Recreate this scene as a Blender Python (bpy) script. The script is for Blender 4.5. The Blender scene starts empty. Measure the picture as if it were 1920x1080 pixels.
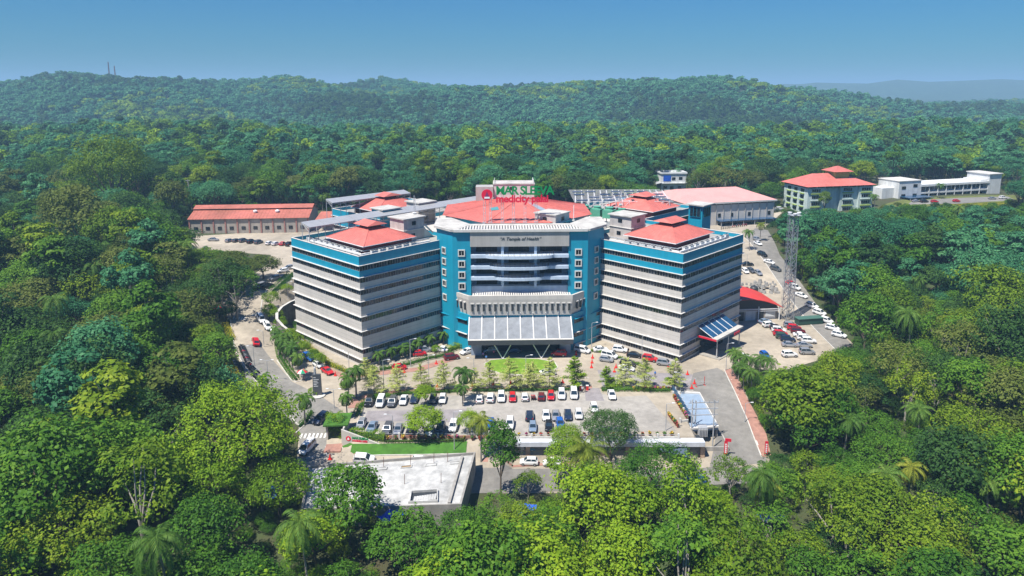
import bpy, bmesh, math, random
import numpy as np
from mathutils import Vector, Matrix
R = math.radians
random.seed(7)
SC = bpy.context.scene
COL = SC.collection

# ------------------------------------------------------------------ camera, sky, sun, exposure
HAZE = 0.00024
LEAF_GAIN = 1.65
CAM_H = 71.0
PITCH = math.atan2(239, 1316)
cam_data = bpy.data.cameras.new('camera')
cam = bpy.data.objects.new('camera', cam_data); COL.objects.link(cam)
cam.location = (0, 0, CAM_H)
cam.rotation_euler = (math.pi / 2 - PITCH, 0, 0)
cam_data.sensor_width = 36.0
cam_data.lens = 36.0 * 1316 / 1920
cam_data.shift_x = -25 / 1920
cam_data.shift_y = -136 / 1920
cam_data.clip_start = 1.0
cam_data.clip_end = 60000
SC.camera = cam

SUN_EL, SUN_AZ = R(63), math.atan2(-0.72, -0.69)      # azimuth clockwise from +Y
world = bpy.data.worlds.new('World'); SC.world = world; world.use_nodes = True
wn = world.node_tree.nodes; wl = world.node_tree.links
sky = wn.new('ShaderNodeTexSky'); sky.sky_type = 'NISHITA'; sky.sun_disc = False
sky.sun_elevation = SUN_EL; sky.sun_rotation = SUN_AZ
sky.altitude = 0; sky.air_density = 1.6; sky.dust_density = 0.0; sky.ozone_density = 2.5
wn['Background'].inputs['Strength'].default_value = 0.072
tint = wn.new('ShaderNodeMix'); tint.data_type = 'RGBA'; tint.blend_type = 'MULTIPLY'; tint.inputs[0].default_value = 1.0
tint.inputs[7].default_value = (0.11, 0.38, 0.80, 1)          # the deep blue grade of the whole sky
wl.new(sky.outputs[0], tint.inputs[6]); wl.new(tint.outputs[2], wn['Background'].inputs['Color'])
sun_data = bpy.data.lights.new('sun', 'SUN'); sun_data.energy = 4.8; sun_data.angle = R(0.53)
sun_data.color = (1.0, 0.955, 0.88)
sun = bpy.data.objects.new('sun', sun_data); COL.objects.link(sun)
to_sun = Vector((math.sin(SUN_AZ) * math.cos(SUN_EL), math.cos(SUN_AZ) * math.cos(SUN_EL), math.sin(SUN_EL)))
sun.rotation_euler = to_sun.to_track_quat('Z', 'Y').to_euler()
sun.location = (0, 100, 300)
vs = SC.view_settings
vs.view_transform = 'Standard'; vs.look = 'None'; vs.gamma = 1; vs.exposure = 0.70; vs.use_curve_mapping = False
SC.cycles.max_bounces = 5; SC.cycles.diffuse_bounces = 2; SC.cycles.glossy_bounces = 2
SC.cycles.transmission_bounces = 3; SC.cycles.transparent_max_bounces = 6; SC.cycles.volume_bounces = 0
SC.cycles.use_denoising = True
SC.cycles.caustics_reflective = False; SC.cycles.caustics_refractive = False

# ------------------------------------------------------------------ projection helpers (photo pixel <-> place)
FPX, CXP, CYP = 1316.0, 985.0, 404.0
CA, SA = math.cos(PITCH), math.sin(PITCH)
def ray(x, y):
    u = (x - CXP) / FPX; v = -(y - CYP) / FPX
    return u, CA + v * SA, -SA + v * CA
def gp(x, y, z=0.0):
    d = ray(x, y); t = (z - CAM_H) / d[2]
    return Vector((d[0] * t, d[1] * t, z))
def project(X, Y, Z):
    Z -= CAM_H; f = Y * CA - Z * SA; up = Y * SA + Z * CA
    return CXP + FPX * X / f, CYP - FPX * up / f, FPX / f
def ss(a, b, t):
    k = (t - a) / (b - a); k = 0.0 if k < 0 else 1.0 if k > 1 else k
    return k * k * (3 - 2 * k)
HB = Vector((-0.75, 172.5, 0)); HROT = R(2.0)
HC, HS = math.cos(HROT), math.sin(HROT)
def to_local(p):
    x, y = p[0] - HB.x, p[1] - HB.y
    return HC * x + HS * y, -HS * x + HC * y
def gauss(x, y, cx, cy, sx, sy):
    return math.exp(-((x - cx) / sx) ** 2 - ((y - cy) / sy) ** 2)
def terr(X, Y):
    ax = abs(X + 0.75)
    # yard rising behind and beside the hospital
    if X < 0: up = 8.6 * ss(160, 228, Y)
    else: up = 8.6 * ss(196, 292, Y)
    lx, ly = to_local((X, Y))
    # level pad round the hospital (distance to its plan)
    d = max(abs(lx) * 0.7071 + abs(ly - 48) * 0.7071 - 74.5, abs(lx) - 64.6, 0.0)
    up *= ss(1.5, 13.0, d)
    up += 2.4 * ss(290, 420, Y) * ss(0, 1, 1)
    up += 7.0 * ss(430, 660, Y) - 34.0 * ss(690, 900, Y) + 24.0 * ss(1040, 1400, Y)
    zf = -2.0 - 2.2 * ss(-42, -6, X)
    if -5 < X < 37: fr = zf * ss(133.4, 132.6, Y)
    elif X >= 37: fr = zf * ss(166, 124, Y)
    else: fr = zf * ss(134.3, 126, Y) if X > -36 else zf * ss(150, 122, Y)
    fr -= 5.0 * ss(118, 60, Y)
    z = up + fr
    # wooded flanks swell a little
    if Y > 60:
        z += 3.0 * ss(120, 190, ax) * math.sin(X * 0.017 + Y * 0.011) * ss(150, 300, Y)
    # hills and far ridges
    if Y > 500:
        z += 64 * gauss(X, Y, -930, 1560, 330, 420) + 10 * gauss(X, Y, -560, 1500, 260, 330) * 1.0
        z += 58 * gauss(X, Y, -330, 1900, 420, 420) + 24 * gauss(X, Y, 0, 1350, 500, 260)
        z += 46 * gauss(X, Y, 330, 1480, 330, 330) + 12 * gauss(X, Y, 720, 1550, 300, 260)
        z += 22 * gauss(X, Y, -1500, 1400, 500, 500)
        z += (9 * math.sin(X * 0.011 + 1.3 + math.sin(Y * .004)) * math.sin(Y * 0.0085) + 5 * math.sin(X * .023 + Y * .012)) * ss(800, 1150, Y)
        z += 118 * gauss(X, Y, 3100, 4500, 1300, 520) + 52 * gauss(X, Y, 1750, 4700, 620, 480)
        z += 60 * gauss(X, Y, -3500, 10500, 9000, 900) + 40 * gauss(X, Y, 3000, 10500, 9000, 900)
        z += 45 * gauss(X, Y, -3600, 5200, 1200, 900)
    return z
def at(x, y, h=0.0):
    """the point of the ground (or h metres above it) seen at a photo pixel"""
    d = ray(x, y); t = 60.0; prev = t
    while t < 3000:
        if CAM_H + d[2] * t < terr(d[0] * t, d[1] * t) + h: break
        prev = t; t *= 1.01
    lo, hi = prev, t
    for _ in range(24):
        m = (lo + hi) / 2
        if CAM_H + d[2] * m < terr(d[0] * m, d[1] * m) + h: hi = m
        else: lo = m
    return Vector((d[0] * hi, d[1] * hi, terr(d[0] * hi, d[1] * hi)))

# ------------------------------------------------------------------ materials
MATS = {}
def mat(name, col, rough=0.8, metal=0.0, var=0.0, scale=1.0, bump=0.0, streak=0.0, spec=None, col2=None, detail=4.0, rnd=0.0, blotch=0.0):
    if name in MATS: return MATS[name]
    m = bpy.data.materials.new(name); m.use_nodes = True; MATS[name] = m
    n, l = m.node_tree.nodes, m.node_tree.links
    b = n['Principled BSDF']; b.inputs['Roughness'].default_value = rough; b.inputs['Metallic'].default_value = metal
    if spec is not None: b.inputs['Specular IOR Level'].default_value = spec
    c = (*col, 1)
    b.inputs['Base Color'].default_value = c
    if var or bump or streak or rnd:
        tc = n.new('ShaderNodeTexCoord'); cur = None
        if var:
            nz = n.new('ShaderNodeTexNoise'); nz.inputs['Scale'].default_value = scale; nz.inputs['Detail'].default_value = detail; nz.inputs['Roughness'].default_value = 0.65
            l.new(tc.outputs['Object'], nz.inputs['Vector'])
            rp = n.new('ShaderNodeValToRGB'); rp.color_ramp.elements[0].position = 0.3; rp.color_ramp.elements[1].position = 0.7
            lo = col2 if col2 else tuple(x * (1 - var) for x in col)
            rp.color_ramp.elements[0].color = (*lo, 1); rp.color_ramp.elements[1].color = (*(min(1, x * (1 + (0 if col2 else var * 0.6))) for x in col), 1)
            l.new(nz.outputs['Fac'], rp.inputs['Fac']); cur = rp.outputs['Color']
        if streak:
            mp = n.new('ShaderNodeMapping'); mp.inputs['Scale'].default_value = (0.55, 0.55, 0.03); l.new(tc.outputs['Object'], mp.inputs['Vector'])
            n2 = n.new('ShaderNodeTexNoise'); n2.inputs['Scale'].default_value = 1.6; n2.inputs['Detail'].default_value = 6; l.new(mp.outputs[0], n2.inputs['Vector'])
            r2 = n.new('ShaderNodeMapRange'); r2.inputs[1].default_value = 0.35; r2.inputs[2].default_value = 0.75; r2.inputs[3].default_value = 1.0; r2.inputs[4].default_value = 1 - streak
            l.new(n2.outputs['Fac'], r2.inputs[0])
            mx = n.new('ShaderNodeMix'); mx.data_type = 'RGBA'; mx.blend_type = 'MULTIPLY'; mx.inputs[0].default_value = 1
            if cur: l.new(cur, mx.inputs[6])
            else: mx.inputs[6].default_value = c
            l.new(r2.outputs[0], mx.inputs[7]); cur = mx.outputs[2]
        if blotch:
            nb2 = n.new('ShaderNodeTexNoise'); nb2.inputs['Scale'].default_value = 0.045; nb2.inputs['Detail'].default_value = 9; nb2.inputs['Roughness'].default_value = 0.72; nb2.inputs['Distortion'].default_value = 0.6
            l.new(tc.outputs['Object'], nb2.inputs['Vector'])
            r4 = n.new('ShaderNodeMapRange'); r4.inputs[1].default_value = 0.36; r4.inputs[2].default_value = 0.66; r4.inputs[3].default_value = 1 - blotch; r4.inputs[4].default_value = 1.06; l.new(nb2.outputs['Fac'], r4.inputs[0])
            mx = n.new('ShaderNodeMix'); mx.data_type = 'RGBA'; mx.blend_type = 'MULTIPLY'; mx.inputs[0].default_value = 1
            if cur: l.new(cur, mx.inputs[6])
            else: mx.inputs[6].default_value = c
            l.new(r4.outputs[0], mx.inputs[7]); cur = mx.outputs[2]
        if rnd:
            oi = n.new('ShaderNodeObjectInfo'); r3 = n.new('ShaderNodeMapRange'); r3.inputs[3].default_value = 1 - rnd; r3.inputs[4].default_value = 1 + rnd
            l.new(oi.outputs['Random'], r3.inputs[0])
            mx = n.new('ShaderNodeMix'); mx.data_type = 'RGBA'; mx.blend_type = 'MULTIPLY'; mx.inputs[0].default_value = 1
            if cur: l.new(cur, mx.inputs[6])
            else: mx.inputs[6].default_value = c
            l.new(r3.outputs[0], mx.inputs[7]); cur = mx.outputs[2]
        if cur: l.new(cur, b.inputs['Base Color'])
        if bump:
            nb = n.new('ShaderNodeTexNoise'); nb.inputs['Scale'].default_value = scale * 6; nb.inputs['Detail'].default_value = 6
            l.new(tc.outputs['Object'], nb.inputs['Vector'])
            bp = n.new('ShaderNodeBump'); bp.inputs['Strength'].default_value = bump; bp.inputs['Distance'].default_value = 0.1
            l.new(nb.outputs['Fac'], bp.inputs['Height']); l.new(bp.outputs[0], b.inputs['Normal'])
    return m
def mnode(m): return m.node_tree.nodes, m.node_tree.links

def leaf_mat(name, c1, c2, c3, trans=0.36, huevar=0.55):
    """foliage: colour differs from tree to tree and from clump to clump"""
    m = bpy.data.materials.new(name); m.use_nodes = True; MATS[name] = m
    n, l = mnode(m); b = n['Principled BSDF']; b.inputs['Roughness'].default_value = 0.55; b.inputs['Specular IOR Level'].default_value = 0.12
    oi = n.new('ShaderNodeObjectInfo'); ge = n.new('ShaderNodeNewGeometry'); tc = n.new('ShaderNodeTexCoord')
    rp = n.new('ShaderNodeValToRGB'); e = rp.color_ramp.elements
    c1, c2, c3 = (tuple(x * LEAF_GAIN for x in c) for c in (c1, c2, c3))
    e[0].color = (*c1, 1); e[1].color = (*c3, 1); k = rp.color_ramp.elements.new(0.5); k.color = (*c2, 1)
    nz = n.new('ShaderNodeTexNoise'); nz.inputs['Scale'].default_value = 0.35; nz.inputs['Detail'].default_value = 2
    l.new(tc.outputs['Object'], nz.inputs['Vector'])
    a = n.new('ShaderNodeMath'); a.operation = 'MULTIPLY_ADD'; a.inputs[1].default_value = huevar; l.new(oi.outputs['Random'], a.inputs[0])
    a2 = n.new('ShaderNodeMath'); a2.operation = 'MULTIPLY_ADD'; a2.inputs[1].default_value = 0.55; l.new(ge.outputs['Random Per Island'], a2.inputs[0])
    a3 = n.new('ShaderNodeMath'); a3.operation = 'MULTIPLY_ADD'; a3.inputs[1].default_value = 0.9; a3.inputs[2].default_value = -0.52; l.new(nz.outputs['Fac'], a3.inputs[0])
    l.new(a3.outputs[0], a2.inputs[2]); l.new(a2.outputs[0], a.inputs[2]); l.new(a.outputs[0], rp.inputs['Fac'])
    l.new(rp.outputs[0], b.inputs['Base Color'])
    tr = n.new('ShaderNodeBsdfTranslucent'); l.new(rp.outputs[0], tr.inputs['Color'])
    mx = n.new('ShaderNodeMixShader'); mx.inputs[0].default_value = trans
    l.new(b.outputs[0], mx.inputs[1]); l.new(tr.outputs[0], mx.inputs[2]); l.new(mx.outputs[0], n['Material Output'].inputs['Surface'])
    return m

# ------------------------------------------------------------------ mesh builder and scene helpers
class MB:
    def __init__(s): s.v = []; s.f = []; s.m = []
    def face(s, pts, mi=0):
        k = len(s.v); s.v += [tuple(p) for p in pts]; s.f.append(tuple(range(k, k + len(pts)))); s.m.append(mi); return s
    def box(s, x0, y0, z0, x1, y1, z1, mi=0):
        return s.hexa([(x0, y0), (x1, y0), (x1, y1), (x0, y1)], z0, z1, mi)
    def hexa(s, q, z0, z1, mi=0):
        k = len(s.v)
        s.v += [(p[0], p[1], z0) for p in q] + [(p[0], p[1], z1) for p in q]
        n = len(q)
        s.f += [tuple(range(k + n - 1, k - 1, -1)), tuple(range(k + n, k + 2 * n))]
        s.f += [(k + i, k + (i + 1) % n, k + n + (i + 1) % n, k + n + i) for i in range(n)]
        s.m += [mi] * (n + 2); return s
    prism = hexa
    def cbox(s, c, sx, sy, sz, mi=0, rot=0.0):
        ca, sa = math.cos(rot), math.sin(rot)
        q = [(c[0] + ca * a * sx / 2 - sa * b * sy / 2, c[1] + sa * a * sx / 2 + ca * b * sy / 2) for a, b in ((-1, -1), (1, -1), (1, 1), (-1, 1))]
        return s.hexa(q, c[2], c[2] + sz, mi)
    def frustum(s, q0, z0, q1, z1, mi=0, cap=True, bot=True):
        k = len(s.v); n = len(q0)
        s.v += [(p[0], p[1], z0) for p in q0] + [(p[0], p[1], z1) for p in q1]
        if bot: s.f.append(tuple(range(k + n - 1, k - 1, -1))); s.m.append(mi)
        if cap: s.f.append(tuple(range(k + n, k + 2 * n))); s.m.append(mi)
        s.f += [(k + i, k + (i + 1) % n, k + n + (i + 1) % n, k + n + i) for i in range(n)]; s.m += [mi] * n
        return s
    def beam(s, p0, p1, w, h=None, mi=0):
        """a straight bar of rectangular section"""
        h = h or w; p0, p1 = Vector(p0), Vector(p1); d = p1 - p0
        if d.length < 1e-6: return s
        d.normalize(); up = Vector((0, 0, 1)) if abs(d.z) < 0.95 else Vector((1, 0, 0))
        a = d.cross(up).normalized() * w / 2; b = a.cross(d).normalized() * h / 2
        k = len(s.v)
        for p in (p0, p1):
            s.v += [tuple(p - a - b), tuple(p + a - b), tuple(p + a + b), tuple(p - a + b)]
        s.f += [(k + 3, k + 2, k + 1, k), (k + 4, k + 5, k + 6, k + 7)] + [(k + i, k + (i + 1) % 4, k + 4 + (i + 1) % 4, k + 4 + i) for i in range(4)]
        s.m += [mi] * 6; return s
    def tube(s, pts, rad, n=6, mi=0, cap=True):
        pts = [Vector(p) for p in pts]
        if not isinstance(rad, (list, tuple)): rad = [rad] * len(pts)
        k = len(s.v); prev = None
        for i, p in enumerate(pts):
            d = (pts[min(i + 1, len(pts) - 1)] - pts[max(i - 1, 0)])
            d = d.normalized() if d.length > 1e-9 else Vector((0, 0, 1))
            up = prev if prev is not None else (Vector((1, 0, 0)) if abs(d.x) < 0.9 else Vector((0, 1, 0)))
            a = (up - d * up.dot(d)).normalized(); b = d.cross(a); prev = a
            s.v += [tuple(p + (a * math.cos(2 * math.pi * j / n) + b * math.sin(2 * math.pi * j / n)) * rad[i]) for j in range(n)]
        for i in range(len(pts) - 1):
            o = k + i * n
            s.f += [(o + j, o + (j + 1) % n, o + n + (j + 1) % n, o + n + j) for j in range(n)]; s.m += [mi] * n
        if cap:
            s.f += [tuple(range(k + n - 1, k - 1, -1)), tuple(range(len(s.v) - n, len(s.v)))]; s.m += [mi] * 2
        return s
    def lathe(s, prof, n=10, c=(0, 0, 0), mi=0):
        k = len(s.v)
        for r, z in prof:
            s.v += [(c[0] + r * math.cos(2 * math.pi * j / n), c[1] + r * math.sin(2 * math.pi * j / n), c[2] + z) for j in range(n)]
        for i in range(len(prof) - 1):
            o = k + i * n
            s.f += [(o + j, o + (j + 1) % n, o + n + (j + 1) % n, o + n + j) for j in range(n)]; s.m += [mi] * n
        s.f += [tuple(range(k + n - 1, k - 1, -1)), tuple(range(len(s.v) - n, len(s.v)))]; s.m += [mi] * 2
        return s
    def mesh(s, name, mats):
        me = bpy.data.meshes.new(name); me.from_pydata(s.v, [], s.f)
        for m in (mats if isinstance(mats, (list, tuple)) else [mats]): me.materials.append(m)
        me.polygons.foreach_set('material_index', s.m); me.update(); return me
    def build(s, name, mats, parent=None, loc=None, smooth=False):
        me = s.mesh(name, mats)
        if smooth: me.polygons.foreach_set('use_smooth', [True] * len(me.polygons))
        return obj(name, me, parent, loc)
def obj(name, data, parent=None, loc=None, rotz=None):
    o = bpy.data.objects.new(name, data); COL.objects.link(o)
    if parent is not None: o.parent = parent
    if loc is not None: o.location = loc
    if rotz is not None: o.rotation_euler = (0, 0, rotz)
    return o
LABELS = {}
def tag(o, label, cat, group=None):
    nw = len(label.split())
    if not 4 <= nw <= 16: print('LABEL LENGTH', nw, label)
    k = LABELS.get(label)
    if k is not None and (group is None or k != group): print('DUPLICATE LABEL', label)
    LABELS[label] = group
    o['label'] = label; o['category'] = cat
    if group: o['group'] = group
    return o
def thing(name, label, cat, loc=(0, 0, 0), rotz=0.0, group=None):
    return tag(obj(name, None, None, loc, rotz), label, cat, group)
def struct(o, kind='structure'): o['kind'] = kind; return o
def text(name, body, m, size, parent, loc, rot, extrude=0.05, offset=0.0, shear=0.0, align='CENTER', space=1.0):
    c = bpy.data.curves.new(name, 'FONT'); c.body = body; c.size = size; c.extrude = extrude; c.offset = offset; c.shear = shear
    c.align_x = align; c.space_character = space; c.resolution_u = 3
    c.materials.append(m)
    tmp = bpy.data.objects.new('tmp', c); COL.objects.link(tmp)
    me_ = bpy.data.meshes.new_from_object(tmp.evaluated_get(bpy.context.evaluated_depsgraph_get())); me_.name = name; bpy.data.objects.remove(tmp)
    o = obj(name, me_, parent, loc); o.rotation_euler = rot; return o
ORD = ['first', 'second', 'third', 'fourth', 'fifth', 'sixth', 'seventh', 'eighth', 'ninth', 'tenth', 'eleventh', 'twelfth', 'thirteenth', 'fourteenth', 'fifteenth', 'sixteenth', 'seventeenth', 'eighteenth', 'nineteenth', 'twentieth'] + ['twenty-' + w for w in ('first', 'second', 'third', 'fourth', 'fifth', 'sixth', 'seventh', 'eighth', 'ninth')] + ['thirtieth']
def inpoly(x, y, q):
    r = False; j = len(q) - 1
    for i in range(len(q)):
        if (q[i][1] > y) != (q[j][1] > y) and x < (q[j][0] - q[i][0]) * (y - q[i][1]) / (q[j][1] - q[i][1]) + q[i][0]: r = not r
        j = i
    return r
# ------------------------------------------------------------------ ground
def grow(a, step, end, k=1.16):
    out = []; x = a; s = step
    while (x < end if step > 0 else x > end):
        s *= k; x += s; out.append(x)
    return out
gx = [-130 + 2.5 * i for i in range(105)]
gx = sorted(grow(gx[0], -2.5, -16000, 1.09)) + gx + grow(gx[-1], 2.5, 16000, 1.09)
gy = [50 + 2.5 * i for i in range(113)]
gy = sorted(grow(gy[0], -2.5, -500, 1.2)) + gy + grow(gy[-1], 2.5, 17000, 1.05)
nx, ny = len(gx), len(gy)
tv = [(x, y, terr(x, y)) for y in gy for x in gx]
tf = [(j * nx + i, j * nx + i + 1, (j + 1) * nx + i + 1, (j + 1) * nx + i) for j in range(ny - 1) for i in range(nx - 1)]
me = bpy.data.meshes.new('terrain'); me.from_pydata(tv, [], tf)
me.polygons.foreach_set('use_smooth', [True] * len(tf))
# forest floor close by, tree-top green far away where single trees are no longer built
m = mat('terrain_soil', (0.045, 0.075, 0.02), 0.95, var=0.45, scale=0.12, bump=0.3, col2=(0.06, 0.05, 0.022))
n, l = mnode(m)
b = n['Principled BSDF']; src = b.inputs['Base Color'].links[0].from_socket
ge = n.new('ShaderNodeNewGeometry'); sx = n.new('ShaderNodeSeparateXYZ'); l.new(ge.outputs['Position'], sx.inputs[0])
mr = n.new('ShaderNodeMapRange'); mr.inputs[1].default_value = 500; mr.inputs[2].default_value = 900; l.new(sx.outputs['Y'], mr.inputs[0])
nz = n.new('ShaderNodeTexNoise'); nz.inputs['Scale'].default_value = 0.035; nz.inputs['Detail'].default_value = 8; nz.inputs['Roughness'].default_value = 0.7
l.new(ge.outputs['Position'], nz.inputs['Vector'])
rp = n.new('ShaderNodeValToRGB'); rp.color_ramp.elements[0].position = 0.35; rp.color_ramp.elements[1].position = 0.65
rp.color_ramp.elements[0].color = (0.016, 0.04, 0.016, 1); rp.color_ramp.elements[1].color = (0.05, 0.1, 0.035, 1); l.new(nz.outputs['Fac'], rp.inputs['Fac'])
mx = n.new('ShaderNodeMix'); mx.data_type = 'RGBA'; l.new(mr.outputs[0], mx.inputs[0]); l.new(src, mx.inputs[6]); l.new(rp.outputs[0], mx.inputs[7])
l.new(mx.outputs[2], b.inputs['Base Color'])
me.materials.append(m)
struct(obj('terrain', me))

def sheet(name, poly, m, off, step=2.5):
    """a surface laid on the ground inside an outline, off metres above it"""
    bm = bmesh.new(); vs_ = [bm.verts.new((p[0], p[1], 0)) for p in poly]; bm.faces.new(vs_)
    xs = [p[0] for p in poly]; ys = [p[1] for p in poly]
    for lo, hi, no in ((min(xs), max(xs), (1, 0, 0)), (min(ys), max(ys), (0, 1, 0))):
        k = math.floor(lo / step) * step + step
        while k < hi:
            bmesh.ops.bisect_plane(bm, geom=bm.verts[:] + bm.edges[:] + bm.faces[:], plane_co=(k * no[0], k * no[1], 0), plane_no=no); k += step
    bmesh.ops.triangulate(bm, faces=[f for f in bm.faces if len(f.verts) > 4])
    for v in bm.verts: v.co.z = terr(v.co.x, v.co.y) + off
    bmesh.ops.recalc_face_normals(bm, faces=bm.faces)
    me = bpy.data.meshes.new(name); bm.to_mesh(me); bm.free()
    if me.polygons and me.polygons[0].normal.z < 0: me.flip_normals()
    me.materials.append(m)
    return obj(name, me)
def pxs(*pts): return [at(x, y) for x, y in pts]

concrete = mat('concrete_paving', (0.43, 0.37, 0.285), 0.85, var=0.2, scale=0.5, bump=0.15, detail=8, blotch=0.3)
pale_conc = mat('car_park_concrete', (0.40, 0.37, 0.325), 0.85, var=0.22, scale=0.6, bump=0.15, detail=8, blotch=0.3)
asphalt = mat('worn_asphalt', (0.26, 0.245, 0.22), 0.9, var=0.22, scale=0.6, bump=0.2, detail=8, blotch=0.35)
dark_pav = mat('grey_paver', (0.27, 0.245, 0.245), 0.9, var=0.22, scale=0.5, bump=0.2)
brick_pav = mat('red_brick_paver', (0.36, 0.19, 0.145), 0.9, var=0.25, scale=0.9, bump=0.2)
white_paint = mat('road_paint', (0.72, 0.70, 0.66), 0.8, var=0.3, scale=1.5)
kerb_m = mat('kerb_concrete', (0.55, 0.53, 0.48), 0.85, var=0.25, scale=0.8)
grass_m = mat('mown_lawn', (0.05, 0.155, 0.01), 0.9, var=0.35, scale=0.7, bump=0.5)

yard = pxs((548, 930), (556, 870), (562, 800), (510, 752), (462, 700), (440, 660), (432, 605), (415, 570), (452, 535), (500, 497), (508, 478), (360, 468), (358, 443)) + \
    [Vector((-60, 330, 0)), Vector((60, 330, 0))] + \
    pxs((1300, 418), (1440, 402), (1470, 396), (1432, 428), (1450, 470), (1500, 535), (1600, 645), (1560, 668), (1470, 695), (1378, 690), (1445, 868), (1400, 905), (1100, 925), (900, 925))
o = struct(sheet('driveway', yard, concrete, 0.05))
struct(sheet('service_road', pxs((462, 712), (505, 760), (560, 800), (563, 868), (612, 862), (612, 800), (640, 770), (600, 742), (548, 716), (512, 676), (488, 645), (447, 650)), asphalt, 0.075)).name = 'asphalt_road'
struct(sheet('asphalt_road', pxs((1300, 700), (1345, 690), (1362, 700), (1440, 868), (1330, 880), (1345, 806), (1290, 738)), asphalt, 0.075))
struct(sheet('asphalt_road', pxs((1416, 428), (1440, 432), (1462, 478), (1505, 535), (1596, 645), (1570, 660), (1470, 545), (1425, 480), (1398, 445)), asphalt, 0.075))
struct(sheet('asphalt_road', pxs((560, 872), (880, 866), (1430, 876), (1440, 905), (1100, 920), (560, 915)), asphalt, 0.075))
struct(sheet('car_park', pxs((676, 812), (672, 790), (690, 748), (722, 742), (880, 742), (1110, 732), (1150, 745), (1212, 742), (1268, 808), (700, 821)), pale_conc, 0.08))
struct(sheet('car_park_aisle', pxs((672, 793), (680, 772), (880, 768), (876, 793)), dark_pav, 0.1))
struct(sheet('car_park_aisle', pxs((1096, 728), (1124, 728), (1133, 752), (1098, 752)), dark_pav, 0.1))
struct(sheet('driveway_grey_strip', pxs((1120, 694), (1310, 703), (1290, 735), (1130, 727)), dark_pav, 0.07)).name = 'paved_apron'  # apron strip of grey paver across the drive
fp = [((1358, 694), (1372, 692), (1400, 745), (1437, 815), (1446, 856), (1428, 858), (1402, 790)),
      ((690, 738), (760, 728), (1110, 724), (1110, 729), (760, 735), (700, 747)),
      ((660, 748), (690, 738), (700, 747), (672, 765), (652, 766)),
      ((905, 860), (1110, 860), (1110, 868), (905, 868)),
      ((700, 697), (780, 690), (840, 672), (852, 676), (790, 696), (712, 704)),
      ((618, 690), (648, 703), (690, 700), (690, 706), (645, 712), (612, 694))]
for q in fp: struct(sheet('footpath', pxs(*q), brick_pav, 0.12))
lawn_poly = pxs((908, 683), (920, 676), (960, 672), (1010, 674), (1040, 680), (1046, 690), (1030, 699), (990, 704), (945, 702), (918, 695))
struct(sheet('lawn', lawn_poly, mat('yellow_green_lawn', (0.15, 0.27, 0.015), 0.9, var=0.35, scale=0.5, bump=0.5), 0.17))  # the oval lawn is a yellower green than the front lawn
struct(sheet('lawn', pxs((639, 836), (662, 833), (712, 833), (876, 828), (874, 850), (720, 853), (668, 855), (648, 849)), grass_m, 0.12))
struct(sheet('grass_verge', pxs((1636, 394), (1668, 380), (1692, 375), (1900, 366), (1935, 374), (1930, 394), (1780, 400)), mat('dry_grass', (0.13, 0.15, 0.03), 0.95, var=0.4, scale=0.3, bump=0.4), 0.06))
struct(sheet('parking_strip', pxs((1700, 384), (1712, 377), (1890, 369), (1905, 376), (1800, 382)), asphalt, 0.09))
# painted markings: zebra crossings, lane dashes
def mark(x0, y0, x1, y1, w):
    a, b_ = at(x0, y0), at(x1, y1); d = (b_ - a); d.z = 0; d.normalize(); nrm = Vector((-d.y, d.x, 0)) * w / 2
    return [a - nrm, b_ - nrm, b_ + nrm, a + nrm]
mk = [(563 + i * 7.5, 823 - i * .2, 566.5 + i * 7.5, 814 - i * .2, .42) for i in range(7)]
mk += [(437 + i * 5, 599 + i * .4, 439.5 + i * 5, 594 + i * .4, .35) for i in range(5)] + [(473 + i * 5, 593 - i * .8, 475.5 + i * 5, 589 - i * .8, .35) for i in range(5)]
mk += [(x, 722, x + 14, 722, .14) for x in range(720, 900, 32)] + [(x, 709 + (x - 1090) * .02, x + 14, 709 + (x - 1076) * .02, .14) for x in range(1090, 1310, 32)]
mk += [(575, 860, 590, 856, .14), (610, 838, 613, 855, .14), (1371, 712, 1384, 742, .16), (1388, 752, 1403, 787, .16), (1407, 797, 1424, 842, .16)]
for q in mk: struct(sheet('road_marking', mark(*q), white_paint, 0.115, 4))
# kerbs
def kerb(pts, m=kerb_m, w=.22, h=.14, name='kerb', closed=False, off=0.05):
    pts = list(pts) + ([pts[0]] if closed else [])
    P = []
    for a, b_ in zip(pts[:-1], pts[1:]):
        k = max(1, int((b_ - a).length / 3)); P += [a.lerp(b_, i / k) for i in range(k)]
    P.append(pts[-1]); M = MB()
    L_, R_ = [], []
    for i, p in enumerate(P):
        d = P[min(i + 1, len(P) - 1)] - P[max(i - 1, 0)]; d.z = 0; d.normalize(); nn = Vector((-d.y, d.x, 0)) * w / 2
        z = terr(p.x, p.y) + off
        L_.append((p + nn, z)); R_.append((p - nn, z))
    for i in range(len(P) - 1):
        a, b_, c, d = R_[i], R_[i + 1], L_[i + 1], L_[i]
        lo = [(q[0].x, q[0].y, q[1] - .3) for q in (a, b_, c, d)]; hi = [(q[0].x, q[0].y, q[1] + h) for q in (a, b_, c, d)]
        M.face(hi); M.face([lo[0], lo[1], hi[1], hi[0]]); M.face([lo[2], lo[3], hi[3], hi[2]])
        if i == 0: M.face([lo[3], lo[0], hi[0], hi[3]])
        if i == len(P) - 2: M.face([lo[1], lo[2], hi[2], hi[1]])
    return M.build(name, m)
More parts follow.
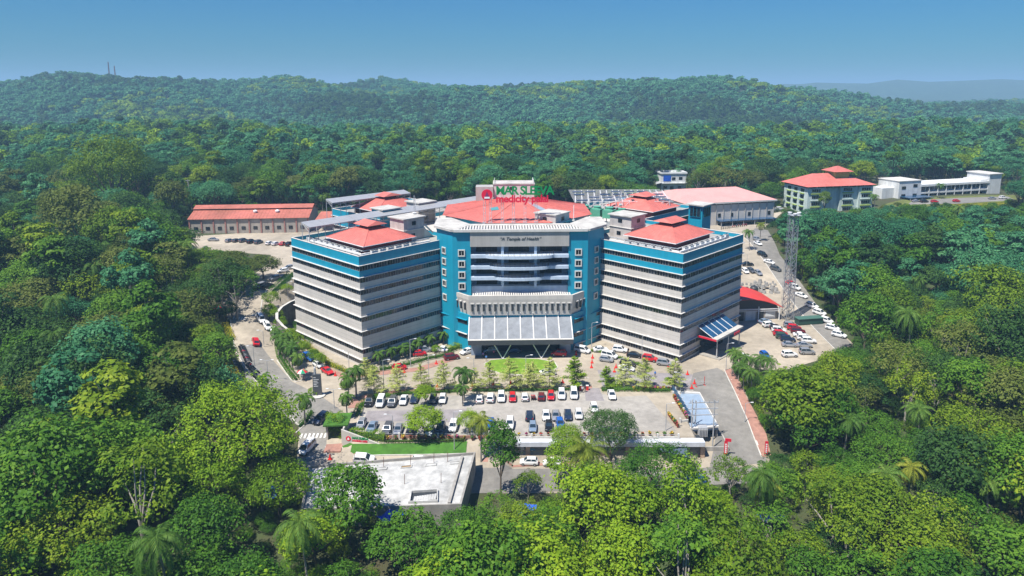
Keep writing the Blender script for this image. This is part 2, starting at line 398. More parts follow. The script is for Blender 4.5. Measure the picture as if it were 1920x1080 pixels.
K = [((432, 600), (440, 655), (468, 700), (512, 752), (562, 800)), ((488, 590), (492, 560), (500, 545), (520, 510)), ((519, 676), (545, 712), (556, 717), (566, 714), (576, 708)),
     ((690, 739), (760, 730), (1096, 725)), ((1358, 694), (1366, 712), (1402, 790), (1428, 858)), ((640, 838), (648, 850), (668, 856), (720, 854), (874, 851)),
     ((555, 812), (580, 790), (585, 770)), ((1130, 727), (1300, 733)), ((1470, 545), (1570, 660)), ((1398, 447), (1470, 545))]
for q in K: struct(kerb(pxs(*q)))
struct(kerb(lawn_poly, closed=True))
# ------------------------------------------------------------------ the hospital
teal = mat('teal_paint', (0.004, 0.29, 0.43), 0.55, var=0.08, scale=0.25, streak=0.12)
wallg = mat('pale_wall_tile', (0.58, 0.545, 0.495), 0.7, var=0.05, scale=0.15, streak=0.12, blotch=0.1)
panelg = mat('grey_panel', (0.44, 0.42, 0.39), 0.6, var=0.08, scale=0.5, streak=0.22)
ledge_m = mat('white_ledge', (0.64, 0.615, 0.57), 0.7, var=0.12, scale=1.2, streak=0.1)
deckm = mat('roof_deck', (0.34, 0.32, 0.29), 0.9, var=0.35, scale=0.35, bump=0.2, detail=8)
slabm = mat('weathered_slab', (0.50, 0.48, 0.44), 0.85, var=0.35, scale=0.3, bump=0.15, detail=8)
redroof = mat('red_sheet_roof', (0.64, 0.175, 0.14), 0.6, var=0.18, scale=0.35, streak=0.15, detail=8, blotch=0.18)
redwall = mat('dark_red_wall', (0.16, 0.015, 0.02), 0.7, var=0.2, scale=1)
steel = mat('galvanised_steel', (0.50, 0.51, 0.52), 0.5, metal=0.3, var=0.2, scale=1)
white_st = mat('white_steel', (0.78, 0.78, 0.77), 0.5, var=0.1, scale=2)
bluewhite = mat('pale_blue_paint', (0.50, 0.60, 0.72), 0.6, var=0.1, scale=0.6, streak=0.15)
greyblue = mat('grey_blue_wall', (0.27, 0.33, 0.42), 0.6, var=0.15, scale=0.8, streak=0.15)
darkm = mat('dark_metal', (0.035, 0.04, 0.045), 0.5, var=0.2, scale=2)
skyl = mat('teal_skylight', (0.09, 0.30, 0.30), 0.3, var=0.2, scale=2)
cgrey = mat('bare_concrete', (0.36, 0.34, 0.31), 0.9, var=0.3, scale=0.4, bump=0.2, streak=0.3)
mullm = mat('window_mullion', (0.26, 0.245, 0.225), 0.6)
def glass_mat(name, col, rough=0.08, lightpane=0.05):
    m = mat(name, col, rough, spec=0.6); n, l = mnode(m); b = n['Principled BSDF']
    ge = n.new('ShaderNodeNewGeometry'); rp = n.new('ShaderNodeValToRGB'); e = rp.color_ramp.elements; rp.color_ramp.interpolation = 'CONSTANT'
    e[0].color = (*(x * 0.5 for x in col), 1); e[1].position = 0.4; e[1].color = (*col, 1)
    k = e.new(0.75); k.color = (*(x * 2.2 for x in col), 1); k = e.new(1 - lightpane); k.color = (0.13, 0.12, 0.12, 1)
    l.new(ge.outputs['Random Per Island'], rp.inputs[0]); l.new(rp.outputs[0], b.inputs['Base Color']); return m
glass = glass_mat('dark_window_glass', (0.014, 0.02, 0.03))
canopy_glass = mat('frosted_canopy_glass', (0.21, 0.225, 0.245), 0.7, var=0.25, scale=0.5, spec=0.6)
blue_glass = mat('blue_canopy_glass', (0.02, 0.075, 0.16), 0.12, var=0.3, scale=0.4, spec=0.6)

H = thing('hospital_building', 'large hospital with teal and grey striped wings round a teal central tower', 'hospital', HB, HROT)
def hp(x, y, z):
    """photo pixel at height z, in the hospital's own axes"""
    p = gp(x, y, z); a = to_local(p); return Vector((a[0], a[1], z))
WT = [27.0, 23.9, 20.75, 17.6, 13.6, 9.7, 5.05, 2.0]; WH = 1.42
def scaled(q, e):
    cx = sum(p[0] for p in q) / len(q); cy = sum(p[1] for p in q) / len(q)
    out = []
    for x, y in q:
        r = math.hypot(x - cx, y - cy); k = (r + e * 1.4142) / r; out.append((cx + (x - cx) * k, cy + (y - cy) * k))
    return out
def ring(M, qo, qi, z0, z1, mi=0):
    n = len(qo)
    for i in range(n):
        j = (i + 1) % n
        M.face([(*qo[i], z0), (*qo[j], z0), (*qo[j], z1), (*qo[i], z1)], mi)
        M.face([(*qi[j], z0), (*qi[i], z0), (*qi[i], z1), (*qi[j], z1)], mi)
        M.face([(*qo[i], z1), (*qo[j], z1), (*qi[j], z1), (*qi[i], z1)], mi)
WINM = {}
balc_glass = mat('balcony_glass', (0.008, 0.012, 0.018), .3, spec=.25)
def window_mesh(w, h, n, frame=mullm, fw=0.09, glz=None):
    key = (round(w, 2), h, n, frame.name, glz and glz.name)
    if key in WINM: return WINM[key]
    M = MB(); pw = w / n
    for i in range(n): M.face([(i * pw + .02, 0, .02), ((i + 1) * pw - .02, 0, .02), ((i + 1) * pw - .02, 0, h - .02), (i * pw + .02, 0, h - .02)], 0)
    for i in range(n + 1): M.box(i * pw - fw / 2, -.07, 0, i * pw + fw / 2, .03, h, 1)
    M.box(0, -.05, -.02, w, .03, .06, 1); M.box(0, -.05, h - .06, w, .03, h + .02, 1)
    WINM[key] = M.mesh('window', [glz or glass, frame]); return WINM[key]
def place_windows(parent, p0, p1, z, h, bay, panes, inset=0.1, pier=0.25):
    p0, p1 = Vector((*p0, 0)), Vector((*p1, 0)); d = p1 - p0; L_ = d.length; d.normalize(); nrm = Vector((d.y, -d.x, 0))
    n = max(1, round(L_ / bay)); w = L_ / n
    for i in range(n):
        q = p0 + d * (i * w + pier / 2) - nrm * inset
        o = obj('window', window_mesh(w - pier, h, panes), parent, (q.x, q.y, z)); o.rotation_euler = (0, 0, math.atan2(d.y, d.x))
def wing(s, rear=False):
    q = [(41, 0), (64.6, 23.6), (41, 47.2), (17.4, 23.6)]
    if rear: q = [(x, 96.0 - y) for x, y in q][::-1]
    if s < 0: q = [(-x, y) for x, y in q][::-1]
    W = MB(); tops = [29.4] + [t - WH for t in WT]
    bands = [(WT[0], 28.3)] + [(WT[k], WT[k - 1] - WH) for k in range(1, 8)] + [(-2.0, WT[7] - WH)]
    for k, (a, b_) in enumerate(bands): W.prism(q, a, b_, 0 if k < 2 else 1)
    qi = scaled(q, -.3); ring(W, q, qi, 28.3, 29.4, 0)
    wg = W.build('wing', [teal, wallg, deckm], H)
    cop = MB(); ring(cop, scaled(q, .06), scaled(q, -.34), 29.4, 29.52); cop.build('coping', ledge_m, wg)
    D = MB(); D.face([(*p, 28.32) for p in scaled(q, -.31)]); D.build('roof_deck', deckm, wg)
    core = MB()
    for k in range(8): core.prism(scaled(q, -.45), WT[k] - WH - .05, WT[k] + .05)
    core.build('window_backing', darkm, wg)
    for k in range(8):
        if rear and k > 1: break
        e = MB(); qo = scaled(q, .42); ring(e, qo, scaled(q, -.1), WT[k] - .02, WT[k] + .12)
        e.face([(*p, WT[k] - .02) for p in qo][::-1]); e.build('ledge', ledge_m, wg)
    edges = [(q[i], q[(i + 1) % 4]) for i in range(4)]
    for a, b_ in edges:
        d = Vector((b_[0] - a[0], b_[1] - a[1])); nrm = Vector((d.y, -d.x)).normalized()
        if nrm.y > -.1: continue                     # the faces turned from the car park
        inner = nrm.x * s < 0
        if rear and inner: continue
        if inner:                                    # this face stops at the tower
            if s > 0: a = (22.9, 18.1)
            else: b_ = (-22.9, 18.1)
        for k in range(8):
            if rear and k > 1: break
            place_windows(wg, a, b_, WT[k] - WH, WH, 4.1, 5)
    # vertical joints / air grilles: thin panel joints that run round each spandrel
    J = MB()
    for k in range(2, 8):
        a, b_ = WT[k], WT[k - 1] - WH
        for t in ((.5,) if b_ - a < 2.2 else (.34, .67)):
            z = a + (b_ - a) * t; ring(J, scaled(q, .012), scaled(q, -.05), z - .025, z + .025)
    J.build('panel_joint', mat('joint_line', (0.36, 0.34, 0.31), 0.9), wg)
    return wg, q
wings = [wing(-1), wing(1), wing(-1, True), wing(1, True)]
C = MB(); C.prism([(-23.4, 22), (23.4, 22), (40, 48), (23.4, 76), (-23.4, 76), (-40, 48)], -2, 28.2)
C.build('core_block', wallg, H)

def hip_roof(s, base, la, lb, out, inn, ez=31.0, top=34.2, cap=True):
    """red hipped roof over plant rooms, with a raised ventilated cap"""
    base = Vector(base); q = [base, base + out * la, base + out * la + inn * lb, base + inn * lb]
    if s < 0: q = q[::-1]
    c = sum(q, Vector((0, 0))) / 4
    W = MB(); W.prism([tuple(c + (p - c) * .9) for p in q], 28.2, ez)
    ro = MB(); q1 = [c + (p - c) * .28 for p in q]
    ro.frustum([tuple(p) for p in q], ez, [tuple(p) for p in q1], top - .3, 0); ro.prism([tuple(c + (p - c) * 1.015) for p in q], ez - .18, ez - .01, 1)
    r = ro.build('roof', [redroof, white_st], H); W.build('plant_room_wall', redwall, r)
    g = MB(); g.prism([tuple(c + (p - c) * .23) for p in q], top - .35, top + .5); g.build('vent_band', redwall, r)
    k = MB(); qa = [c + (p - c) * .38 for p in q]
    mid0 = (qa[0] + qa[3]) / 2; mid1 = (qa[1] + qa[2]) / 2; m0 = mid0.lerp(mid1, .1); m1 = mid0.lerp(mid1, .9); z0, z1 = top + .5, top + 1.5
    A, B, C_, D_ = [(*p, z0) for p in qa]; M0, M1 = (*m0, z1), (*m1, z1)
    k.face([A, B, M1, M0]); k.face([C_, D_, M0, M1]); k.face([B, C_, M1]); k.face([D_, A, M0]); k.face([D_, C_, B, A])
    k.build('roof_cap', redroof, r)
    for p, t in (((q[0] + q[1]) / 2, .45), ((q[0] + q[3]) / 2, .45), ((q[1] + q[2]) / 2, .4)):
        a = p.lerp(c, .38); b_ = p.lerp(c, .6); d = (b_ - a).normalized(); nn = Vector((-d.y, d.x)) * .5
        za = ez + (top - .3 - ez) * (.38 / .76); zb = ez + (top - .3 - ez) * (.6 / .76)
        M = MB(); M.face([(*(a - nn), za + .05), (*(a + nn), za + .05), (*(b_ + nn), zb + .05), (*(b_ - nn), zb + .05)]); M.build('skylight', skyl, r)
    # standing seams
    sm = MB()
    for i in range(4):
        a0, a1 = q[i], q[(i + 1) % 4]; b0, b1 = q1[i], q1[(i + 1) % 4]
        sm.beam((*a0, ez + .04), (*b0, top - .26), .3, .08)
        kk = int((a1 - a0).length / 1.2)
        for j in range(1, kk):
            t = j / kk
            sm.beam((*a0.lerp(a1, t), ez + .01), (*b0.lerp(b1, t), top - .3), .07, .06)
    sm.build('roof_seam', redroof, r)
    return r
I2 = .70711
hip_roof(1, (40.3, 5.2), 20.5, 16.5, Vector((I2, I2)), Vector((-I2, I2)))
hip_roof(-1, (-40.6, 4.4), 18, 17, Vector((-I2, I2)), Vector((I2, I2)))
hip_roof(1, (44.5, 52.5), 17, 20, Vector((I2, I2)), Vector((-I2, I2)))
hip_roof(-1, (-46, 56), 15, 20, Vector((-I2, I2)), Vector((I2, I2)))

# core roof: low red octagon with skylight strips
ap = 22.4; CY_ = 44.0; EZ_, AZ_ = 33.6, 36.8; o8 = [(-.4 + ap / math.cos(math.pi / 8) * math.cos(math.pi / 8 + i * math.pi / 4), CY_ + ap / math.cos(math.pi / 8) * math.sin(math.pi / 8 + i * math.pi / 4)) for i in range(8)]
o1 = [(x * .12, CY_ + (y - CY_) * .12) for x, y in o8]
M = MB(); M.prism([(x * .96, CY_ + (y - CY_) * .96) for x, y in o8], 28, EZ_); M.build('core_roof_wall', wallg, H)
M = MB(); M.frustum(o8, EZ_, o1, AZ_); cr = M.build('core_roof', redroof, H)
M = MB()
for i in range(8):
    a0, a1 = Vector(o8[i]), Vector(o8[(i + 1) % 8]); b0, b1 = Vector(o1[i]), Vector(o1[(i + 1) % 8])
    M.beam((*a0, EZ_ + .05), (*b0, AZ_ + .05), .5, .14)
    for j in range(1, 15): M.beam((*a0.lerp(a1, j / 15), EZ_ + .01), (*b0.lerp(b1, j / 15), AZ_), .09, .08)
M.build('roof_seam', redroof, cr)
def patch(pts, m, lift=.09, name='skylight'):
    def z(p): # height on the facet
        x_, y_ = abs(p[0] + .4), abs(p[1] - CY_); k = max(x_, y_, (x_ + y_) * .7071) / ap; return AZ_ - (k - .12) / .88 * (AZ_ - EZ_)
    M = MB(); M.face([(*p, z(p) + lift) for p in pts]); return M.build(name, m, cr)
patch([(-8.2, 33.2), (-5.9, 33.2), (-6.3, 36.6), (-8.6, 36.2)], skyl)
patch([(1.0, 44.0), (3.4, 43.4), (8.4, 33.6), (6.0, 33.4)], mat('grey_skylight_sheet', (0.30, 0.36, 0.42), .4, var=.2, scale=1))
patch([(6.1, 33.3), (8.5, 33.5), (9.9, 30.6), (7.3, 30.2)], skyl, .12)

# central tower
T = MB()
lm = [(-23.2, 19.4), (-18.5, 13.4), (-13.6, 13.4), (-13.6, 30), (-23.2, 30)]
rm = [(13.0, 13.4), (18.3, 13.4), (23.5, 19.6), (23.5, 30), (13.0, 30)]
T.prism(lm, -1, 32.2); T.prism(rm, -1, 32.2); T.box(-13.6, 16.6, 0, 13.0, 30, 32.2, 1)
for s in (-1, 1):
    w_ = [(s * 23.3, 19.5), (s * 18.4, 13.4), (s * 13.3, 13.4), (s * 13.3, 13.7), (s * 18.2, 13.7), (s * 23.0, 19.6), (s * 23.0, 30), (s * 23.3, 30)]
    T.prism(w_ if s < 0 else w_[::-1], 32.2, 32.96)
tw = T.build('tower', [teal, greyblue], H)
M = MB(); M.box(-13.7, 12.9, 28.8, 13.1, 16.7, 33.0); pn = M.build('name_panel', panelg, H)
text('lettering', '“A Temple of Health”', darkm, 1.25, pn, (-0.2, 12.86, 30.5), (R(90), 0, 0), .03, .012, .28)
M = MB(); M.prism([(-24.0, 19.2), (-18.9, 12.9), (-17.2, 12.9), (-14.5, 18.6), (14.5, 18.6), (17.2, 12.9), (18.8, 12.9), (24.2, 19.3), (24.2, 31), (20, 31), (14, 21.0), (-14, 21.0), (-20, 31), (-24.0, 31)], 32.95, 33.55)
rs = M.build('tower_roof', slabm, H)
M = MB(); M.box(-18.1, 12.5, 32.9, 18.1, 13.1, 33.6)
for i in range(45):
    x = -16.8 + i * .765; M.box(x - .2, 13.1, 33.1, x + .2, min(18.7, 13.2 + (17.2 - abs(x)) * 2.1), 33.5)
M.build('pergola_fin', ledge_m, rs)
# balconies in the recess
for k, (zt, hw, pr) in enumerate(((26.55, 9.2, 2.3), (23.45, 7.9, 2.1), (20.4, 6.4, 1.8))):
    M = MB(); M.box(-13.6, 12.7, zt - .9, 13.0, 16.7, zt)
    bl = M.build('balcony', bluewhite, H)
    N = 18; arc = [(-.3 + hw * math.sin(R(-90 + 180 * i / N)) , 12.72 - pr * math.cos(R(-90 + 180 * i / N)) ** .8 if 0 < i < N else 12.72) for i in range(N + 1)]
    M = MB(); M.prism(arc, zt - .75, zt + .03); M.build('bowed_slab', bluewhite, bl)
    if k == 0:
        M = MB()
        for i in range(30):
            x = -.3 + (i - 14.5) * .56; yf = 12.72 - pr * max(0, 1 - ((x + .3) / hw) ** 2) ** .4
            M.box(x - .13, yf + .15, zt + .04, x + .13, yf + 1.5, zt + .16)
        M.build('slat', ledge_m, bl)
    M = MB(); arc3 = [(x, y + .12, zt + 1.1) for x, y in arc]
    M.tube(arc3, .05, 5); M.tube([(x, y, z - .45) for x, y, z in arc3], .03, 4)
    for i in range(0, N + 1): M.tube([(arc[i][0], arc[i][1] + .12, zt), (arc[i][0], arc[i][1] + .12, zt + 1.1)], .035, 4)
    M.build('railing', darkm, bl)
for zt in (28.75, 25.6, 22.5, 19.5):
    for x0, x1 in ((-12.2, -6.5), (-3.3, 2.3), (5.4, 11.4)):
        w = obj('balcony_window', window_mesh(x1 - x0, 2.15, 4, darkm, glz=balc_glass), tw, (x0, 16.52, zt - 2.2))
for x in (-5.0, 4.0):
    M = MB(); M.box(x - .35, 13.4, 17.2, x + .35, 14.1, 28.8); M.build('column', bluewhite, tw)
# square framed windows on the teal shafts
def framed(c, d, sz=1.35):
    M = MB(); e = sz / 2
    for a, b_, c_, f in ((-e - .28, -e, -e - .28, e + .28), (e, e + .28, -e - .28, e + .28)): M.box(a, -.24, c_, b_, .06, f, 1)
    M.box(-e, -.24, -e - .28, e, .05, -e, 1); M.box(-e, -.24, e, e, .05, e + .28, 1)
    for i in range(2): M.face([(-e + i * e + .03, -.08, -e), (-e + (i + 1) * e - .03, -.08, -e), (-e + (i + 1) * e - .03, -.08, e), (-e + i * e + .03, -.08, e)], 0)
    M.box(-.05, -.13, -e, .05, .04, e, 1)
    o = M.build('window', [glass, ledge_m], tw, c); o.rotation_euler = (0, 0, d); return o
for z in (27.0, 23.95, 20.85, 17.7):
    framed((-16.1, 13.36, z), 0); framed((15.7, 13.36, z), 0)
for z in (27.0, 23.95, 20.85, 17.7, 13.7):
    framed((-21.0, 16.65, z), math.atan2(13.4 - 19.4, 4.7)); framed((21.0, 16.55, z), math.atan2(6.2, 5.2))
# drum: the grey parapet storey over the entrance, with slit windows
dq = [(-20.2, 16.2), (-14.2, 9.6), (13.9, 9.6), (20.4, 16.6), (20.4, 21), (-20.2, 21)]; db = [(-19.4, 16.6), (-13.6, 10.0), (13.4, 10.0), (19.6, 17), (19.6, 21), (-19.4, 21)]
M = MB(); M.frustum(db, 10.4, dq, 14.9)
di = [(-19.6, 16.4), (-13.9, 10.1), (13.6, 10.1), (19.8, 16.8), (19.8, 21), (-19.6, 21)]; ring(M, dq, di, 14.9, 16.0)
dr = M.build('entrance_drum', wallg, H)
for i in range(18):
    x = -13.2 + i * 1.54; M = MB(); M.box(-.28, -.1, 0, .28, .3, 2.0, 0); M.box(-.5, -.22, 2.0, .5, .2, 2.28, 1); M.build('slit_window', [darkm, ledge_m], dr, (x, 9.72, 11.7))
for s in (-1, 1):
    for i in range(4):
        t = .2 + i * .2; x = s * (14.2 + 5.6 * t); y = 9.75 + 6.2 * t
        M = MB(); M.box(-.24, -.1, 0, .24, .3, 2.0, 0); M.box(-.45, -.22, 2.0, .45, .2, 2.25, 1); o = M.build('slit_window', [darkm, ledge_m], dr, (x, y, 11.8)); o.rotation_euler = (0, 0, s * R(48))
M = MB()
for i in range(44):
    x = -13.0 + i * .61; t = (x + 13) / 26.8; yb = 12.4 + 1.3 * abs(math.sin(t * math.pi * 2)) ** 1.2
    M.box(x - .19, 10.2, 15.75, x + .19, yb, 15.95)
M.build('pergola_fin', ledge_m, dr)
M = MB(); M.box(-13.5, 14.6, 14.92, 13.0, 16.6, 17.3); M.build('terrace_step', bluewhite, dr)
pq = [(-23.0, 18.9), (-14.1, 10.3), (14.0, 10.3), (23.2, 18.9), (23.2, 30), (-23.0, 30)]
M = MB(); M.prism(pq, -1, 10.42); pod = M.build('podium', teal, H)
for s in (-1, 1):
    a, b_ = (Vector((-22.6, 18.5)), Vector((-14.6, 10.8))) if s < 0 else (Vector((14.5, 10.8)), Vector((22.8, 18.5)))
    d = (b_ - a).normalized(); nn = Vector((d.y, -d.x)) * .06
    for z0, z1 in ((7.6, 8.8), (3.6, 4.8)) + (((.4, 1.5),) if s > 0 else ()):
        w = obj('window', window_mesh((b_ - a).length, z1 - z0, 8, darkm), pod, (a.x + nn.x, a.y + nn.y, z0)); w.rotation_euler = (0, 0, math.atan2(d.y, d.x))
        M = MB(); M.beam((*(a + nn * 5), z1 + .08), (*(b_ + nn * 5), z1 + .08), .5, .12); M.build('ledge', ledge_m if z0 < 5 else teal, pod)
# portico
pc = MB(); pc.box(-14.2, 3.5, 4.35, 13.6, 4.0, 5.65); pc.box(-14.2, 4.0, 4.35, -13.7, 10.2, 5.5); pc.box(13.1, 4.0, 4.35, 13.6, 10.2, 5.5); pc.box(-13.7, 4.0, 4.9, 13.1, 10.3, 5.1)
po = pc.build('portico', mat('charcoal_fascia', (0.055, 0.06, 0.07), .6, var=.2, scale=1), H)
M = MB(); M.box(-14.25, 3.44, 5.66, 13.65, 4.15, 5.8); M.build('coping', ledge_m, po)
nseg = 8; x0, x1 = -14.1, 13.5
for i in range(nseg):
    a = x0 + (x1 - x0) * i / nseg; b_ = x0 + (x1 - x0) * (i + 1) / nseg; M = MB()
    M.face([(a + .08, 4.1, 5.75), (b_ - .08, 4.1, 5.75), (b_ - .08, 10.25, 9.7), (a + .08, 10.25, 9.7)]); M.build('glass_panel', canopy_glass, po)
M = MB()
for i in range(nseg + 1):
    a = x0 + (x1 - x0) * i / nseg; M.beam((a, 4.0, 5.8), (a, 10.3, 9.85), .22, .22)
    if 0 < i < nseg: M.beam((a, 10.2, 9.8), (a, 9.7, 11.2), .16, .16)
M.build('rib', white_st, po)
for x in (-5.1, 5.2):
    for e in (-2.6, 2.6):
        M = MB(); M.tube([(x, 4.9, 0), (x + e, 4.9, 4.6)], .14, 8); M.build('column', white_st, po)
for x in (-12.2, 11.9):
    M = MB(); M.box(x - 1.4, 7.5, 0, x + 1.4, 10.3, 4.9); M.build('pier', greyblue, po)
M = MB(); M.box(-10.7, 9.9, 0, 10.4, 10.22, 4.9); M.build('entrance_glazing', glass, po)
# side porch on the right wing
sp = MB(); a = Vector((47.0, 6.0)); d = Vector((I2, I2)); nn = Vector((I2, -I2)); L_ = 15
def q3(u, v, z): p = a + d * u + nn * v; return (p.x, p.y, z)
sp.face([q3(0, 6.2, 5.2), q3(L_, 6.2, 5.2), q3(L_, 6.2, 5.75), q3(0, 6.2, 5.75)]); sp.face([q3(0, 6.2, 5.2), q3(0, 0, 5.2), q3(L_, 0, 5.2), q3(L_, 6.2, 5.2)]); sp.face([q3(0, 0, 5.2), q3(0, 6.2, 5.2), q3(0, 6.2, 5.75), q3(0, 0, 5.75)])
sp.face([q3(0, 4.6, 5.75), q3(0, 6.2, 5.75), q3(L_, 6.2, 5.75), q3(L_, 4.6, 5.75)]); sp.face([q3(L_, 0, 5.2), q3(L_, 0, 5.75), q3(L_, 6.2, 5.75), q3(L_, 6.2, 5.2)])
so = sp.build('side_porch', slabm, H)
for i in range(5):
    u0, u1 = .3 + i * (L_ - .6) / 5, .3 + (i + 1) * (L_ - .6) / 5
    M = MB(); M.face([q3(u0 + .06, 4.6, 5.82), q3(u1 - .06, 4.6, 5.82), q3(u1 - .06, .1, 8.0), q3(u0 + .06, .1, 8.0)]); M.build('glass_panel', blue_glass, so)
    M = MB(); M.beam(q3(u0, 4.7, 5.85), q3(u0, .1, 8.05), .14, .14); M.build('rib', white_st, so)
sr = mat('red_sign_panel', (0.62, 0.01, 0.035), .5)
M = MB(); M.beam(q3(-.1, .4, 5.45), q3(-.1, 6.0, 5.45), .15, .5); M.build('sign_strip', sr, so)
M = MB(); M.beam(q3(9.4, 6.35, 4.85), q3(12.6, 6.35, 4.85), .15, .6); M.build('sign_strip', sr, so)
for u in (1.2, 7.5, 14):
    M = MB(); M.tube([q3(u, 5.6, -.1), q3(u, 5.6, 5.25)], .16, 8); M.build('column', steel, so)
M = MB()
M.prism([q3(.5, .3, 0)[:2], q3(.5, 6.8, 0)[:2], q3(7.0, 6.8, 0)[:2], q3(7.0, .3, 0)[:2]], -.1, .28); M.prism([q3(8.2, .3, 0)[:2], q3(8.2, 6.8, 0)[:2], q3(14.6, 6.8, 0)[:2], q3(14.6, .3, 0)[:2]], -.1, .28)
M.build('porch_floor', pale_conc, so)
M = MB(); M.prism([q3(2.0, .1, 0)[:2], q3(2.0, 1.2, 0)[:2], q3(13, 1.2, 0)[:2], q3(13, .1, 0)[:2]], 0.3, 3.4); M.build('glazed_lobby', glass, so)

# roof-top stair houses
def hut(name, c, lx, ly, z0, z1, rot, wallm, over=.6, wins=((-.2, 0),), steps=False):
    M = MB(); M.cbox((0, 0, z0), lx, ly, z1 - z0); o = M.build(name, wallm, H, (c[0], c[1], 0)); o.rotation_euler = (0, 0, rot)
    M = MB(); M.cbox((0, 0, z1), lx + 2 * over, ly + 2 * over, .3); M.build('flat_roof', slabm, o)
    M = MB(); M.cbox((0, 0, z0 + (z1 - z0) * .5 - .1), lx + .5, ly + .5, .18); M.build('ledge', ledge_m, o)
    for f in (0, 1):
        w = obj('window', window_mesh(1.3, 1.1, 2, darkm), o, ((-lx * .1, -ly / 2 - .03, z1 - 1.9) if f == 0 else (lx / 2 + .03, -.6, z1 - 1.9)))
        if f: w.rotation_euler = (0, 0, R(90))
        w2 = obj('window', window_mesh(1.3, 1.1, 2, darkm), o, ((-lx * .1 - .4, -ly / 2 - .03, z0 + .9) if f == 0 else (lx / 2 + .03, .4, z0 + .9)))
        if f: w2.rotation_euler = (0, 0, R(90))
    if steps:
        M = MB()
        for i in range(9): M.box(lx / 2 + .2 + i * .35, -ly / 2 + .2, z0, lx / 2 + .55 + i * .35, -ly / 2 + 1.5, z0 + 3.0 - i * .33)
        M.beam((lx / 2 + .2, -ly / 2 + .15, z0 + 4.0), (lx / 2 + 3.4, -ly / 2 + .15, z0 + 1.1), .08, .5); M.build('stair', ledge_m, o)
    return o
cream = mat('cream_render', (0.52, 0.48, 0.45), .85, var=.2, scale=.5, streak=.2)
hut('stair_house', (-32.3, 26.5), 7.2, 6.4, 28.3, 34.6, R(45), cream, .5, steps=True)
hut('stair_house', (-41.0, 43.0), 6.2, 6.0, 28.3, 34.4, R(45), teal, .5)
hut('stair_house', (-31.5, 54.5), 6.5, 6.5, 28.3, 34.6, R(45), cream, .5)
hut('stair_house', (31.5, 27.5), 7.5, 7.0, 28.3, 34.8, R(-45), cream, .5)
hut('lift_house', (9.4, 26.5), 7.2, 7.2, 31, 35.6, R(-38), cream, .3)
o = hut('stair_house', (-1.0, 62), 13.5, 8, 28.3, 39.6, 0, ledge_m, .2); o.name = 'lift_tower'
M = MB(); M.box(-13.6, 56.5, 30, -7.9, 62, 39.0); M.build('tank_room', panelg, H)
M = MB()
for a_, b_ in (((-6.5, -4.0), (6.5, -4.0)), ((6.5, -4.0), (6.5, 3.9)), ((-6.5, -4.0), (-6.5, 3.9))):
    M.beam((*a_, 40.9), (*b_, 40.9), .08); M.beam((*a_, 40.3), (*b_, 40.3), .06)
    for t in range(7): x = a_[0] + (b_[0] - a_[0]) * t / 6; y = a_[1] + (b_[1] - a_[1]) * t / 6; M.beam((x, y, 39.7), (x, y, 40.9), .07)
M.build('railing', white_st, o)
# glazed lift shaft on the rear right wing
M = MB(); M.prism([(58.2, 59.8), (62.3, 63.9), (66.0, 60.2), (61.9, 56.1)], 20, 32.2); g = M.build('lift_shaft', teal, H)
M = MB(); M.prism([(57.0, 59.8), (62.3, 65.1), (67.3, 60.2), (61.9, 54.8)], 32.2, 32.6); M.build('flat_roof', slabm, g)
for a_, b_ in (((58.55, 59.1), (61.3, 56.4)), ((62.5, 56.35), (65.5, 59.4))):
    w = obj('window', window_mesh(math.dist(a_, b_), 3.2, 3, teal), g, (a_[0] + (-.08), a_[1] - .08, 28.4)); w.rotation_euler = (0, 0, math.atan2(b_[1] - a_[1], b_[0] - a_[0]))
# pipe runs along the roof edge
for s in (-1, 1):
    o = wings[0][0] if s < 0 else wings[1][0]
    for k, (e, z, r) in enumerate(((2.2, 29.1, .28), (3.4, 29.6, .2))):
        A = (s * 41.0, e * 1.4142 + .6); Bp = (s * (64.6 - 1.4142 * e - 3), 23.6 - 2.4); Cp = (s * (24.5 + e * .3), 17.6 + e * .9)
        M = MB(); M.beam((*A, z), (*Bp, z), r * 1.8, r * 1.4); M.beam((*A, z), (*Cp, z), r * 1.8, r * 1.4)
        for P0, P1 in ((A, Bp), (A, Cp)):
            for t in range(1, 9): x = P0[0] + (P1[0] - P0[0]) * t / 9; y = P0[1] + (P1[1] - P0[1]) * t / 9; M.beam((x, y, 28.3), (x, y, z), .1)
        M.build('pipe_duct', white_st if k == 0 else steel, o)
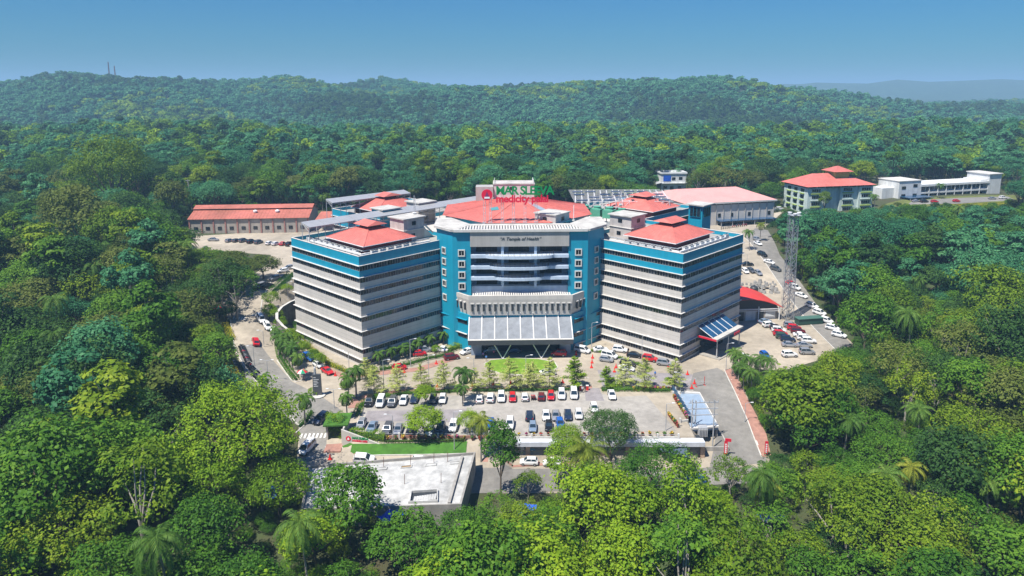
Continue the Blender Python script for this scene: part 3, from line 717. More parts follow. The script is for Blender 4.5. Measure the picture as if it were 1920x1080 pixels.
# ------------------------------------------------------------------ things standing on the hospital's roofs
def hw(x, y, z):
    return Vector((HB.x + HC * x - HS * y, HB.y + HS * x + HC * y, z))
def solar(label, A, B, width, z, tilt, seg=5.0, legs=28.3, panelm=None):
    """a long raised deck of panels on a steel trestle; A, B ends in hospital axes"""
    A, B = Vector((*A, 0)), Vector((*B, 0)); d = B - A; L_ = d.length; d.normalize(); nn = Vector((-d.y, d.x, 0))
    p = hw(A.x, A.y, legs)
    t = thing('solar_canopy', label, 'solar canopy', p, HROT)
    def q(u, v, zz): a_ = d * u + nn * v; return (a_.x, a_.y, zz - legs)
    n = max(1, round(L_ / seg)); w = L_ / n; h0 = z; h1 = z + tilt
    for i in range(n):
        M = MB(); a_, b_ = i * w + .05, (i + 1) * w - .05
        top = [q(a_, 0, h0), q(b_, 0, h0), q(b_, width, h1), q(a_, width, h1)]; bot = [(x, y, zz - .16) for x, y, zz in top]
        M.face(top, 0); M.face(bot[::-1], 1)
        for j in range(4): M.face([bot[j], bot[(j + 1) % 4], top[(j + 1) % 4], top[j]], 1)
        M.build('panel', [panelm or slabpan, steel], t)
    M = MB()
    for i in range(n + 1):
        u = min(i * w, L_ - .1)
        for v, zz in ((.4, h0), (width - .4, h1)): M.beam(q(u, v, legs), q(u, v, zz - .2), .16)
        M.beam(q(u, .4, h0 - 1.4), q(u, width - .4, h1 - .3), .1); M.beam(q(u, .4, h0 - .35), q(u, width - .4, h1 - .35), .12)
        if i < n:
            for v, zz in ((.4, h0), (width - .4, h1)):
                M.beam(q(u, v, zz - 1.5), q(u + w, v, zz - .4), .08); M.beam(q(u, v, zz - 1.6), q(u + w, v, zz - 1.6), .1); M.beam(q(u, v, zz - .45), q(u + w, v, zz - .45), .12)
    M.build('trestle', steel, t)
    return t
slabpan = mat('solar_panel_sheen', (0.33, 0.335, 0.345), .35, var=.1, scale=.6, spec=.6)
frame_pan = mat('solar_panel_blue', (0.05, 0.07, 0.11), .25, var=.2, scale=.8, spec=.6)
solar('long grey solar canopy crossing the left wing roof behind its red hip roof', (-57.8, 18.3), (-8.5, 66.5), 4.6, 33.4, .9)
solar('shorter grey solar canopy over the rear left wing beside the forest', (-60.5, 56.5), (-37.5, 77.5), 4.4, 34.0, .8)
# open lattice of panel frames on the rear right wing
t = thing('solar_rack', 'open white steel lattice rack on the rear right wing roof', 'solar rack', hw(37, 70, 28.3), HROT)
M = MB()
for i in range(15):
    u = -17 + i * 2.3
    M.beam((u, -8, 4.6), (u + 2, 13, 5.6), .16, .12)
    for v in (-8, -1, 6, 13): M.beam((u + (v + 8) / 21 * 2, v, 0), (u + (v + 8) / 21 * 2, v, 4.6 + (v + 8) / 21), .14)
for j in range(12):
    v = -8 + j * 1.9; zz = 4.7 + (v + 8) / 21
    M.beam((-17.5, v, zz), (16.5, v, zz), .2, .1)
for i in range(14):
    u = -17 + i * 2.3; M.beam((u, -8, 2.5), (u + 2.3, -8, 4.6), .1)
M.build('lattice', white_st, t)
for i in range(7):
    for j in range(4):
        if (i * 3 + j * 5) % 4 == 1: continue
        M = MB(); u, v = -16.5 + i * 4.7, -7 + j * 5; zz = 4.85 + (v + 8) / 21
        M.face([(u, v, zz), (u + 3.8, v, zz), (u + 3.8, v + 1.1, zz + .25), (u, v + 1.1, zz + .25)]); M.build('panel', frame_pan, t)
# cooling towers
green_m = mat('cooling_tower_green', (0.10, 0.36, 0.24), .6, var=.2, scale=1)
for i in range(4):
    p = hw(22.0 + i * 3.6, 51.5 - i * 2.2, 28.3)
    t = thing('cooling_tower', f'square green cooling tower on the roof, {ORD[i]} of four counting from the red core roof', 'cooling tower', p, HROT + R(-32), 'cooling towers')
    M = MB(); M.cbox((0, 0, 1.9), 3.4, 3.2, 2.6); M.build('casing', green_m, t)
    M = MB(); M.lathe([(1.3, 0), (1.15, .5), (1.3, .8)], 14, (0, 0, 4.5)); M.build('fan_stack', green_m, t)
    M = MB()
    for a_, b_ in ((-1.5, -1.4), (1.5, -1.4), (1.5, 1.4), (-1.5, 1.4)): M.beam((a_, b_, 0), (a_, b_, 2.0), .18)
    M.build('stand', darkm, t)
# condenser units
M = MB(); M.box(-.9, -.45, .25, .9, .45, 1.5); unit_body = M.mesh('casing', [mat('condenser_casing', (.62, .62, .6), .6, var=.15, scale=2)])
M = MB(); M.lathe([(.38, 0), (.38, .05)], 12, (-.42, 0, 1.5)); M.lathe([(.38, 0), (.38, .05)], 12, (.42, 0, 1.5)); unit_fan = M.mesh('fan_grille', [darkm])
M = MB(); M.box(-.8, -.4, 0, -.65, .4, .25); M.box(.65, -.4, 0, .8, .4, .25); unit_foot = M.mesh('foot', [steel])
def unit(p, rot, label, group):
    t = thing('condenser_unit', label, 'condenser unit', p, rot, group)
    obj('casing', unit_body, t); obj('fan_grille', unit_fan, t); obj('foot', unit_foot, t)
for i in range(9):
    for s, nm in ((-1, 'left'), (1, 'right')):
        t_ = .1 + i * .095
        x = s * (41 + 21.0 * t_); y = 21.0 * t_ + 4.2
        unit(hw(x, y, 28.33), HROT + s * R(45), f'pale condenser unit along the outer parapet of the {nm} wing, {ORD[i]} in line', f'condenser units on the {nm} wing roof')
        if i < 6:
            x = s * (40 - 12.5 * t_ * 1.5); y = 12.5 * t_ * 1.5 + 3.4
            unit(hw(x, y, 28.33), HROT - s * R(45), f'pale condenser unit on the {nm} wing roof beside the tower, {ORD[i]} in line', f'condenser units on the {nm} wing roof')
for i in range(7):
    unit(hw(26 + i * 2.1, 40 + (i % 3) * 1.6, 28.33), HROT + R(20 * i), f'pale condenser unit behind the right wing stair house, {ORD[i]} in line', 'condenser units behind the right stair house')
# mast on the left wing
for k, (x, y, h, nm) in enumerate(((-30.5, 30.0, 12, 'left wing stair house'), (32.5, 46, 11, 'cooling towers on the right'))):
    t = thing('aerial_mast', f'thin lattice aerial mast rising beside the {nm}', 'mast', hw(x, y, 28.3), HROT)
    M = MB()
    for a_ in range(3): M.tube([(.45 * math.cos(a_ * 2.1), .45 * math.sin(a_ * 2.1), 0), (.2 * math.cos(a_ * 2.1), .2 * math.sin(a_ * 2.1), h)], .05, 4)
    for j in range(12):
        z = j * h / 12; r0 = .45 - .25 * j / 12; r1 = .45 - .25 * (j + 1) / 12
        for a_ in range(3): M.tube([(r0 * math.cos(a_ * 2.1), r0 * math.sin(a_ * 2.1), z), (r1 * math.cos(a_ * 2.1 + 2.1), r1 * math.sin(a_ * 2.1 + 2.1), z + h / 12)], .03, 3)
    M.build('lattice', steel, t)
    M = MB(); M.lathe([(.1, 0), (.5, .2), (.6, .5)], 10, (0, -.4, h * .55)); M.lathe([(.08, 0), (.08, 2.2)], 6, (.3, 0, h * .75)); M.build('dish', white_st, t)
for i, (x, y) in enumerate(((15.5, 25), (18.6, 45))):
    t = thing('lightning_rod', f'thin white lightning rod on the {"tower roof right of the lift house" if i == 0 else "roof edge right of the red core roof"}', 'rod', hw(x, y, 33.5 if i == 0 else 28.3), 0)
    M = MB(); M.tube([(0, 0, 0), (0, 0, 4.6)], .09, 6); M.build('rod', white_st, t); M = MB(); M.lathe([(.5, 0), (.45, .3), (.1, .35)], 8); M.build('base', slabm, t)
# roof-top name sign
sgn = thing('rooftop_sign', 'large green and red letters on posts above the red core roof', 'sign', hw(0, 22.0, 33.5), HROT)
grn = mat('sign_green', (0.0, 0.24, 0.06), .45); red = mat('sign_red', (0.72, 0.005, 0.045), .45); wht = mat('sign_white', (.8, .8, .8), .5)
SY = 22.0
def sx(px): return (px - CXP) / FPX * 196.0 + .75 - .8
zt = 41.4 - 33.5
text('letters', 'MAR SLEEVA', grn, 3.35, sgn, (sx(940), 0, zt + .25), (R(90), 0, 0), .12, .085, 0, 'LEFT', .85)
text('letters', 'medicity palai', red, 2.95, sgn, (sx(940), 0, zt - 1.9), (R(90), 0, 0), .12, .075, 0, 'LEFT', .93)
M = MB(); cx_, cz_ = sx(923.5), zt + .2
M.tube([(cx_, -.12, cz_), (cx_, .12, cz_)], 1.55, 28); em = M.build('emblem_disc', red, sgn)
M = MB(); M.box(cx_ - .75, -.2, cz_ - 1.05, cx_ + .75, -.13, cz_ - .55)
M.build('emblem_base', wht, em)
M = MB()
for w0, w1, z0, z1 in ((.62, .45, -.5, -.2), (.5, .3, -.15, .2), (.34, .16, .25, .55), (.14, .02, .6, 1.05)):
    M.face([(cx_ - w0, -.16, cz_ + z0), (cx_ + w0, -.16, cz_ + z0), (cx_ + w1, -.16, cz_ + z1), (cx_ - w1, -.16, cz_ + z1)])
M.build('emblem_spire', mat('emblem_purple', (.22, .03, .12), .6), em)
for i, px in enumerate((918.5, 929.5, 952, 973, 995, 1016)):
    M = MB(); x = sx(px); M.tube([(x - .3, .25, 0), (x - .3, .25, zt + 1.5)], .07, 5); M.tube([(x + .3, .25, 0), (x + .3, .25, zt + 1.5)], .07, 5)
    for j in range(10): M.tube([(x - .3, .25, j * .75), (x + .3, .25, j * .75 + (.75 if j % 2 else 0))], .035, 4)
    M.box(x - .6, -.1, -.2, x + .6, .7, .3); M.build('post', steel, sgn)
M = MB(); M.beam((sx(938), .3, zt + .4), (sx(1030), .3, zt + .4), .1); M.beam((sx(938), .3, zt - 1.6), (sx(1030), .3, zt - 1.6), .1); M.build('rail', steel, sgn)
# ------------------------------------------------------------------ other buildings
def frame_of(p0, p1):
    d = Vector((p1[0] - p0[0], p1[1] - p0[1], 0)); return d.length, math.atan2(d.y, d.x)
shed_wall = mat('shed_wall', (0.40, 0.36, 0.31), .85, var=.2, scale=.3, streak=.25)
pink_trim = mat('shed_pilaster', (0.36, 0.17, 0.14), .8, var=.2, scale=1)
shed_red = mat('faded_red_sheet', (0.56, 0.165, 0.12), .6, var=.3, scale=.1, streak=.2, detail=6, col2=(0.30, 0.10, 0.06))
pink_roof = mat('pink_sheet_roof', (0.74, 0.35, 0.31), .5, var=.1, scale=.2, streak=.08)
white_wall = mat('white_render', (0.70, 0.71, 0.70), .8, var=.12, scale=.4, streak=.2)
mint = mat('mint_render', (0.58, 0.68, 0.64), .8, var=.12, scale=.4, streak=.2)
lime = mat('lime_band', (0.30, 0.40, 0.08), .8, var=.15, scale=1)
def seams(M, a0, a1, b0, b1, n, mi=0):
    a0, a1, b0, b1 = map(Vector, (a0, a1, b0, b1))
    for j in range(n + 1): M.beam(a0.lerp(a1, j / n), b0.lerp(b1, j / n), .1, .1, mi)
# long shed on the left
P0, P1 = Vector((-145.0, 297.5, 8.4)), Vector((-95.2, 302.0, 8.4)); L_, an = frame_of(P0, P1)
t = thing('long_shed', 'long shed with red sheet roof and pilastered beige wall before the forest', 'shed', P0, an)
D_ = 22; E_, RZ = 7.0, 10.4
M = MB(); M.box(0, 0, -1, L_, D_, E_); M.face([(0, 0, E_), (0, D_, E_), (0, D_ / 2, RZ)]); M.face([(L_, 0, E_), (L_, D_, E_), (L_, D_ / 2, RZ)]); M.build('wall', shed_wall, t)
M = MB(); sl = (RZ - E_) / (D_ / 2)
M.face([(-.6, -.7, E_ - .7 * sl + .1), (L_ + .6, -.7, E_ - .7 * sl + .1), (L_ + .6, D_ * .36, E_ + D_ * .36 * sl + .1), (-.6, D_ * .36, E_ + D_ * .36 * sl + .1)])
M.face([(L_ + .6, D_ + .7, E_ - .7 * sl + .1), (-.6, D_ + .7, E_ - .7 * sl + .1), (-.6, D_ * .64, E_ + D_ * .36 * sl + .1), (L_ + .6, D_ * .64, E_ + D_ * .36 * sl + .1)])
rf = M.build('roof', shed_red, t)
M = MB(); z0 = E_ + D_ * .34 * sl + .75; M.face([(-.8, D_ * .33, z0), (L_ + .8, D_ * .33, z0), (L_ + .8, D_ / 2, RZ + .9), (-.8, D_ / 2, RZ + .9)]); M.face([(L_ + .8, D_ * .67, z0), (-.8, D_ * .67, z0), (-.8, D_ / 2, RZ + .9), (L_ + .8, D_ / 2, RZ + .9)])
M.box(-.5, D_ * .37, E_ + D_ * .34 * sl, L_ + .5, D_ * .63, z0 + .1); M.build('ridge_monitor', shed_red, rf)
M = MB(); seams(M, (0, -.7, E_ - .7 * sl + .12), (L_, -.7, E_ - .7 * sl + .12), (0, D_ * .36, E_ + D_ * .36 * sl + .12), (L_, D_ * .36, E_ + D_ * .36 * sl + .12), 34); M.build('roof_seam', shed_red, rf)
for x in (.53, .72):
    M = MB(); M.lathe([(.5, 0), (.9, .3), (.95, .9), (.3, 1.3)], 10, (L_ * x, D_ * .22, E_ + D_ * .22 * sl)); M.build('turbine_vent', white_st, rf)
for i in range(11): M = MB(); x = L_ * i / 10; M.box(x - .28, -.25, -1, x + .28, .02, E_ - .05); M.build('pilaster', pink_trim, t)
for i in range(10): o = obj('window', window_mesh(1.6, 1.4, 2, darkm), t, (L_ * (i + .5) / 10 - .8, -.06, 2.0))
M = MB(); M.box(0, -1.0, -1.5, L_, -.05, .2); M.build('plinth', cgrey, t)
# retaining wall in front of it
w0, w1 = at(500, 447), at(566, 443)
t = thing('lean_to', 'small red sheet lean-to roof between long shed and rear left wing', 'lean-to', Vector((-92.5, 303, 8.5)), an)
M = MB(); M.face([(0, 0, 5.4), (9.5, 0, 5.4), (10.5, 7, 8.0), (1.5, 7, 8.0)]); M.face([(1.5, 7, 7.9), (10.5, 7, 7.9), (9.5, 0, 5.3), (0, 0, 5.3)]); M.build('roof', shed_red, t)
M = MB()
for x in (.4, 9): M.box(x, .2, -.5, x + .3, .5, 5.4); M.box(x + 1, 6.4, -.5, x + 1.3, 6.7, 7.8)
M.build('post', steel, t); M = MB(); M.box(2, 4, -.5, 9.6, 4.3, 5.5); M.build('back_wall', cgrey, t)
# big shed on the right
P0, P1 = Vector((72.5, 312.5, 8.6)), Vector((116.8, 325.0, 8.6)); L_, an = frame_of(P0, P1)
t = thing('assembly_hall', 'big grey walled hall with pale pink sheet roof behind the right wing', 'hall', P0, an)
D_, E_, RZ = 34, 11.0, 15.2
M = MB(); M.box(0, 0, -1, L_, D_, E_); M.build('wall', wallg, t)
M = MB(); ri = [(4, D_ * .5, RZ), (L_ - 10, D_ * .5, RZ)]; e = .9; q = [(-e, -e, E_ + .05), (L_ + e, -e, E_ + .05), (L_ + e, D_ + e, E_ + .05), (-e, D_ + e, E_ + .05)]
M.face([q[0], q[1], ri[1], ri[0]]); M.face([q[1], q[2], ri[1]]); M.face([q[2], q[3], ri[0], ri[1]]); M.face([q[3], q[0], ri[0]]); rf = M.build('roof', pink_roof, t)
M = MB(); M.box(-e, -e - .05, E_ - .6, L_ + e, -e + .1, E_ + .12); M.box(L_ + e - .1, -e, E_ - .6, L_ + e + .05, D_, E_ + .12); M.build('fascia', ledge_m, rf)
M = MB(); M.box(0, -.08, E_ - 1.3, L_, -.01, E_ - .6); M.build('vent_band', darkm, t)
for i in range(13): M = MB(); x = .3 + i * (L_ - .6) / 12; M.box(x - .16, -.3, -1, x + .16, 0, E_ - .6); M.build('pilaster', panelg, t)
for i, x in enumerate((.36, .5, .7, .93)): o = obj('window', window_mesh(1.3, 1.7, 2, darkm), t, (L_ * x, -.06, 4.0))
M = MB(); M.box(L_ * .34, -4, 2.6, L_ * .98, -.02, 2.85); M.build('awning', blue_glass, t)
M = MB(); M.box(L_ * .36, -.1, -.5, L_ * .78, -.03, 2.5); M.build('shopfront', glass, t)
for i in range(6): M = MB(); x = L_ * (.35 + i * .125); M.box(x, -3.8, -.8, x + .25, -3.55, 2.6); M.build('awning_post', steel, t)
# hostel
P0, P1 = Vector((139.5, 343.0, 9.0)), Vector((175.5, 351.5, 9.0)); L_, an = frame_of(P0, P1)
t = thing('hostel_building', 'four storey mint white hostel with red hipped roof and square roof turret', 'building', P0, an)
D_, E_ = 20, 13.2
M = MB(); M.box(0, 0, -4, 10, D_, E_); M.box(10, 2.2, -4, 19, D_, E_); M.box(19, .6, -4, L_ - 8, D_, E_); M.box(L_ - 8, -.4, -4, L_, D_, E_); M.build('wall', mint, t)
e = 1.3; rf = MB(); q = [(-e, -e), (L_ + e, -e), (L_ + e, D_ + e), (-e, D_ + e)]; q1 = [(9, D_ * .48), (L_ - 13, D_ * .48), (L_ - 13, D_ * .52), (9, D_ * .52)]
rf.frustum(q, E_ + .9, q1, E_ + 6.0); ro = rf.build('roof', redroof, t)
M = MB(); M.box(0, 0, E_, L_, D_, E_ + .9); M.build('attic', darkm, ro)
for i in range(9): M = MB(); x = .2 + i * (L_ - .6) / 8; M.box(x, -.1, E_ - .1, x + .4, .3, E_ + .9); M.build('attic_post', mint, ro)
M = MB(); M.box(19, 5.5, E_ + 2, 27, 13.5, E_ + 7.2); tt = M.build('turret', lime, ro)
M = MB(); M.frustum([(17.4, 3.9), (28.6, 3.9), (28.6, 15.1), (17.4, 15.1)], E_ + 7.2, [(22.5, 9), (23.5, 9), (23.5, 10), (22.5, 10)], E_ + 9.6); M.build('turret_roof', redroof, tt)
for k in range(4):
    z = .4 + k * 3.3
    for x0, w, y in ((2.2, 5.0, -.06), (20.6, 5.0, .54), (L_ - 6.6, 5.2, -.46)):
        o = obj('window', window_mesh(w, 1.7, 4, white_st), t, (x0, y, z + .8))
        M = MB(); M.box(x0 - .5, y - .75, z - .1, x0 + w + .5, y - .02, z + .35); M.build('balcony_band', lime if k % 2 else mint, t)
    for y0 in (3, 8.5, 14):
        o = obj('window', window_mesh(2.6, 1.5, 2, darkm), t, (-.06, y0 + 2.6, z + .8)); o.rotation_euler = (0, 0, R(-90))
        M = MB(); M.box(-.9, y0 - .4, z - .15, -.02, y0 + 3.1, z + .15); M.build('ledge', lime, t)
# white two storey block
P0, P1 = Vector((198.5, 369.5, 11.5)), Vector((268.0, 392.5, 11.5)); L_, an = frame_of(P0, P1)
t = thing('white_office_block', 'long white two storey block with verandah bays on the wooded slope', 'building', P0, an)
M = MB(); M.box(0, 0, -3, 15, 14, 10.6); M.box(15, 2.6, -3, L_ - 9, 14, 8.3); M.box(L_ - 9, 0, -3, L_, 14, 12.0); M.build('wall', white_wall, t)
M = MB(); M.box(-8, 3, -3, 0, 12, 7.0); M.build('end_bay', white_wall, t)
M = MB(); M.box(15, -.3, 7.2, L_ - 9, 2.6, 8.35); M.box(15, 0, 3.3, L_ - 9, 2.6, 4.1); M.box(L_ - 14, 1, 8.35, L_ - 9, 12, 9.2); M.build('verandah_slab', white_wall, t)
M = MB(); M.box(-.3, -.3, 10.6, 15.3, 14.3, 10.95); M.build('parapet', ledge_m, t); M = MB(); M.box(L_ - 9.6, -.6, 12, L_ + .4, 14.4, 12.4); M.build('parapet', ledge_m, t)
for i in range(9): M = MB(); x = 15.2 + i * (L_ - 24.6) / 8; M.box(x - .2, -.05, -3, x + .2, .35, 7.2); M.build('column', white_wall, t)
for k, z in ((0, .1), (1, 4.2)):
    for i in range(8):
        x = 15.2 + i * (L_ - 24.6) / 8; o = obj('window', window_mesh((L_ - 24.6) / 8 - 1, 2.3, 4, darkm), t, (x + .5, 2.52, z + .4))
for x, z in ((2, 2.2), (2, 6.4), (9.8, 2.2), (9.8, 7.3)): o = obj('window', window_mesh(2.6, 1.5, 2, darkm), t, (x, -.07, z))
M = MB(); M.box(1, -7, 2.5, 17, -.1, 2.75); M.build('car_porch', blue_glass, t)
for x in (1.2, 9, 16.6): M = MB(); M.box(x, -6.9, -3, x + .25, -6.65, 2.5); M.build('porch_post', steel, t)
# small white house at the forest edge
t = thing('white_house', 'small white two storey house with blue sheet at the forest edge', 'house', Vector((80.6, 413, 10.4)), R(4))
M = MB(); M.box(0, 0, -2, 15, 11, 10.5); M.box(-.4, -1.2, 4.9, 15.4, 0, 5.3); M.build('wall', white_wall, t)
M = MB(); ring(M, [(-.5, -.5), (15.5, -.5), (15.5, 11.5), (-.5, 11.5)], [(.1, .1), (14.9, .1), (14.9, 10.9), (.1, 10.9)], 10.5, 11.5); M.build('parapet', white_wall, t)
for x, z in ((10.2, 1.5), (10.6, 7), (6.4, 6.8), (1.5, 1.6), (5.4, 1.4)): obj('window', window_mesh(2.0, 1.7, 2, darkm), t, (x, -.06, z))
M = MB(); M.box(1.2, -.3, 6.2, 5.6, -.05, 9.6); M.build('blue_sheet', mat('blue_tarp', (0.01, 0.09, 0.55), .5, var=.3, scale=1), t)
M = MB(); M.face([(-6, -2, 4.2), (0, -2, 5.6), (0, 6, 5.6), (-6, 6, 4.2)]); M.box(-5.6, -1.6, -2, -5.4, 5.6, 4.1); M.build('lean_to_roof', steel, t)
# arched shed by the right porch
t = thing('arched_shed', 'shed with bright red arched roof beside the lattice tower', 'shed', Vector((68.5, 207.5, 0.0)), R(6))
M = MB(); N = 14; arc = [(-11 + 22 * i / N, 4.4 + 3.6 * math.sin(math.pi * (.06 + .88 * i / N)) - .6) for i in range(N + 1)]
for i in range(N):
    (x0, z0), (x1, z1) = arc[i], arc[i + 1]
    M.face([(x0, -1, z0), (x1, -1, z1), (x1, 15, z1), (x0, 15, z0)]); M.face([(x0, 15, z0 - .15), (x1, 15, z1 - .15), (x1, -1, z1 - .15), (x0, -1, z0 - .15)]); M.face([(x0, -1, z0 - .15), (x1, -1, z1 - .15), (x1, -1, z1), (x0, -1, z0)])
M.build('arched_roof', mat('bright_red_sheet', (.62, .05, .035), .5, var=.1, scale=.5), t, smooth=False)
M = MB(); M.box(-10, .5, -.5, 10, 14, 4.0); M.build('wall', shed_wall, t)
M = MB(); M.face([(x, .45, z - .25) for x, z in arc[1:-1]] + [(10, .45, 4.0), (-10, .45, 4.0)]); M.build('gable_screen', darkm, t)
for i, (x, w, mm) in enumerate(((-3.6, 2.6, darkm), (-.4, 3.2, white_wall), (3.4, 2.0, darkm), (6.0, 3.2, white_wall))): M = MB(); M.box(x, .38, 0, x + w, .5, 3.1); M.build('shutter', mm, t)
M = MB()
for x in (-9.8, -4.2, 3.1, 9.8): M.box(x, -.8, -.5, x + .25, -.55, 4.9)
M.beam((-10, -.6, 4.0), (10, -.6, 4.0), .2); M.beam((-10, -.6, 3.4), (10, -.6, 3.4), .12); M.build('post', white_st, t)
M = MB(); M.box(-6.5, -.3, 0, -4, -.2, 2.4); M.build('notice_board', white_wall, t)
# rock embankment behind it
rock_m = mat('rubble_rock', (.30, .29, .27), .95, var=.45, scale=1.2, bump=.6)
t = thing('rubble_wall', 'loose grey rubble embankment above the arched shed', 'embankment', Vector((74, 232, 2)), 0)
for i in range(70):
    M = MB(); c = Vector((random.uniform(-14, 12), random.uniform(-3, 3), 0)); c.z = .4 + (c.y + 3) * .45 + random.uniform(-.3, .3); s_ = random.uniform(.45, 1.1)
    pts = [(c.x + s_ * math.cos(a_) * random.uniform(.7, 1.1), c.y + s_ * math.sin(a_) * random.uniform(.7, 1.1)) for a_ in [k * math.pi / 3 for k in range(6)]]
    M.frustum(pts, c.z - s_ * .7, [(c.x + (x - c.x) * .55, c.y + (y - c.y) * .55) for x, y in pts], c.z + s_ * random.uniform(.4, .8)); M.build('rock', rock_m, t)
t = thing('water_tank', 'black plastic water tank on the rubble embankment', 'tank', Vector((77.5, 229.5, 3.0)), 0)
M = MB(); M.lathe([(1.3, 0), (1.35, .4), (1.3, .5), (1.35, 1.0), (1.3, 1.5), (1.0, 1.9), (.4, 2.1)], 16); M.build('body', darkm, t); M = MB(); M.lathe([(.4, 2.1), (.42, 2.3)], 12); M.build('lid', darkm, t)
# lattice telecom tower
mast_st = mat('mast_steel', (.30, .32, .34), .5, metal=.3, var=.2, scale=1)
t = thing('telecom_tower', 'tall grey lattice telecom tower beside the red arched shed', 'tower', Vector((81.3, 208.5, 0.2)), R(15))
Ht = 33.0; M = MB(); w0, w1 = 1.25, .85; nlev = 15
def leg(k, z): w = w0 + (w1 - w0) * z / Ht; return (w * (1, 1, -1, -1)[k % 4], w * (-1, 1, 1, -1)[k % 4], z)
for k in range(4): M.tube([leg(k, 0), leg(k, Ht)], .13, 5)
M.build('leg', mast_st, t); M = MB()
for i in range(nlev):
    z0, z1 = Ht * i / nlev, Ht * (i + 1) / nlev
    for k in range(4): M.beam(leg(k, z0), leg(k + 1, z1), .1); M.beam(leg(k + 1, z0), leg(k, z1), .1); M.beam(leg(k, z1), leg(k + 1, z1), .1)
M.build('bracing', mast_st, t)
M = MB()
for i in range(26): z = 1 + i * 1.23; M.beam((-2.4, -.3, z), (-1.3, -.3, z), .06); M.beam((-2.4, .3, z), (-1.3, .3, z), .06)
M.tube([(-2.4, -.3, 0), (-2.0, -.3, Ht)], .05, 4); M.tube([(-2.4, .3, 0), (-2.0, .3, Ht)], .05, 4); M.build('cable_ladder', mast_st, t)
M = MB(); M.box(-1.5, -1.5, Ht, 1.5, 1.5, Ht + .15); M.build('platform', steel, t)
for a_ in range(3): M = MB(); x, y = 1.5 * math.cos(a_ * 2.1), 1.5 * math.sin(a_ * 2.1); M.lathe([(.1, 0), (.55, .3), (.65, .7)], 12, (x, y, Ht + .1)); M.build('dish', white_st, t)
t = thing('site_cabin', 'low dark green equipment cabin at the foot of the lattice tower', 'cabin', Vector((86.5, 205, .4)), R(10))
M = MB(); M.box(-4, -1.2, 0, 4, 1.2, 1.7); M.build('body', mat('dark_green_paint', (.02, .07, .05), .6), t); M = MB(); M.box(-4.2, -1.4, 1.7, 4.2, 1.4, 1.85); M.build('roof', mat('green_sheet', (.06, .14, .11), .6), t)
p = at(362, 402); t = thing('bare_pole', 'tall pale leaning pole at the left end of the long shed', 'pole', p, 0)
M = MB(); M.tube([(0, 0, -1), (-1.2, 0, 17)], [.35, .22], 8); M.build('shaft', mat('pale_pole', (.34, .30, .27), .9, var=.3, scale=1), t); M = MB(); M.beam((-2.2, 0, 16.5), (-.2, 0, 16.5), .18); M.build('crossarm', steel, t)
# distant masts on the hill
for i, (px, py) in enumerate(((206, 150), (217, 152))):
    Y = 1545.0; d = ray(px, py); X = d[0] * Y / d[1]; z = terr(X, Y)
    t = thing('hilltop_mast', f'{"taller" if i == 0 else "shorter"} of two thin red and white masts on the left hilltop', 'mast', Vector((X, Y, z)), 0)
    h = 48 if i == 0 else 41; M = MB()
    for a_ in range(4): M.tube([(1.5 * (1, 1, -1, -1)[a_], 1.5 * (-1, 1, 1, -1)[a_], 0), (.5 * (1, 1, -1, -1)[a_], .5 * (-1, 1, 1, -1)[a_], h)], .3, 4)
    for j in range(14):
        r0 = 1.5 - j / 14; z0 = h * j / 14; z1 = h * (j + 1) / 14
        for a_ in range(4): M.beam((r0 * (1, 1, -1, -1)[a_], r0 * (-1, 1, 1, -1)[a_], z0), (r0 * (1, -1, -1, 1)[a_], r0 * (1, 1, -1, -1)[a_], z1), .25)
    M.build('lattice', mat('mast_red', (.3, .12, .1), .7), t)

# ------------------------------------------------------------------ front edge: grey roof, shops, annex, gate
t = thing('concrete_roof_building', 'flat pale concrete roofed building across the road in front of the lawn', 'building', Vector((-25, 118, -4.2)), 0)
pale_roof = mat('pale_cement_roof', (0.58, 0.575, 0.55), .9, blotch=.38, var=.4, scale=.5, bump=.2, detail=9)
q = [(-13.2, -9.5), (-13.2 + 27.2, -8.0), (15.2, 9.6), (-16.0, 4.6)]
M = MB(); M.prism(q, -4, 4.2); M.build('wall', cgrey, t)
M = MB(); M.face([(*p, 4.23) for p in q]); rf = M.build('roof_deck', pale_roof, t)
qc = (sum(p[0] for p in q) / 4, sum(p[1] for p in q) / 4); qs = [(qc[0] + (p[0] - qc[0]) * .975, qc[1] + (p[1] - qc[1]) * .97) for p in q]
M = MB(); ring(M, q, qs, 4.2, 4.75); M.build('parapet', cgrey, rf)
for i in range(6):
    x = -12.5 + i * 4.6; y = 3.9 + (x + 13) * .155 - .9
    M = MB(); ring(M, [(x, y - 1.0), (x + 2.1, y - .65), (x + 2.1, y + .25), (x, y - .1)], [(x + .15, y - .85), (x + 1.95, y - .52), (x + 1.95, y + .1), (x + .15, y - .22)], 4.24, 4.42)
    M.face([(x + .15, y - .85, 4.3), (x + 1.95, y - .52, 4.3), (x + 1.95, y + .1, 4.3), (x + .15, y - .22, 4.3)], 0 if i != 3 else 1); M.build('roof_hatch', [pale_roof, mat('rusty_hatch', (.30, .2, .09), .9, var=.3, scale=2)], rf)
M = MB(); M.face([(5.0, -7.0, 4.26), (9.6, -6.6, 4.26), (9.2, -3.4, 4.26), (4.8, -3.9, 4.26)]); M.build('stair_well', darkm, rf)
M = MB()
for i in range(9): M.box(5.4 + i * .45, -6.8 + i * .02, 4.27, 5.8 + i * .45, -5.0, 4.3 + i * .07)
ring(M, [(4.7, -7.2), (9.8, -6.8), (9.4, -3.2), (4.5, -3.7)], [(5.0, -7.0), (9.6, -6.6), (9.2, -3.4), (4.8, -3.9)], 4.24, 4.7); M.build('stair', pale_roof, rf)
M = MB(); M.beam((12.7, 8.2, 4.5), (11.8, -7.4, 4.5), .5, .5); M.build('gutter', cgrey, rf)
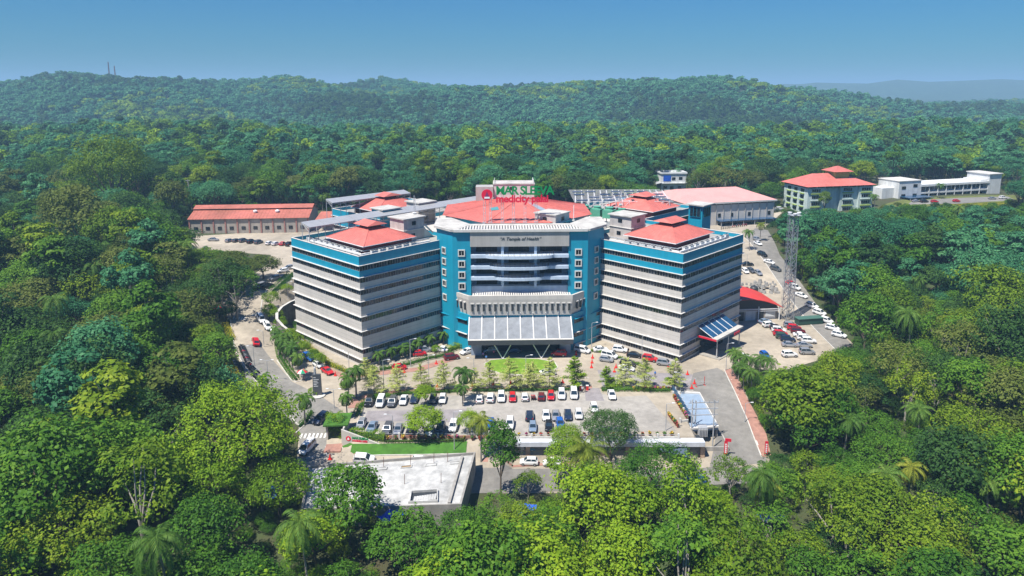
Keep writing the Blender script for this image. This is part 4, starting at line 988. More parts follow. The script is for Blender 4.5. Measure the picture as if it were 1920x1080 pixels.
for i, (x, y) in enumerate(((-8.6, 3.6), (-2, 5.0), (3, 5.8), (7.4, 6.4), (10, 6.8), (-1.8, -1.5), (3, -1), (9.6, -.6))):
    M = MB(); M.tube([(x, y, 4.2), (x + .05, y, 6.2)], .05, 5); M.build('starter_bar', mat('rusty_steel', (.16, .07, .04), .9), rf)
# shops under the car park edge
P0 = Vector((-4.6, 133.1, -4.2))
t = thing('shop_row', 'row of beige pillared shops under the car park edge', 'shops', P0, 0)
Ls = 41.0
beige = mat('beige_pillar', (.46, .33, .24), .8, var=.15, scale=1, streak=.15)
M = MB(); M.box(0, .8, -1, Ls, 3.5, 3.6); M.build('back_wall', darkm, t)
M = MB(); M.box(-.2, -.9, 3.3, Ls + .2, 1.0, 4.25); M.build('fascia', mat('pale_fascia', (.60, .62, .66), .7, var=.15, scale=.6, streak=.2), t)
for i in range(9): M = MB(); x = i * Ls / 8; M.box(x - .45, -.1, -1, x + .45, .9, 3.3); M.build('pillar', beige, t)
shut = mat('grey_shutter', (.16, .17, .19), .5, var=.2, scale=2)
for i in range(8):
    x = i * Ls / 8 + .45; M = MB(); M.box(x, .45, -.2, x + Ls / 8 - .9, .6, 3.2)
    if i % 3: 
        for j in range(10): M.box(x + .02, .4, .1 + j * .3, x + Ls / 8 - .92, .46, .13 + j * .3)
    M.build('shutter', shut if i % 3 else glass, t)
text('lettering', 'T', darkm, .6, t, (3.4, -.93, 3.5), (R(90), 0, 0), .02, .02)
M = MB(); M.face([(5.9 + (1.1 if math.cos(k * .35) > 0 else 1.5) * math.cos(k * .35) * .9, .42, 1.35 + .95 * math.sin(k * .35)) for k in range(18)]); ps = M.build('window_poster', mat('poster_blue', (.06, .25, .42), .5, var=.3, scale=2), t)
M = MB(); M.face([(6.0 + .32 * math.cos(k * .5), .4, 1.45 + .42 * math.sin(k * .5)) for k in range(12)]); M.build('poster_ring', white_st, ps)
M = MB(); M.face([(32.0, -1.2, 2.6), (37.5, -2.8, 2.0), (37.5, .2, 3.4), (32.0, .2, 3.6)]); M.build('awning', mat('dark_awning', (.06, .09, .14), .5), t)
# low wall with posts and pots on the car park edge
pot_red = mat('terracotta', (.34, .08, .04), .8, var=.2, scale=4)
def edge_wall(name, label, pts, h=.55, posts=4.2, m=kerb_m, rail=True):
    A = pts[0]; t = thing(name, label, 'low wall', A, 0); M = MB(); Pm = MB(); Rm = MB()
    for a_, b_ in zip(pts[:-1], pts[1:]):
        za, zb = terr(a_.x, a_.y), terr(b_.x, b_.y)
        M.beam((a_.x - A.x, a_.y - A.y, za - A.z + h / 2), (b_.x - A.x, b_.y - A.y, zb - A.z + h / 2), .22, h)
        L_ = (b_ - a_).length; n = max(1, round(L_ / posts))
        for i in range(n + 1):
            p = a_.lerp(b_, i / n); PM = MB(); PM.cbox((p.x - A.x, p.y - A.y, terr(p.x, p.y) - A.z), .36, .36, h + .55); PM.build('post', ledge_m, t)
        if rail: Rm.beam((a_.x - A.x, a_.y - A.y, za - A.z + h + .35), (b_.x - A.x, b_.y - A.y, zb - A.z + h + .35), .06)
    M.build('wall', m, t)
    if rail: Rm.build('rail', steel, t)
    return t
edge_wall('car_park_wall', 'low posted wall along the car park edge above the shops', [Vector((-3, 133.9, 0)), Vector((31.5, 133.9, 0))])
edge_wall('car_park_wall', 'low posted wall between the lawn and the car park', [Vector((-30, 134.2, 0)), Vector((-6, 134.2, 0))], m=brick_pav)
edge_wall('car_park_wall', 'low posted wall between empty parking bay and blue annex roof', [gp(1262, 742, 0), gp(1292, 790, 0), gp(1275, 793, 0)], rail=False)
# blue roofed annex
z_a = -.35; q = [gp(1272, 736, z_a), gp(1312, 738, z_a), gp(1347, 801, z_a), gp(1285, 806, z_a)]; c0 = Vector((sum(p.x for p in q) / 4, sum(p.y for p in q) / 4, -3.2))
t = thing('annex_building', 'low annex with flat blue grey roof beside the right road', 'building', c0, 0)
qq = [(p.x - c0.x, p.y - c0.y) for p in q][::-1]
if (qq[1][0] - qq[0][0]) * (qq[2][1] - qq[1][1]) - (qq[1][1] - qq[0][1]) * (qq[2][0] - qq[1][0]) < 0: qq = qq[::-1]
sc = lambda k: [(x * k, y * k) for x, y in qq]
M = MB(); M.prism(qq, 2.3, 2.85); M.build('roof', mat('annex_blue_roof', (.27, .35, .45), .55, var=.15, scale=.4), t)
M = MB(); ring(M, sc(1.02), sc(.95), 2.85, 3.2); M.build('parapet', ledge_m, t)
M = MB(); M.prism(sc(.8), -2, 2.3); M.build('wall', darkm, t)  # dark block painted in for the shade of the open space under the roof
for x, y in sc(.93): M = MB(); M.cbox((x, y, -2), .5, .5, 4.4); M.build('column', cgrey, t)
bg = mat('blue_glass_panel', (.05, .12, .22), .15, spec=.6)
for i in range(9):
    a_ = gp(1263 + i * 4.1, 734 + i * 6.8, 0); M = MB(); M.box(-.05, -1.0, 0, .05, 1.0, 1.3)
    o = thing('glass_screen', f'blue glass screen panel beside flower pots, {ORD[i]} from the drive', 'screen', a_, R(13), 'blue glass screens')
    M.build('pane', bg, o); M = MB(); M.box(-.1, -1.1, 0, .1, -1.0, 1.6); M.build('post', white_st, o)
# transformer yard
t = thing('transformer_yard', 'grey transformer posts and crossbars inside a low wall near the right road', 'transformer', gp(1318, 835, -4.0), 0)
for x, y, h in ((-2.6, 0, 10.5), (2.2, .5, 10), (-1.2, 2.5, 9), (1.4, -2.3, 8)): M = MB(); M.tube([(x, y, -.5), (x, y, h)], [.16, .11], 7); M.build('pole', steel, t)
M = MB()
for z in (9.6, 8.2, 6.8): M.beam((-3.4, .1, z), (3, .55, z), .16); M.beam((-2.6, -.6, z), (-2.6, 1.2, z), .1)
for i in range(7): M.tube([(-3 + i, .1 + i * .07, 9.6), (-3 + i, .1 + i * .07, 10.2)], .07, 5)
M.build('crossbar', steel, t)
M = MB(); M.box(-1.2, -.4, 2.2, .8, 1.2, 4.2)
for i in range(6): M.box(-1.1 + i * .32, -.75, 2.3, -.95 + i * .32, -.4, 4.0)
M.build('transformer_tank', steel, t)
M = MB(); ring(M, [(-4.5, -3.5), (4.5, -3.5), (4.8, 3), (-4.2, 3)], [(-4.2, -3.2), (4.2, -3.2), (4.5, 2.7), (-3.9, 2.7)], -1.5, 1.5); M.build('wall', cgrey, t)
# gate house, sign wall
g0 = at(628, 833)
t = thing('gate_house', 'creeper covered gate house beside the entrance drive', 'gate house', g0, R(4))
M = MB(); M.box(-2.0, 1.5, -1, -1.7, 6, 3.4); M.box(1.7, 0, -1, 2.0, 6, 3.4); M.box(-2, 5.7, -1, 2, 6, 3.4); M.build('wall', wallg, t)
M = MB(); M.box(-2.5, 1.0, 3.4, 2.6, 6.6, 3.7); M.build('roof', grass_m, t)
M = MB(); M.box(-1.7, -3, -.9, 1.7, 1.5, .06); M.build('ramp', brick_pav, t)
s0 = at(641, 836); s1 = at(712, 834); Lw, an = frame_of(s0, s1)
t = thing('entrance_sign_wall', 'pale entrance sign wall with red emblem above the front lawn', 'sign wall', s0, an)
M = MB(); pr = [(0, -1), (Lw, -1), (Lw, 1.0), (Lw * .55, 2.2), (0, 3.6)]
k = [(x, 0, z) for x, z in pr]; M.face(k); M.face([(x, .35, z) for x, z in pr][::-1])
for i in range(5): a_, b_ = pr[i], pr[(i + 1) % 5]; M.face([(a_[0], 0, a_[1]), (a_[0], .35, a_[1]), (b_[0], .35, b_[1]), (b_[0], 0, b_[1])])
M.build('wall', wallg, t)
M = MB(); M.tube([(1.5, -.06, 1.75), (1.5, -.0, 1.75)], .52, 20); e_ = M.build('emblem', red, t); M = MB(); M.face([(1.28, -.08, 1.48), (1.72, -.08, 1.48), (1.72, -.08, 1.75), (1.5, -.08, 2.1), (1.28, -.08, 1.75)]); M.build('emblem_figure', wht, e_)
text('letters', 'MAR SLEEVA', grn, .72, t, (2.3, -.03, 1.75), (R(90), 0, 0), .03, .015, 0, 'LEFT', .85); text('letters', 'medicity palai', red, .66, t, (2.3, -.03, 1.2), (R(90), 0, 0), .03, .015, 0, 'LEFT', .92)
# curved retaining wall beside the left wing
tops = [(560, 560, 8.2), (545, 566, 8.0), (530, 575, 7.4), (521, 586, 6.6), (521, 598, 5.6), (532, 610, 4.4), (550, 624, 3.0), (575, 643, 1.6)]
pts = [gp(x, y, z) for x, y, z in tops]; A = Vector((pts[3].x, pts[3].y, 0))
t = thing('retaining_wall', 'curved stained concrete retaining wall beside the left wing end', 'retaining wall', A, 0)
M = MB(); C_ = MB()
for a_, b_ in zip(pts[:-1], pts[1:]):
    d = (b_ - a_); d.z = 0; d.normalize(); nn = Vector((-d.y, d.x, 0)) * .5
    f = lambda p, z: (p.x - A.x, p.y - A.y, z)
    M.face([f(a_, -1), f(b_, -1), f(b_, b_.z), f(a_, a_.z)]); M.face([f(a_ - nn, -1), f(b_ - nn, -1), f(b_ - nn, b_.z), f(a_ - nn, a_.z)]); 
    C_.face([f(a_ + nn * .2, a_.z + .03), f(b_ + nn * .2, b_.z + .03), f(b_ - nn * 1.3, b_.z + .03), f(a_ - nn * 1.3, a_.z + .03)])
M.build('wall', mat('stained_concrete', (.20, .185, .16), .95, var=.5, scale=.5, streak=.6), t); C_.build('coping', kerb_m, t)
# ------------------------------------------------------------------ vehicles
car_glass = mat('car_glass', (0.02, 0.035, 0.05), .06, spec=.7)
tyre_m = mat('tyre_rubber', (.015, .015, .016), .9); rim_m = mat('wheel_rim', (.35, .36, .37), .35, metal=.6)
lamp_m = mat('headlamp', (.7, .7, .72), .15); tail_m = mat('tail_lamp', (.45, .01, .01), .25); trim_m = mat('car_trim', (.02, .02, .022), .6)
PAINT = {}
for nm, c, me_ in (('white', (.74, .74, .73), 0), ('silver', (.42, .43, .45), .5), ('grey', (.13, .135, .145), .4), ('dark blue', (.02, .035, .075), .2), ('blue', (.015, .11, .42), .1), ('pale blue', (.24, .32, .42), .3),
                   ('black', (.012, .012, .014), .1), ('red', (.52, .012, .02), 0), ('maroon', (.16, .01, .02), .2), ('green', (.04, .09, .06), .2)):
    m = mat('paint_' + nm.replace(' ', '_'), c, .22, metal=me_, spec=.6); PAINT[nm] = m
KIND = {
 'hatchback': dict(st=[(-1.88, .45, .78, .68), (-1.8, .28, .98, .79), (-1.0, .2, 1.0, .83), (0, .2, 1.0, .84), (.75, .2, .98, .83), (1.45, .24, .86, .8), (1.8, .3, .68, .7), (1.88, .42, .55, .6)], gb=(-1.75, 1.05), gr=(-1.35, .35), hw=(.77, .6), h=1.5, belt=.95, wh=(-1.15, 1.2), wr=.3),
 'saloon': dict(st=[(-2.15, .45, .75, .68), (-2.08, .28, .93, .8), (-1.2, .2, .97, .85), (0, .2, .96, .86), (.85, .2, .95, .85), (1.7, .24, .83, .82), (2.05, .3, .66, .72), (2.15, .42, .52, .62)], gb=(-1.6, 1.1), gr=(-.95, .3), hw=(.79, .6), h=1.45, belt=.92, wh=(-1.3, 1.35), wr=.31),
 'SUV': dict(st=[(-2.1, .5, .9, .72), (-2.02, .32, 1.08, .84), (-1.1, .25, 1.1, .9), (0, .25, 1.1, .9), (.9, .25, 1.08, .89), (1.65, .28, .98, .86), (2.0, .34, .8, .76), (2.1, .48, .62, .66)], gb=(-2.0, 1.15), gr=(-1.65, .45), hw=(.83, .66), h=1.72, belt=1.06, wh=(-1.28, 1.32), wr=.36),
 'van': dict(st=[(-2.25, .45, .9, .74), (-2.2, .3, 1.1, .86), (-1.1, .22, 1.12, .9), (0, .22, 1.12, .9), (1.2, .22, 1.1, .89), (1.8, .26, .98, .85), (2.15, .32, .78, .74), (2.25, .45, .6, .64)], gb=(-2.18, 1.55), gr=(-2.0, .75), hw=(.84, .7), h=1.85, belt=1.07, wh=(-1.35, 1.42), wr=.33)}
CARM = {}
def car_mesh(kind):
    if kind in CARM: return CARM[kind]
    k = KIND[kind]; M = MB(); rows = []
    for x, zb, zt, hw_ in k['st']:
        h = zt - zb; half = [(hw_ * .9, zb), (hw_, zb + .25 * h), (hw_ * 1.0, zb + .68 * h), (hw_ * .93, zb + .93 * h), (hw_ * .75, zt)]
        rows.append([(x, -y, z) for y, z in half] + [(x, y, z) for y, z in half[::-1]])
    n = 10
    for r in rows: M.v += r
    for i in range(len(rows) - 1):
        o = i * n
        M.f += [(o + j, o + n + j, o + n + j + 1, o + j + 1) for j in range(n - 1)] + [(o + n - 1, o + 2 * n - 1, o + n, o)]; M.m += [0] * n
    M.f += [tuple(range(n)), tuple(range((len(rows) - 1) * n + n - 1, (len(rows) - 1) * n - 1, -1))]; M.m += [0, 0]
    (b0, b1), (r0, r1), (w0, w1), h, zb = k['gb'], k['gr'], k['hw'], k['h'], k['belt']
    zt = h - .06
    B = [(b0, -w0, zb), (b1, -w0, zb), (b1, w0, zb), (b0, w0, zb)]; T_ = [(r0, -w1, zt), (r1, -w1, zt), (r1, w1, zt), (r0, w1, zt)]
    for i in range(4): M.face([B[i], B[(i + 1) % 4], T_[(i + 1) % 4], T_[i]])
    T2 = [(r0 + .12, -w1 + .1, h), (r1 - .15, -w1 + .1, h), (r1 - .15, w1 - .1, h), (r0 + .12, w1 - .1, h)]
    for i in range(4): M.face([T_[i], T_[(i + 1) % 4], T2[(i + 1) % 4], T2[i]])
    M.face(T2)
    out = {'body': M.mesh('body', [PAINT['white']])}
    def pane(a, b_, c, d, s0, s1, t0, t1, nm):
        a, b_, c, d = map(Vector, (a, b_, c, d)); nrm = (b_ - a).cross(d - a).normalized() * .015
        def P(u, v): return a.lerp(b_, u).lerp(d.lerp(c, u), v) + nrm
        N = MB(); N.face([P(s0, t0), P(s1, t0), P(s1, t1), P(s0, t1)]); return N.mesh(nm, [car_glass])
    out['side_window'] = [pane(B[0], B[1], T_[1], T_[0], .05, .46, .12, .9, 'side_window'), pane(B[0], B[1], T_[1], T_[0], .5, .93, .12, .9, 'side_window'), pane(B[2], B[3], T_[3], T_[2], .07, .5, .12, .9, 'side_window'), pane(B[2], B[3], T_[3], T_[2], .54, .95, .12, .9, 'side_window')]
    out['windscreen'] = [pane(B[1], B[2], T_[2], T_[1], .06, .94, .06, .95, 'windscreen')]; out['rear_window'] = [pane(B[3], B[0], T_[0], T_[3], .08, .92, .12, .9, 'rear_window')]
    W = MB(); wr = k['wr']
    W.tube([(0, -.1, 0), (0, .1, 0)], wr, 14, 0); W.tube([(0, -.115, 0), (0, .115, 0)], wr * .6, 10, 1); out['wheel'] = W.mesh('wheel', [tyre_m, rim_m])
    hw_ = k['st'][3][3]; out['wpos'] = [(x, s * (hw_ - .06), wr) for x in k['wh'] for s in (-1, 1)]
    xf = k['st'][-2]; N = MB(); N.box(-.1, -.17, -.07, .06, .17, .07); out['headlight'] = N.mesh('headlight', [lamp_m]); out['hpos'] = [(xf[0] - .02, s * xf[3] * .74, xf[2] - .1) for s in (-1, 1)]
    xr = k['st'][0]; N = MB(); N.box(-.04, -.1, -.12, .08, .1, .12); out['tail_light'] = N.mesh('tail_light', [tail_m]); out['tpos'] = [(xr[0] + .03, s * xr[3] * .92, xr[2] + .02) for s in (-1, 1)]
    N = MB(); N.box(-.03, -.5, -.09, .03, .5, .09); out['bumper'] = N.mesh('bumper', [trim_m]); out['bpos'] = [(k['st'][-1][0] - .01, 0, .42), (k['st'][0][0] + .01, 0, .5)]
    CARM[kind] = out; return out
def car(p, kind, colour, head, label, roof=None, group=None, lift=.1):
    me_ = car_mesh(kind)
    t = thing({'SUV': 'sport_utility_car', 'van': 'passenger_van', 'saloon': 'saloon_car', 'hatchback': 'hatchback_car'}[kind], label, 'van' if kind == 'van' else 'car', (p.x, p.y, p.z + lift), R(head), group)
    e = .8; hx, hy = math.cos(R(head)), math.sin(R(head))
    t.rotation_euler = Vector((0, 0, 1)).rotation_difference(Vector((terr(p.x - e, p.y) - terr(p.x + e, p.y), terr(p.x, p.y - e) - terr(p.x, p.y + e), 2 * e))).to_matrix().to_4x4().__matmul__(Matrix.Rotation(R(head), 4, 'Z')).to_euler()
    b = obj('body', me_['body'], t); b.material_slots[0].link = 'OBJECT'; b.material_slots[0].material = PAINT[colour]
    for nm in ('side_window', 'windscreen', 'rear_window'):
        for m_ in me_[nm]: obj(nm, m_, t)
    for q in me_['wpos']: obj('wheel', me_['wheel'], t, q)
    for q in me_['hpos']: obj('headlight', me_['headlight'], t, q)
    for q in me_['tpos']: obj('tail_light', me_['tail_light'], t, q)
    for q in me_['bpos']: obj('bumper', me_['bumper'], t, q)
    return t
def row(where, items, grp, dy=3.0):
    """items: (px, py, kind, colour, heading[, label])"""
    for i, it in enumerate(items):
        p = at(it[0], it[1] + dy)
        nm = {'SUV': 'SUV', 'van': 'people carrier'}.get(it[2], it[2])
        lab = it[5] if len(it) > 5 else f'{it[3]} {nm} car, {ORD[i]} {where}' if it[2] != 'van' else f'{it[3]} people carrier van, {ORD[i]} {where}'
        car(p, it[2], it[3], it[4] + random.uniform(-2.5, 2.5), lab, group=grp)
D, U = -90, 90
row('from the gate in the car park rear row', [(693, 755, 'SUV', 'black', D), (714, 756, 'van', 'white', D), (736, 756, 'SUV', 'grey', D), (757, 752, 'saloon', 'white', D), (777, 750, 'hatchback', 'dark blue', D), (812, 750, 'hatchback', 'grey', D), (830, 750, 'hatchback', 'white', D),
     (899, 750, 'hatchback', 'white', U), (920, 748, 'SUV', 'white', U), (940, 747, 'SUV', 'white', D), (961, 747, 'hatchback', 'red', D), (984, 746, 'hatchback', 'white', U), (1015, 745, 'hatchback', 'maroon', U), (1033, 744, 'hatchback', 'red', D), (1053, 742, 'SUV', 'white', D), (1076, 741, 'van', 'white', D)], 'cars in the car park rear row')
row('from the gate in the car park front row', [(678, 797, 'hatchback', 'silver', D - 4), (698, 803, 'saloon', 'pale blue', D - 4), (727, 807, 'SUV', 'grey', D - 3), (747, 807, 'saloon', 'silver', D - 2), (771, 808, 'SUV', 'black', D), (805, 811, 'hatchback', 'white', D), (826, 807, 'SUV', 'dark blue', D), (850, 802, 'SUV', 'white', D), (920, 797, 'hatchback', 'blue', D), (956, 797, 'SUV', 'white', D)], 'cars in the car park front row')
row('from the trees in the car park middle row', [(993, 782, 'SUV', 'dark blue', U), (1024, 781, 'saloon', 'white', D), (1042, 781, 'saloon', 'silver', D), (1065, 780, 'saloon', 'dark blue', D), (1085, 779, 'hatchback', 'white', D), (1114, 767, 'hatchback', 'white', D)], 'cars in the car park middle row')
row('from the pavement in the car park inner row', [(999, 803, 'hatchback', 'pale blue', D), (1029, 801, 'hatchback', 'black', D), (1050, 796, 'hatchback', 'blue', D)], 'cars in the car park inner row')
row('x', [(1147, 742, 'saloon', 'white', D, 'white saloon alone in the empty bay beside the ramp')], None)
row('x', [(796, 657, 'SUV', 'silver', 15, 'silver SUV in the planted strip below the left wing'), (787, 664, 'hatchback', 'red', 15, 'red hatchback mostly hidden beside the silver SUV'), (828, 656, 'saloon', 'white', 165, 'white saloon under the left wing next to green shrubs'),
          (876, 660, 'saloon', 'white', 222, 'white saloon leaving the portico on its left side'), (847, 671, 'SUV', 'maroon', 24, 'maroon SUV driving towards the portico'), (749, 690, 'hatchback', 'red', 12, 'red hatchback on the drive near the left wing corner'),
          (919, 658, 'SUV', 'silver', 200, 'silver SUV parked inside the portico'), (962, 659, 'saloon', 'dark blue', 185, 'dark saloon in the shade of the portico'), (1048, 664, 'SUV', 'red', 170, 'red SUV at the right end of the portico'),
          (1092, 658, 'van', 'white', -28, 'white people carrier just right of the portico'), (1126, 656, 'saloon', 'white', 8, 'white saloon behind the lime green hedge strip'), (1143, 668, 'van', 'white', -30, 'white van in the lane beside the lime hedge'), (1137, 675, 'hatchback', 'silver', -24, 'silver hatchback alongside the white van'),
          (1177, 684, 'SUV', 'black', -30, 'black roofed SUV in the queue below the lime hedge'), (1174, 692, 'saloon', 'white', -15, 'white saloon in front of the black SUV in the queue'), (1027, 700, 'saloon', 'white', 12, 'white saloon passing the oval lawn')], None)
row('from the tower along the right wing', [(1162, 657, 'SUV', 'white', -18), (1190, 667, 'saloon', 'black', -20), (1218, 674, 'SUV', 'red', -20), (1246, 682, 'SUV', 'silver', -20)], 'cars along the right wing')
row('in the line beside the left wing hedge', [(580, 672, 'van', 'blue', -46), (597, 685, 'hatchback', 'white', -46), (614, 697, 'saloon', 'red', -46)], 'cars beside the left wing hedge')
row('x', [(602, 787, 'SUV', 'dark blue', 250, 'dark blue SUV leaving beside the gate house'), (576, 842, 'van', 'white', 255, 'white people carrier just outside the zebra crossing'), (683, 862, 'SUV', 'white', -4, 'white SUV on the road below the front lawn'), (790, 864, 'hatchback', 'white', 0, 'white hatchback hidden behind the concrete roof edge'),
          (479, 641, 'saloon', 'red', 115, 'red saloon driving up the left road'), (992, 868, 'hatchback', 'white', 178, 'white hatchback on the road below the shops'), (1035, 870, 'hatchback', 'white', 180, 'white hatchback half under the light green tree below the shops')], None)
row('down the slope on the left road', [(488, 598, 'SUV', 'white', -48), (499, 610, 'saloon', 'white', -50), (512, 621, 'saloon', 'white', -50)], 'white cars parked on the left road')
row('from the road bend by the rear left planter', [(487, 537, 'SUV', 'silver', 235), (502, 537, 'SUV', 'black', 55), (516, 522, 'hatchback', 'silver', 230), (531, 508, 'hatchback', 'white', 215), (542, 502, 'hatchback', 'silver', 215)], 'cars by the rear left planter')
row('from the trees below the long shed', [(400, 450, 'saloon', 'silver', 5), (430, 452, 'hatchback', 'silver', 70), (443, 452, 'hatchback', 'grey', 70), (456, 452, 'SUV', 'grey', 70), (471, 454, 'SUV', 'black', 70), (485, 455, 'SUV', 'grey', 72), (505, 457, 'hatchback', 'white', 72), (517, 458, 'hatchback', 'white', 72), (530, 458, 'hatchback', 'red', 85), (542, 459, 'SUV', 'black', 85)], 'cars below the long shed', 2)
row('downhill along the wooded right road', [(1419, 449, 'hatchback', 'silver', -70), (1421, 457, 'saloon', 'white', -75), (1429, 478, 'SUV', 'black', -60), (1442, 492, 'saloon', 'white', -52), (1454, 505, 'SUV', 'grey', -50), (1483, 533, 'hatchback', 'red', -52), (1490, 540, 'SUV', 'white', -55), (1502, 555, 'saloon', 'white', -55), (1522, 575, 'SUV', 'white', -52), (1536, 588, 'SUV', 'white', -50), (1549, 603, 'SUV', 'white', -50), (1561, 617, 'SUV', 'white', -42), (1573, 630, 'SUV', 'white', -42)], 'cars along the wooded right road', 2)
row('on the terrace behind the right wing', [(1402, 496, 'saloon', 'black', 0), (1397, 509, 'hatchback', 'white', -80), (1408, 508, 'hatchback', 'grey', -75), (1421, 512, 'saloon', 'silver', -75)], 'cars on the terrace behind the right wing', 2)
row('from the arched shed in the inner lower row', [(1434, 604, 'saloon', 'pale blue', 20), (1442, 611, 'SUV', 'white', 12), (1455, 616, 'hatchback', 'black', -15), (1460, 621, 'SUV', 'white', -12), (1463, 628, 'SUV', 'red', -12), (1468, 633, 'SUV', 'green', -12), (1477, 638, 'SUV', 'dark blue', -10), (1480, 648, 'saloon', 'silver', -6)], 'cars in the inner row by the arched shed', 2)
row('from the tower in the outer lower row', [(1482, 612, 'SUV', 'silver', -16), (1489, 617, 'SUV', 'red', -16), (1496, 623, 'SUV', 'maroon', -16), (1501, 630, 'saloon', 'white', -14), (1508, 636, 'SUV', 'white', -12), (1516, 641, 'SUV', 'white', -10), (1508, 649, 'saloon', 'silver', -6)], 'cars in the outer row by the lattice tower', 2)
row('from the side porch beside the palms', [(1392, 671, 'saloon', 'white', -20), (1434, 668, 'hatchback', 'blue', -80), (1480, 667, 'SUV', 'white', 5), (1513, 662, 'SUV', 'silver', 0)], 'cars beside the palms', 2)
row('from the car porch before the white office block', [(1717, 379, 'saloon', 'silver', 10), (1733, 380, 'SUV', 'black', 10), (1752, 380, 'hatchback', 'red', 5), (1793, 379, 'hatchback', 'red', 5), (1880, 373, 'SUV', 'white', 15), (1860, 374, 'saloon', 'silver', 12)], 'cars before the white office block', 0)
row('between the hall and the hostel', [(1452, 396, 'hatchback', 'silver', 20), (1462, 394, 'SUV', 'white', 15), (1446, 400, 'hatchback', 'black', 70)], 'cars between the hall and the hostel', 0)

# motorbikes
bk = {}
M = MB(); M.tube([(0, -.05, 0), (0, .05, 0)], .29, 12); bk['wheel'] = M.mesh('wheel', [tyre_m])
M = MB(); M.frustum([(-.35, -.13), (.45, -.13), (.45, .13), (-.35, .13)], .3, [(-.3, -.16), (.35, -.14), (.35, .14), (-.3, .16)], .72); M.frustum([(.0, -.15), (.42, -.12), (.42, .12), (.0, .15)], .7, [(.08, -.1), (.36, -.08), (.36, .08), (.08, .1)], .92); M.tube([(.62, 0, .3), (.42, 0, .95)], .05, 5); M.tube([(-.62, 0, .3), (-.3, 0, .4)], .05, 5); bk['frame'] = M.mesh('frame', [trim_m])
M = MB(); M.frustum([(-.75, -.13), (.02, -.14), (.02, .14), (-.75, .13)], .72, [(-.7, -.1), (0, -.11), (0, .11), (-.7, .1)], .84); bk['seat'] = M.mesh('seat', [darkm])
M = MB(); M.tube([(.35, -.36, 1.05), (.45, 0, .98), (.35, .36, 1.05)], .03, 5); bk['handlebar'] = M.mesh('handlebar', [steel])
def bike(p, head, colour, label, group):
    t = thing('motorbike', label, 'motorbike', (p.x, p.y, p.z + .1), R(head), group); t.rotation_euler = (R(8), 0, R(head))
    b = obj('frame', bk['frame'], t); b.material_slots[0].link = 'OBJECT'; b.material_slots[0].material = PAINT[colour]
    obj('seat', bk['seat'], t); obj('handlebar', bk['handlebar'], t); obj('wheel', bk['wheel'], t, (.62, 0, .29)); obj('wheel', bk['wheel'], t, (-.6, 0, .29))
for a_, b_, n_, hd, lb in (((453, 652), (466, 680), 14, 200, 'motorbike in the upper parked line beside the left road'), ((441, 682), (451, 716), 15, 200, 'motorbike in the parked line under the hedge trees'), ((467, 686), (481, 702), 8, 25, 'motorbike in the short parked line by the lamp post'), ((476, 704), (492, 717), 8, 25, 'motorbike in the lower parked line by the left road'), ((492, 728), (513, 752), 9, 205, 'motorbike parked beneath the roadside palm')):
    for i in range(n_):
        u = i / (n_ - 1); p = at(a_[0] + (b_[0] - a_[0]) * u, a_[1] + (b_[1] - a_[1]) * u)
        bike(p, hd + random.uniform(-9, 9), random.choice(['black', 'black', 'grey', 'dark blue', 'red', 'silver']), f'{lb}, {ORD[i]} in line', lb + 's')
for i in range(14): bike(at(1352 + i * 3.6, 430 - i * .5), 80 + random.uniform(-8, 8), random.choice(['black', 'red', 'grey']), f'motorbike in the line before the big grey hall, {ORD[i]} in line', 'motorbikes before the grey hall')
for i in range(3): bike(at(996 + i * 3, 749), 90 + i * 6, 'red', f'motorbike between parked cars in the car park rear row, {ORD[i]} of three', 'motorbikes in the car park')

# ------------------------------------------------------------------ street furniture
def lamp_post(i, x0, y0, x1, y1, arms, where):
    p = at(x0, y0); s_ = project(p.x, p.y, p.z)[2]; h = max(4.5, (y0 - y1) / (s_ * .93))
    t = thing('lamp_post', f'slim grey {"double" if arms == 2 else "single"} arm lamp post {where}', 'lamp post', p, 0, 'lamp posts')
    M = MB(); M.tube([(0, 0, 0), (0, 0, h)], [.1, .06], 6); M.build('pole', steel, t)
    for s in ((1, -1) if arms == 2 else (random.choice((-1, 1)),)):
        M = MB(); M.tube([(0, 0, h), (s * 1.2, 0, h + .25)], .045, 5); a_ = M.build('arm', steel, t)
        M = MB(); M.box(min(s * 1.1, s * 1.7), -.13, h + .2, max(s * 1.1, s * 1.7), .13, h + .3); M.build('lamp_head', white_st, a_)
for i, q in enumerate(((477, 686, 474, 651, 1, 'beside the motorbikes on the left road'), (503, 717, 498, 677, 2, 'in the lower left road'), (511, 748, 508, 711, 2, 'by the roadside palm at the left'), (627, 766, 626, 738, 2, 'in the junction before the gate'), (770, 688, 768, 638, 1, 'beside the left wing planting'),
                       (720, 735, 718, 677, 1, 'between the lime trees near the left palms'), (889, 728, 889, 674, 1, 'left of the oval lawn'), (986, 706, 986, 668, 1, 'on the oval lawn edge'), (1203, 680, 1206, 632, 1, 'beside the right wing'), (1109, 652, 1109, 607, 1, 'at the tower and right wing corner'),
                       (1158, 714, 1158, 674, 1, 'below the queue of cars'), (1361, 695, 1364, 646, 1, 'at the head of the brick path'), (1276, 733, 1276, 703, 1, 'beside the last lime tree'), (1248, 808, 1249, 758, 1, 'at the empty parking bay'), (737, 824, 737, 779, 1, 'on the low wall by the parked cars'),
                       (852, 843, 853, 773, 1, 'rising from the front lawn'), (804, 712, 804, 668, 1, 'on the drive between two lime trees'), (495, 650, 495, 640, 1, 'short on the left verge'), (655, 700, 657, 660, 1, 'at the left wing corner footpath'), (1396, 792, 1394, 762, 1, 'halfway down the brick path'), (1400, 500, 1402, 478, 1, 'on the terrace behind the right wing'), (540, 560, 539, 530, 1, 'by the rear left planter'))): lamp_post(i, *q)
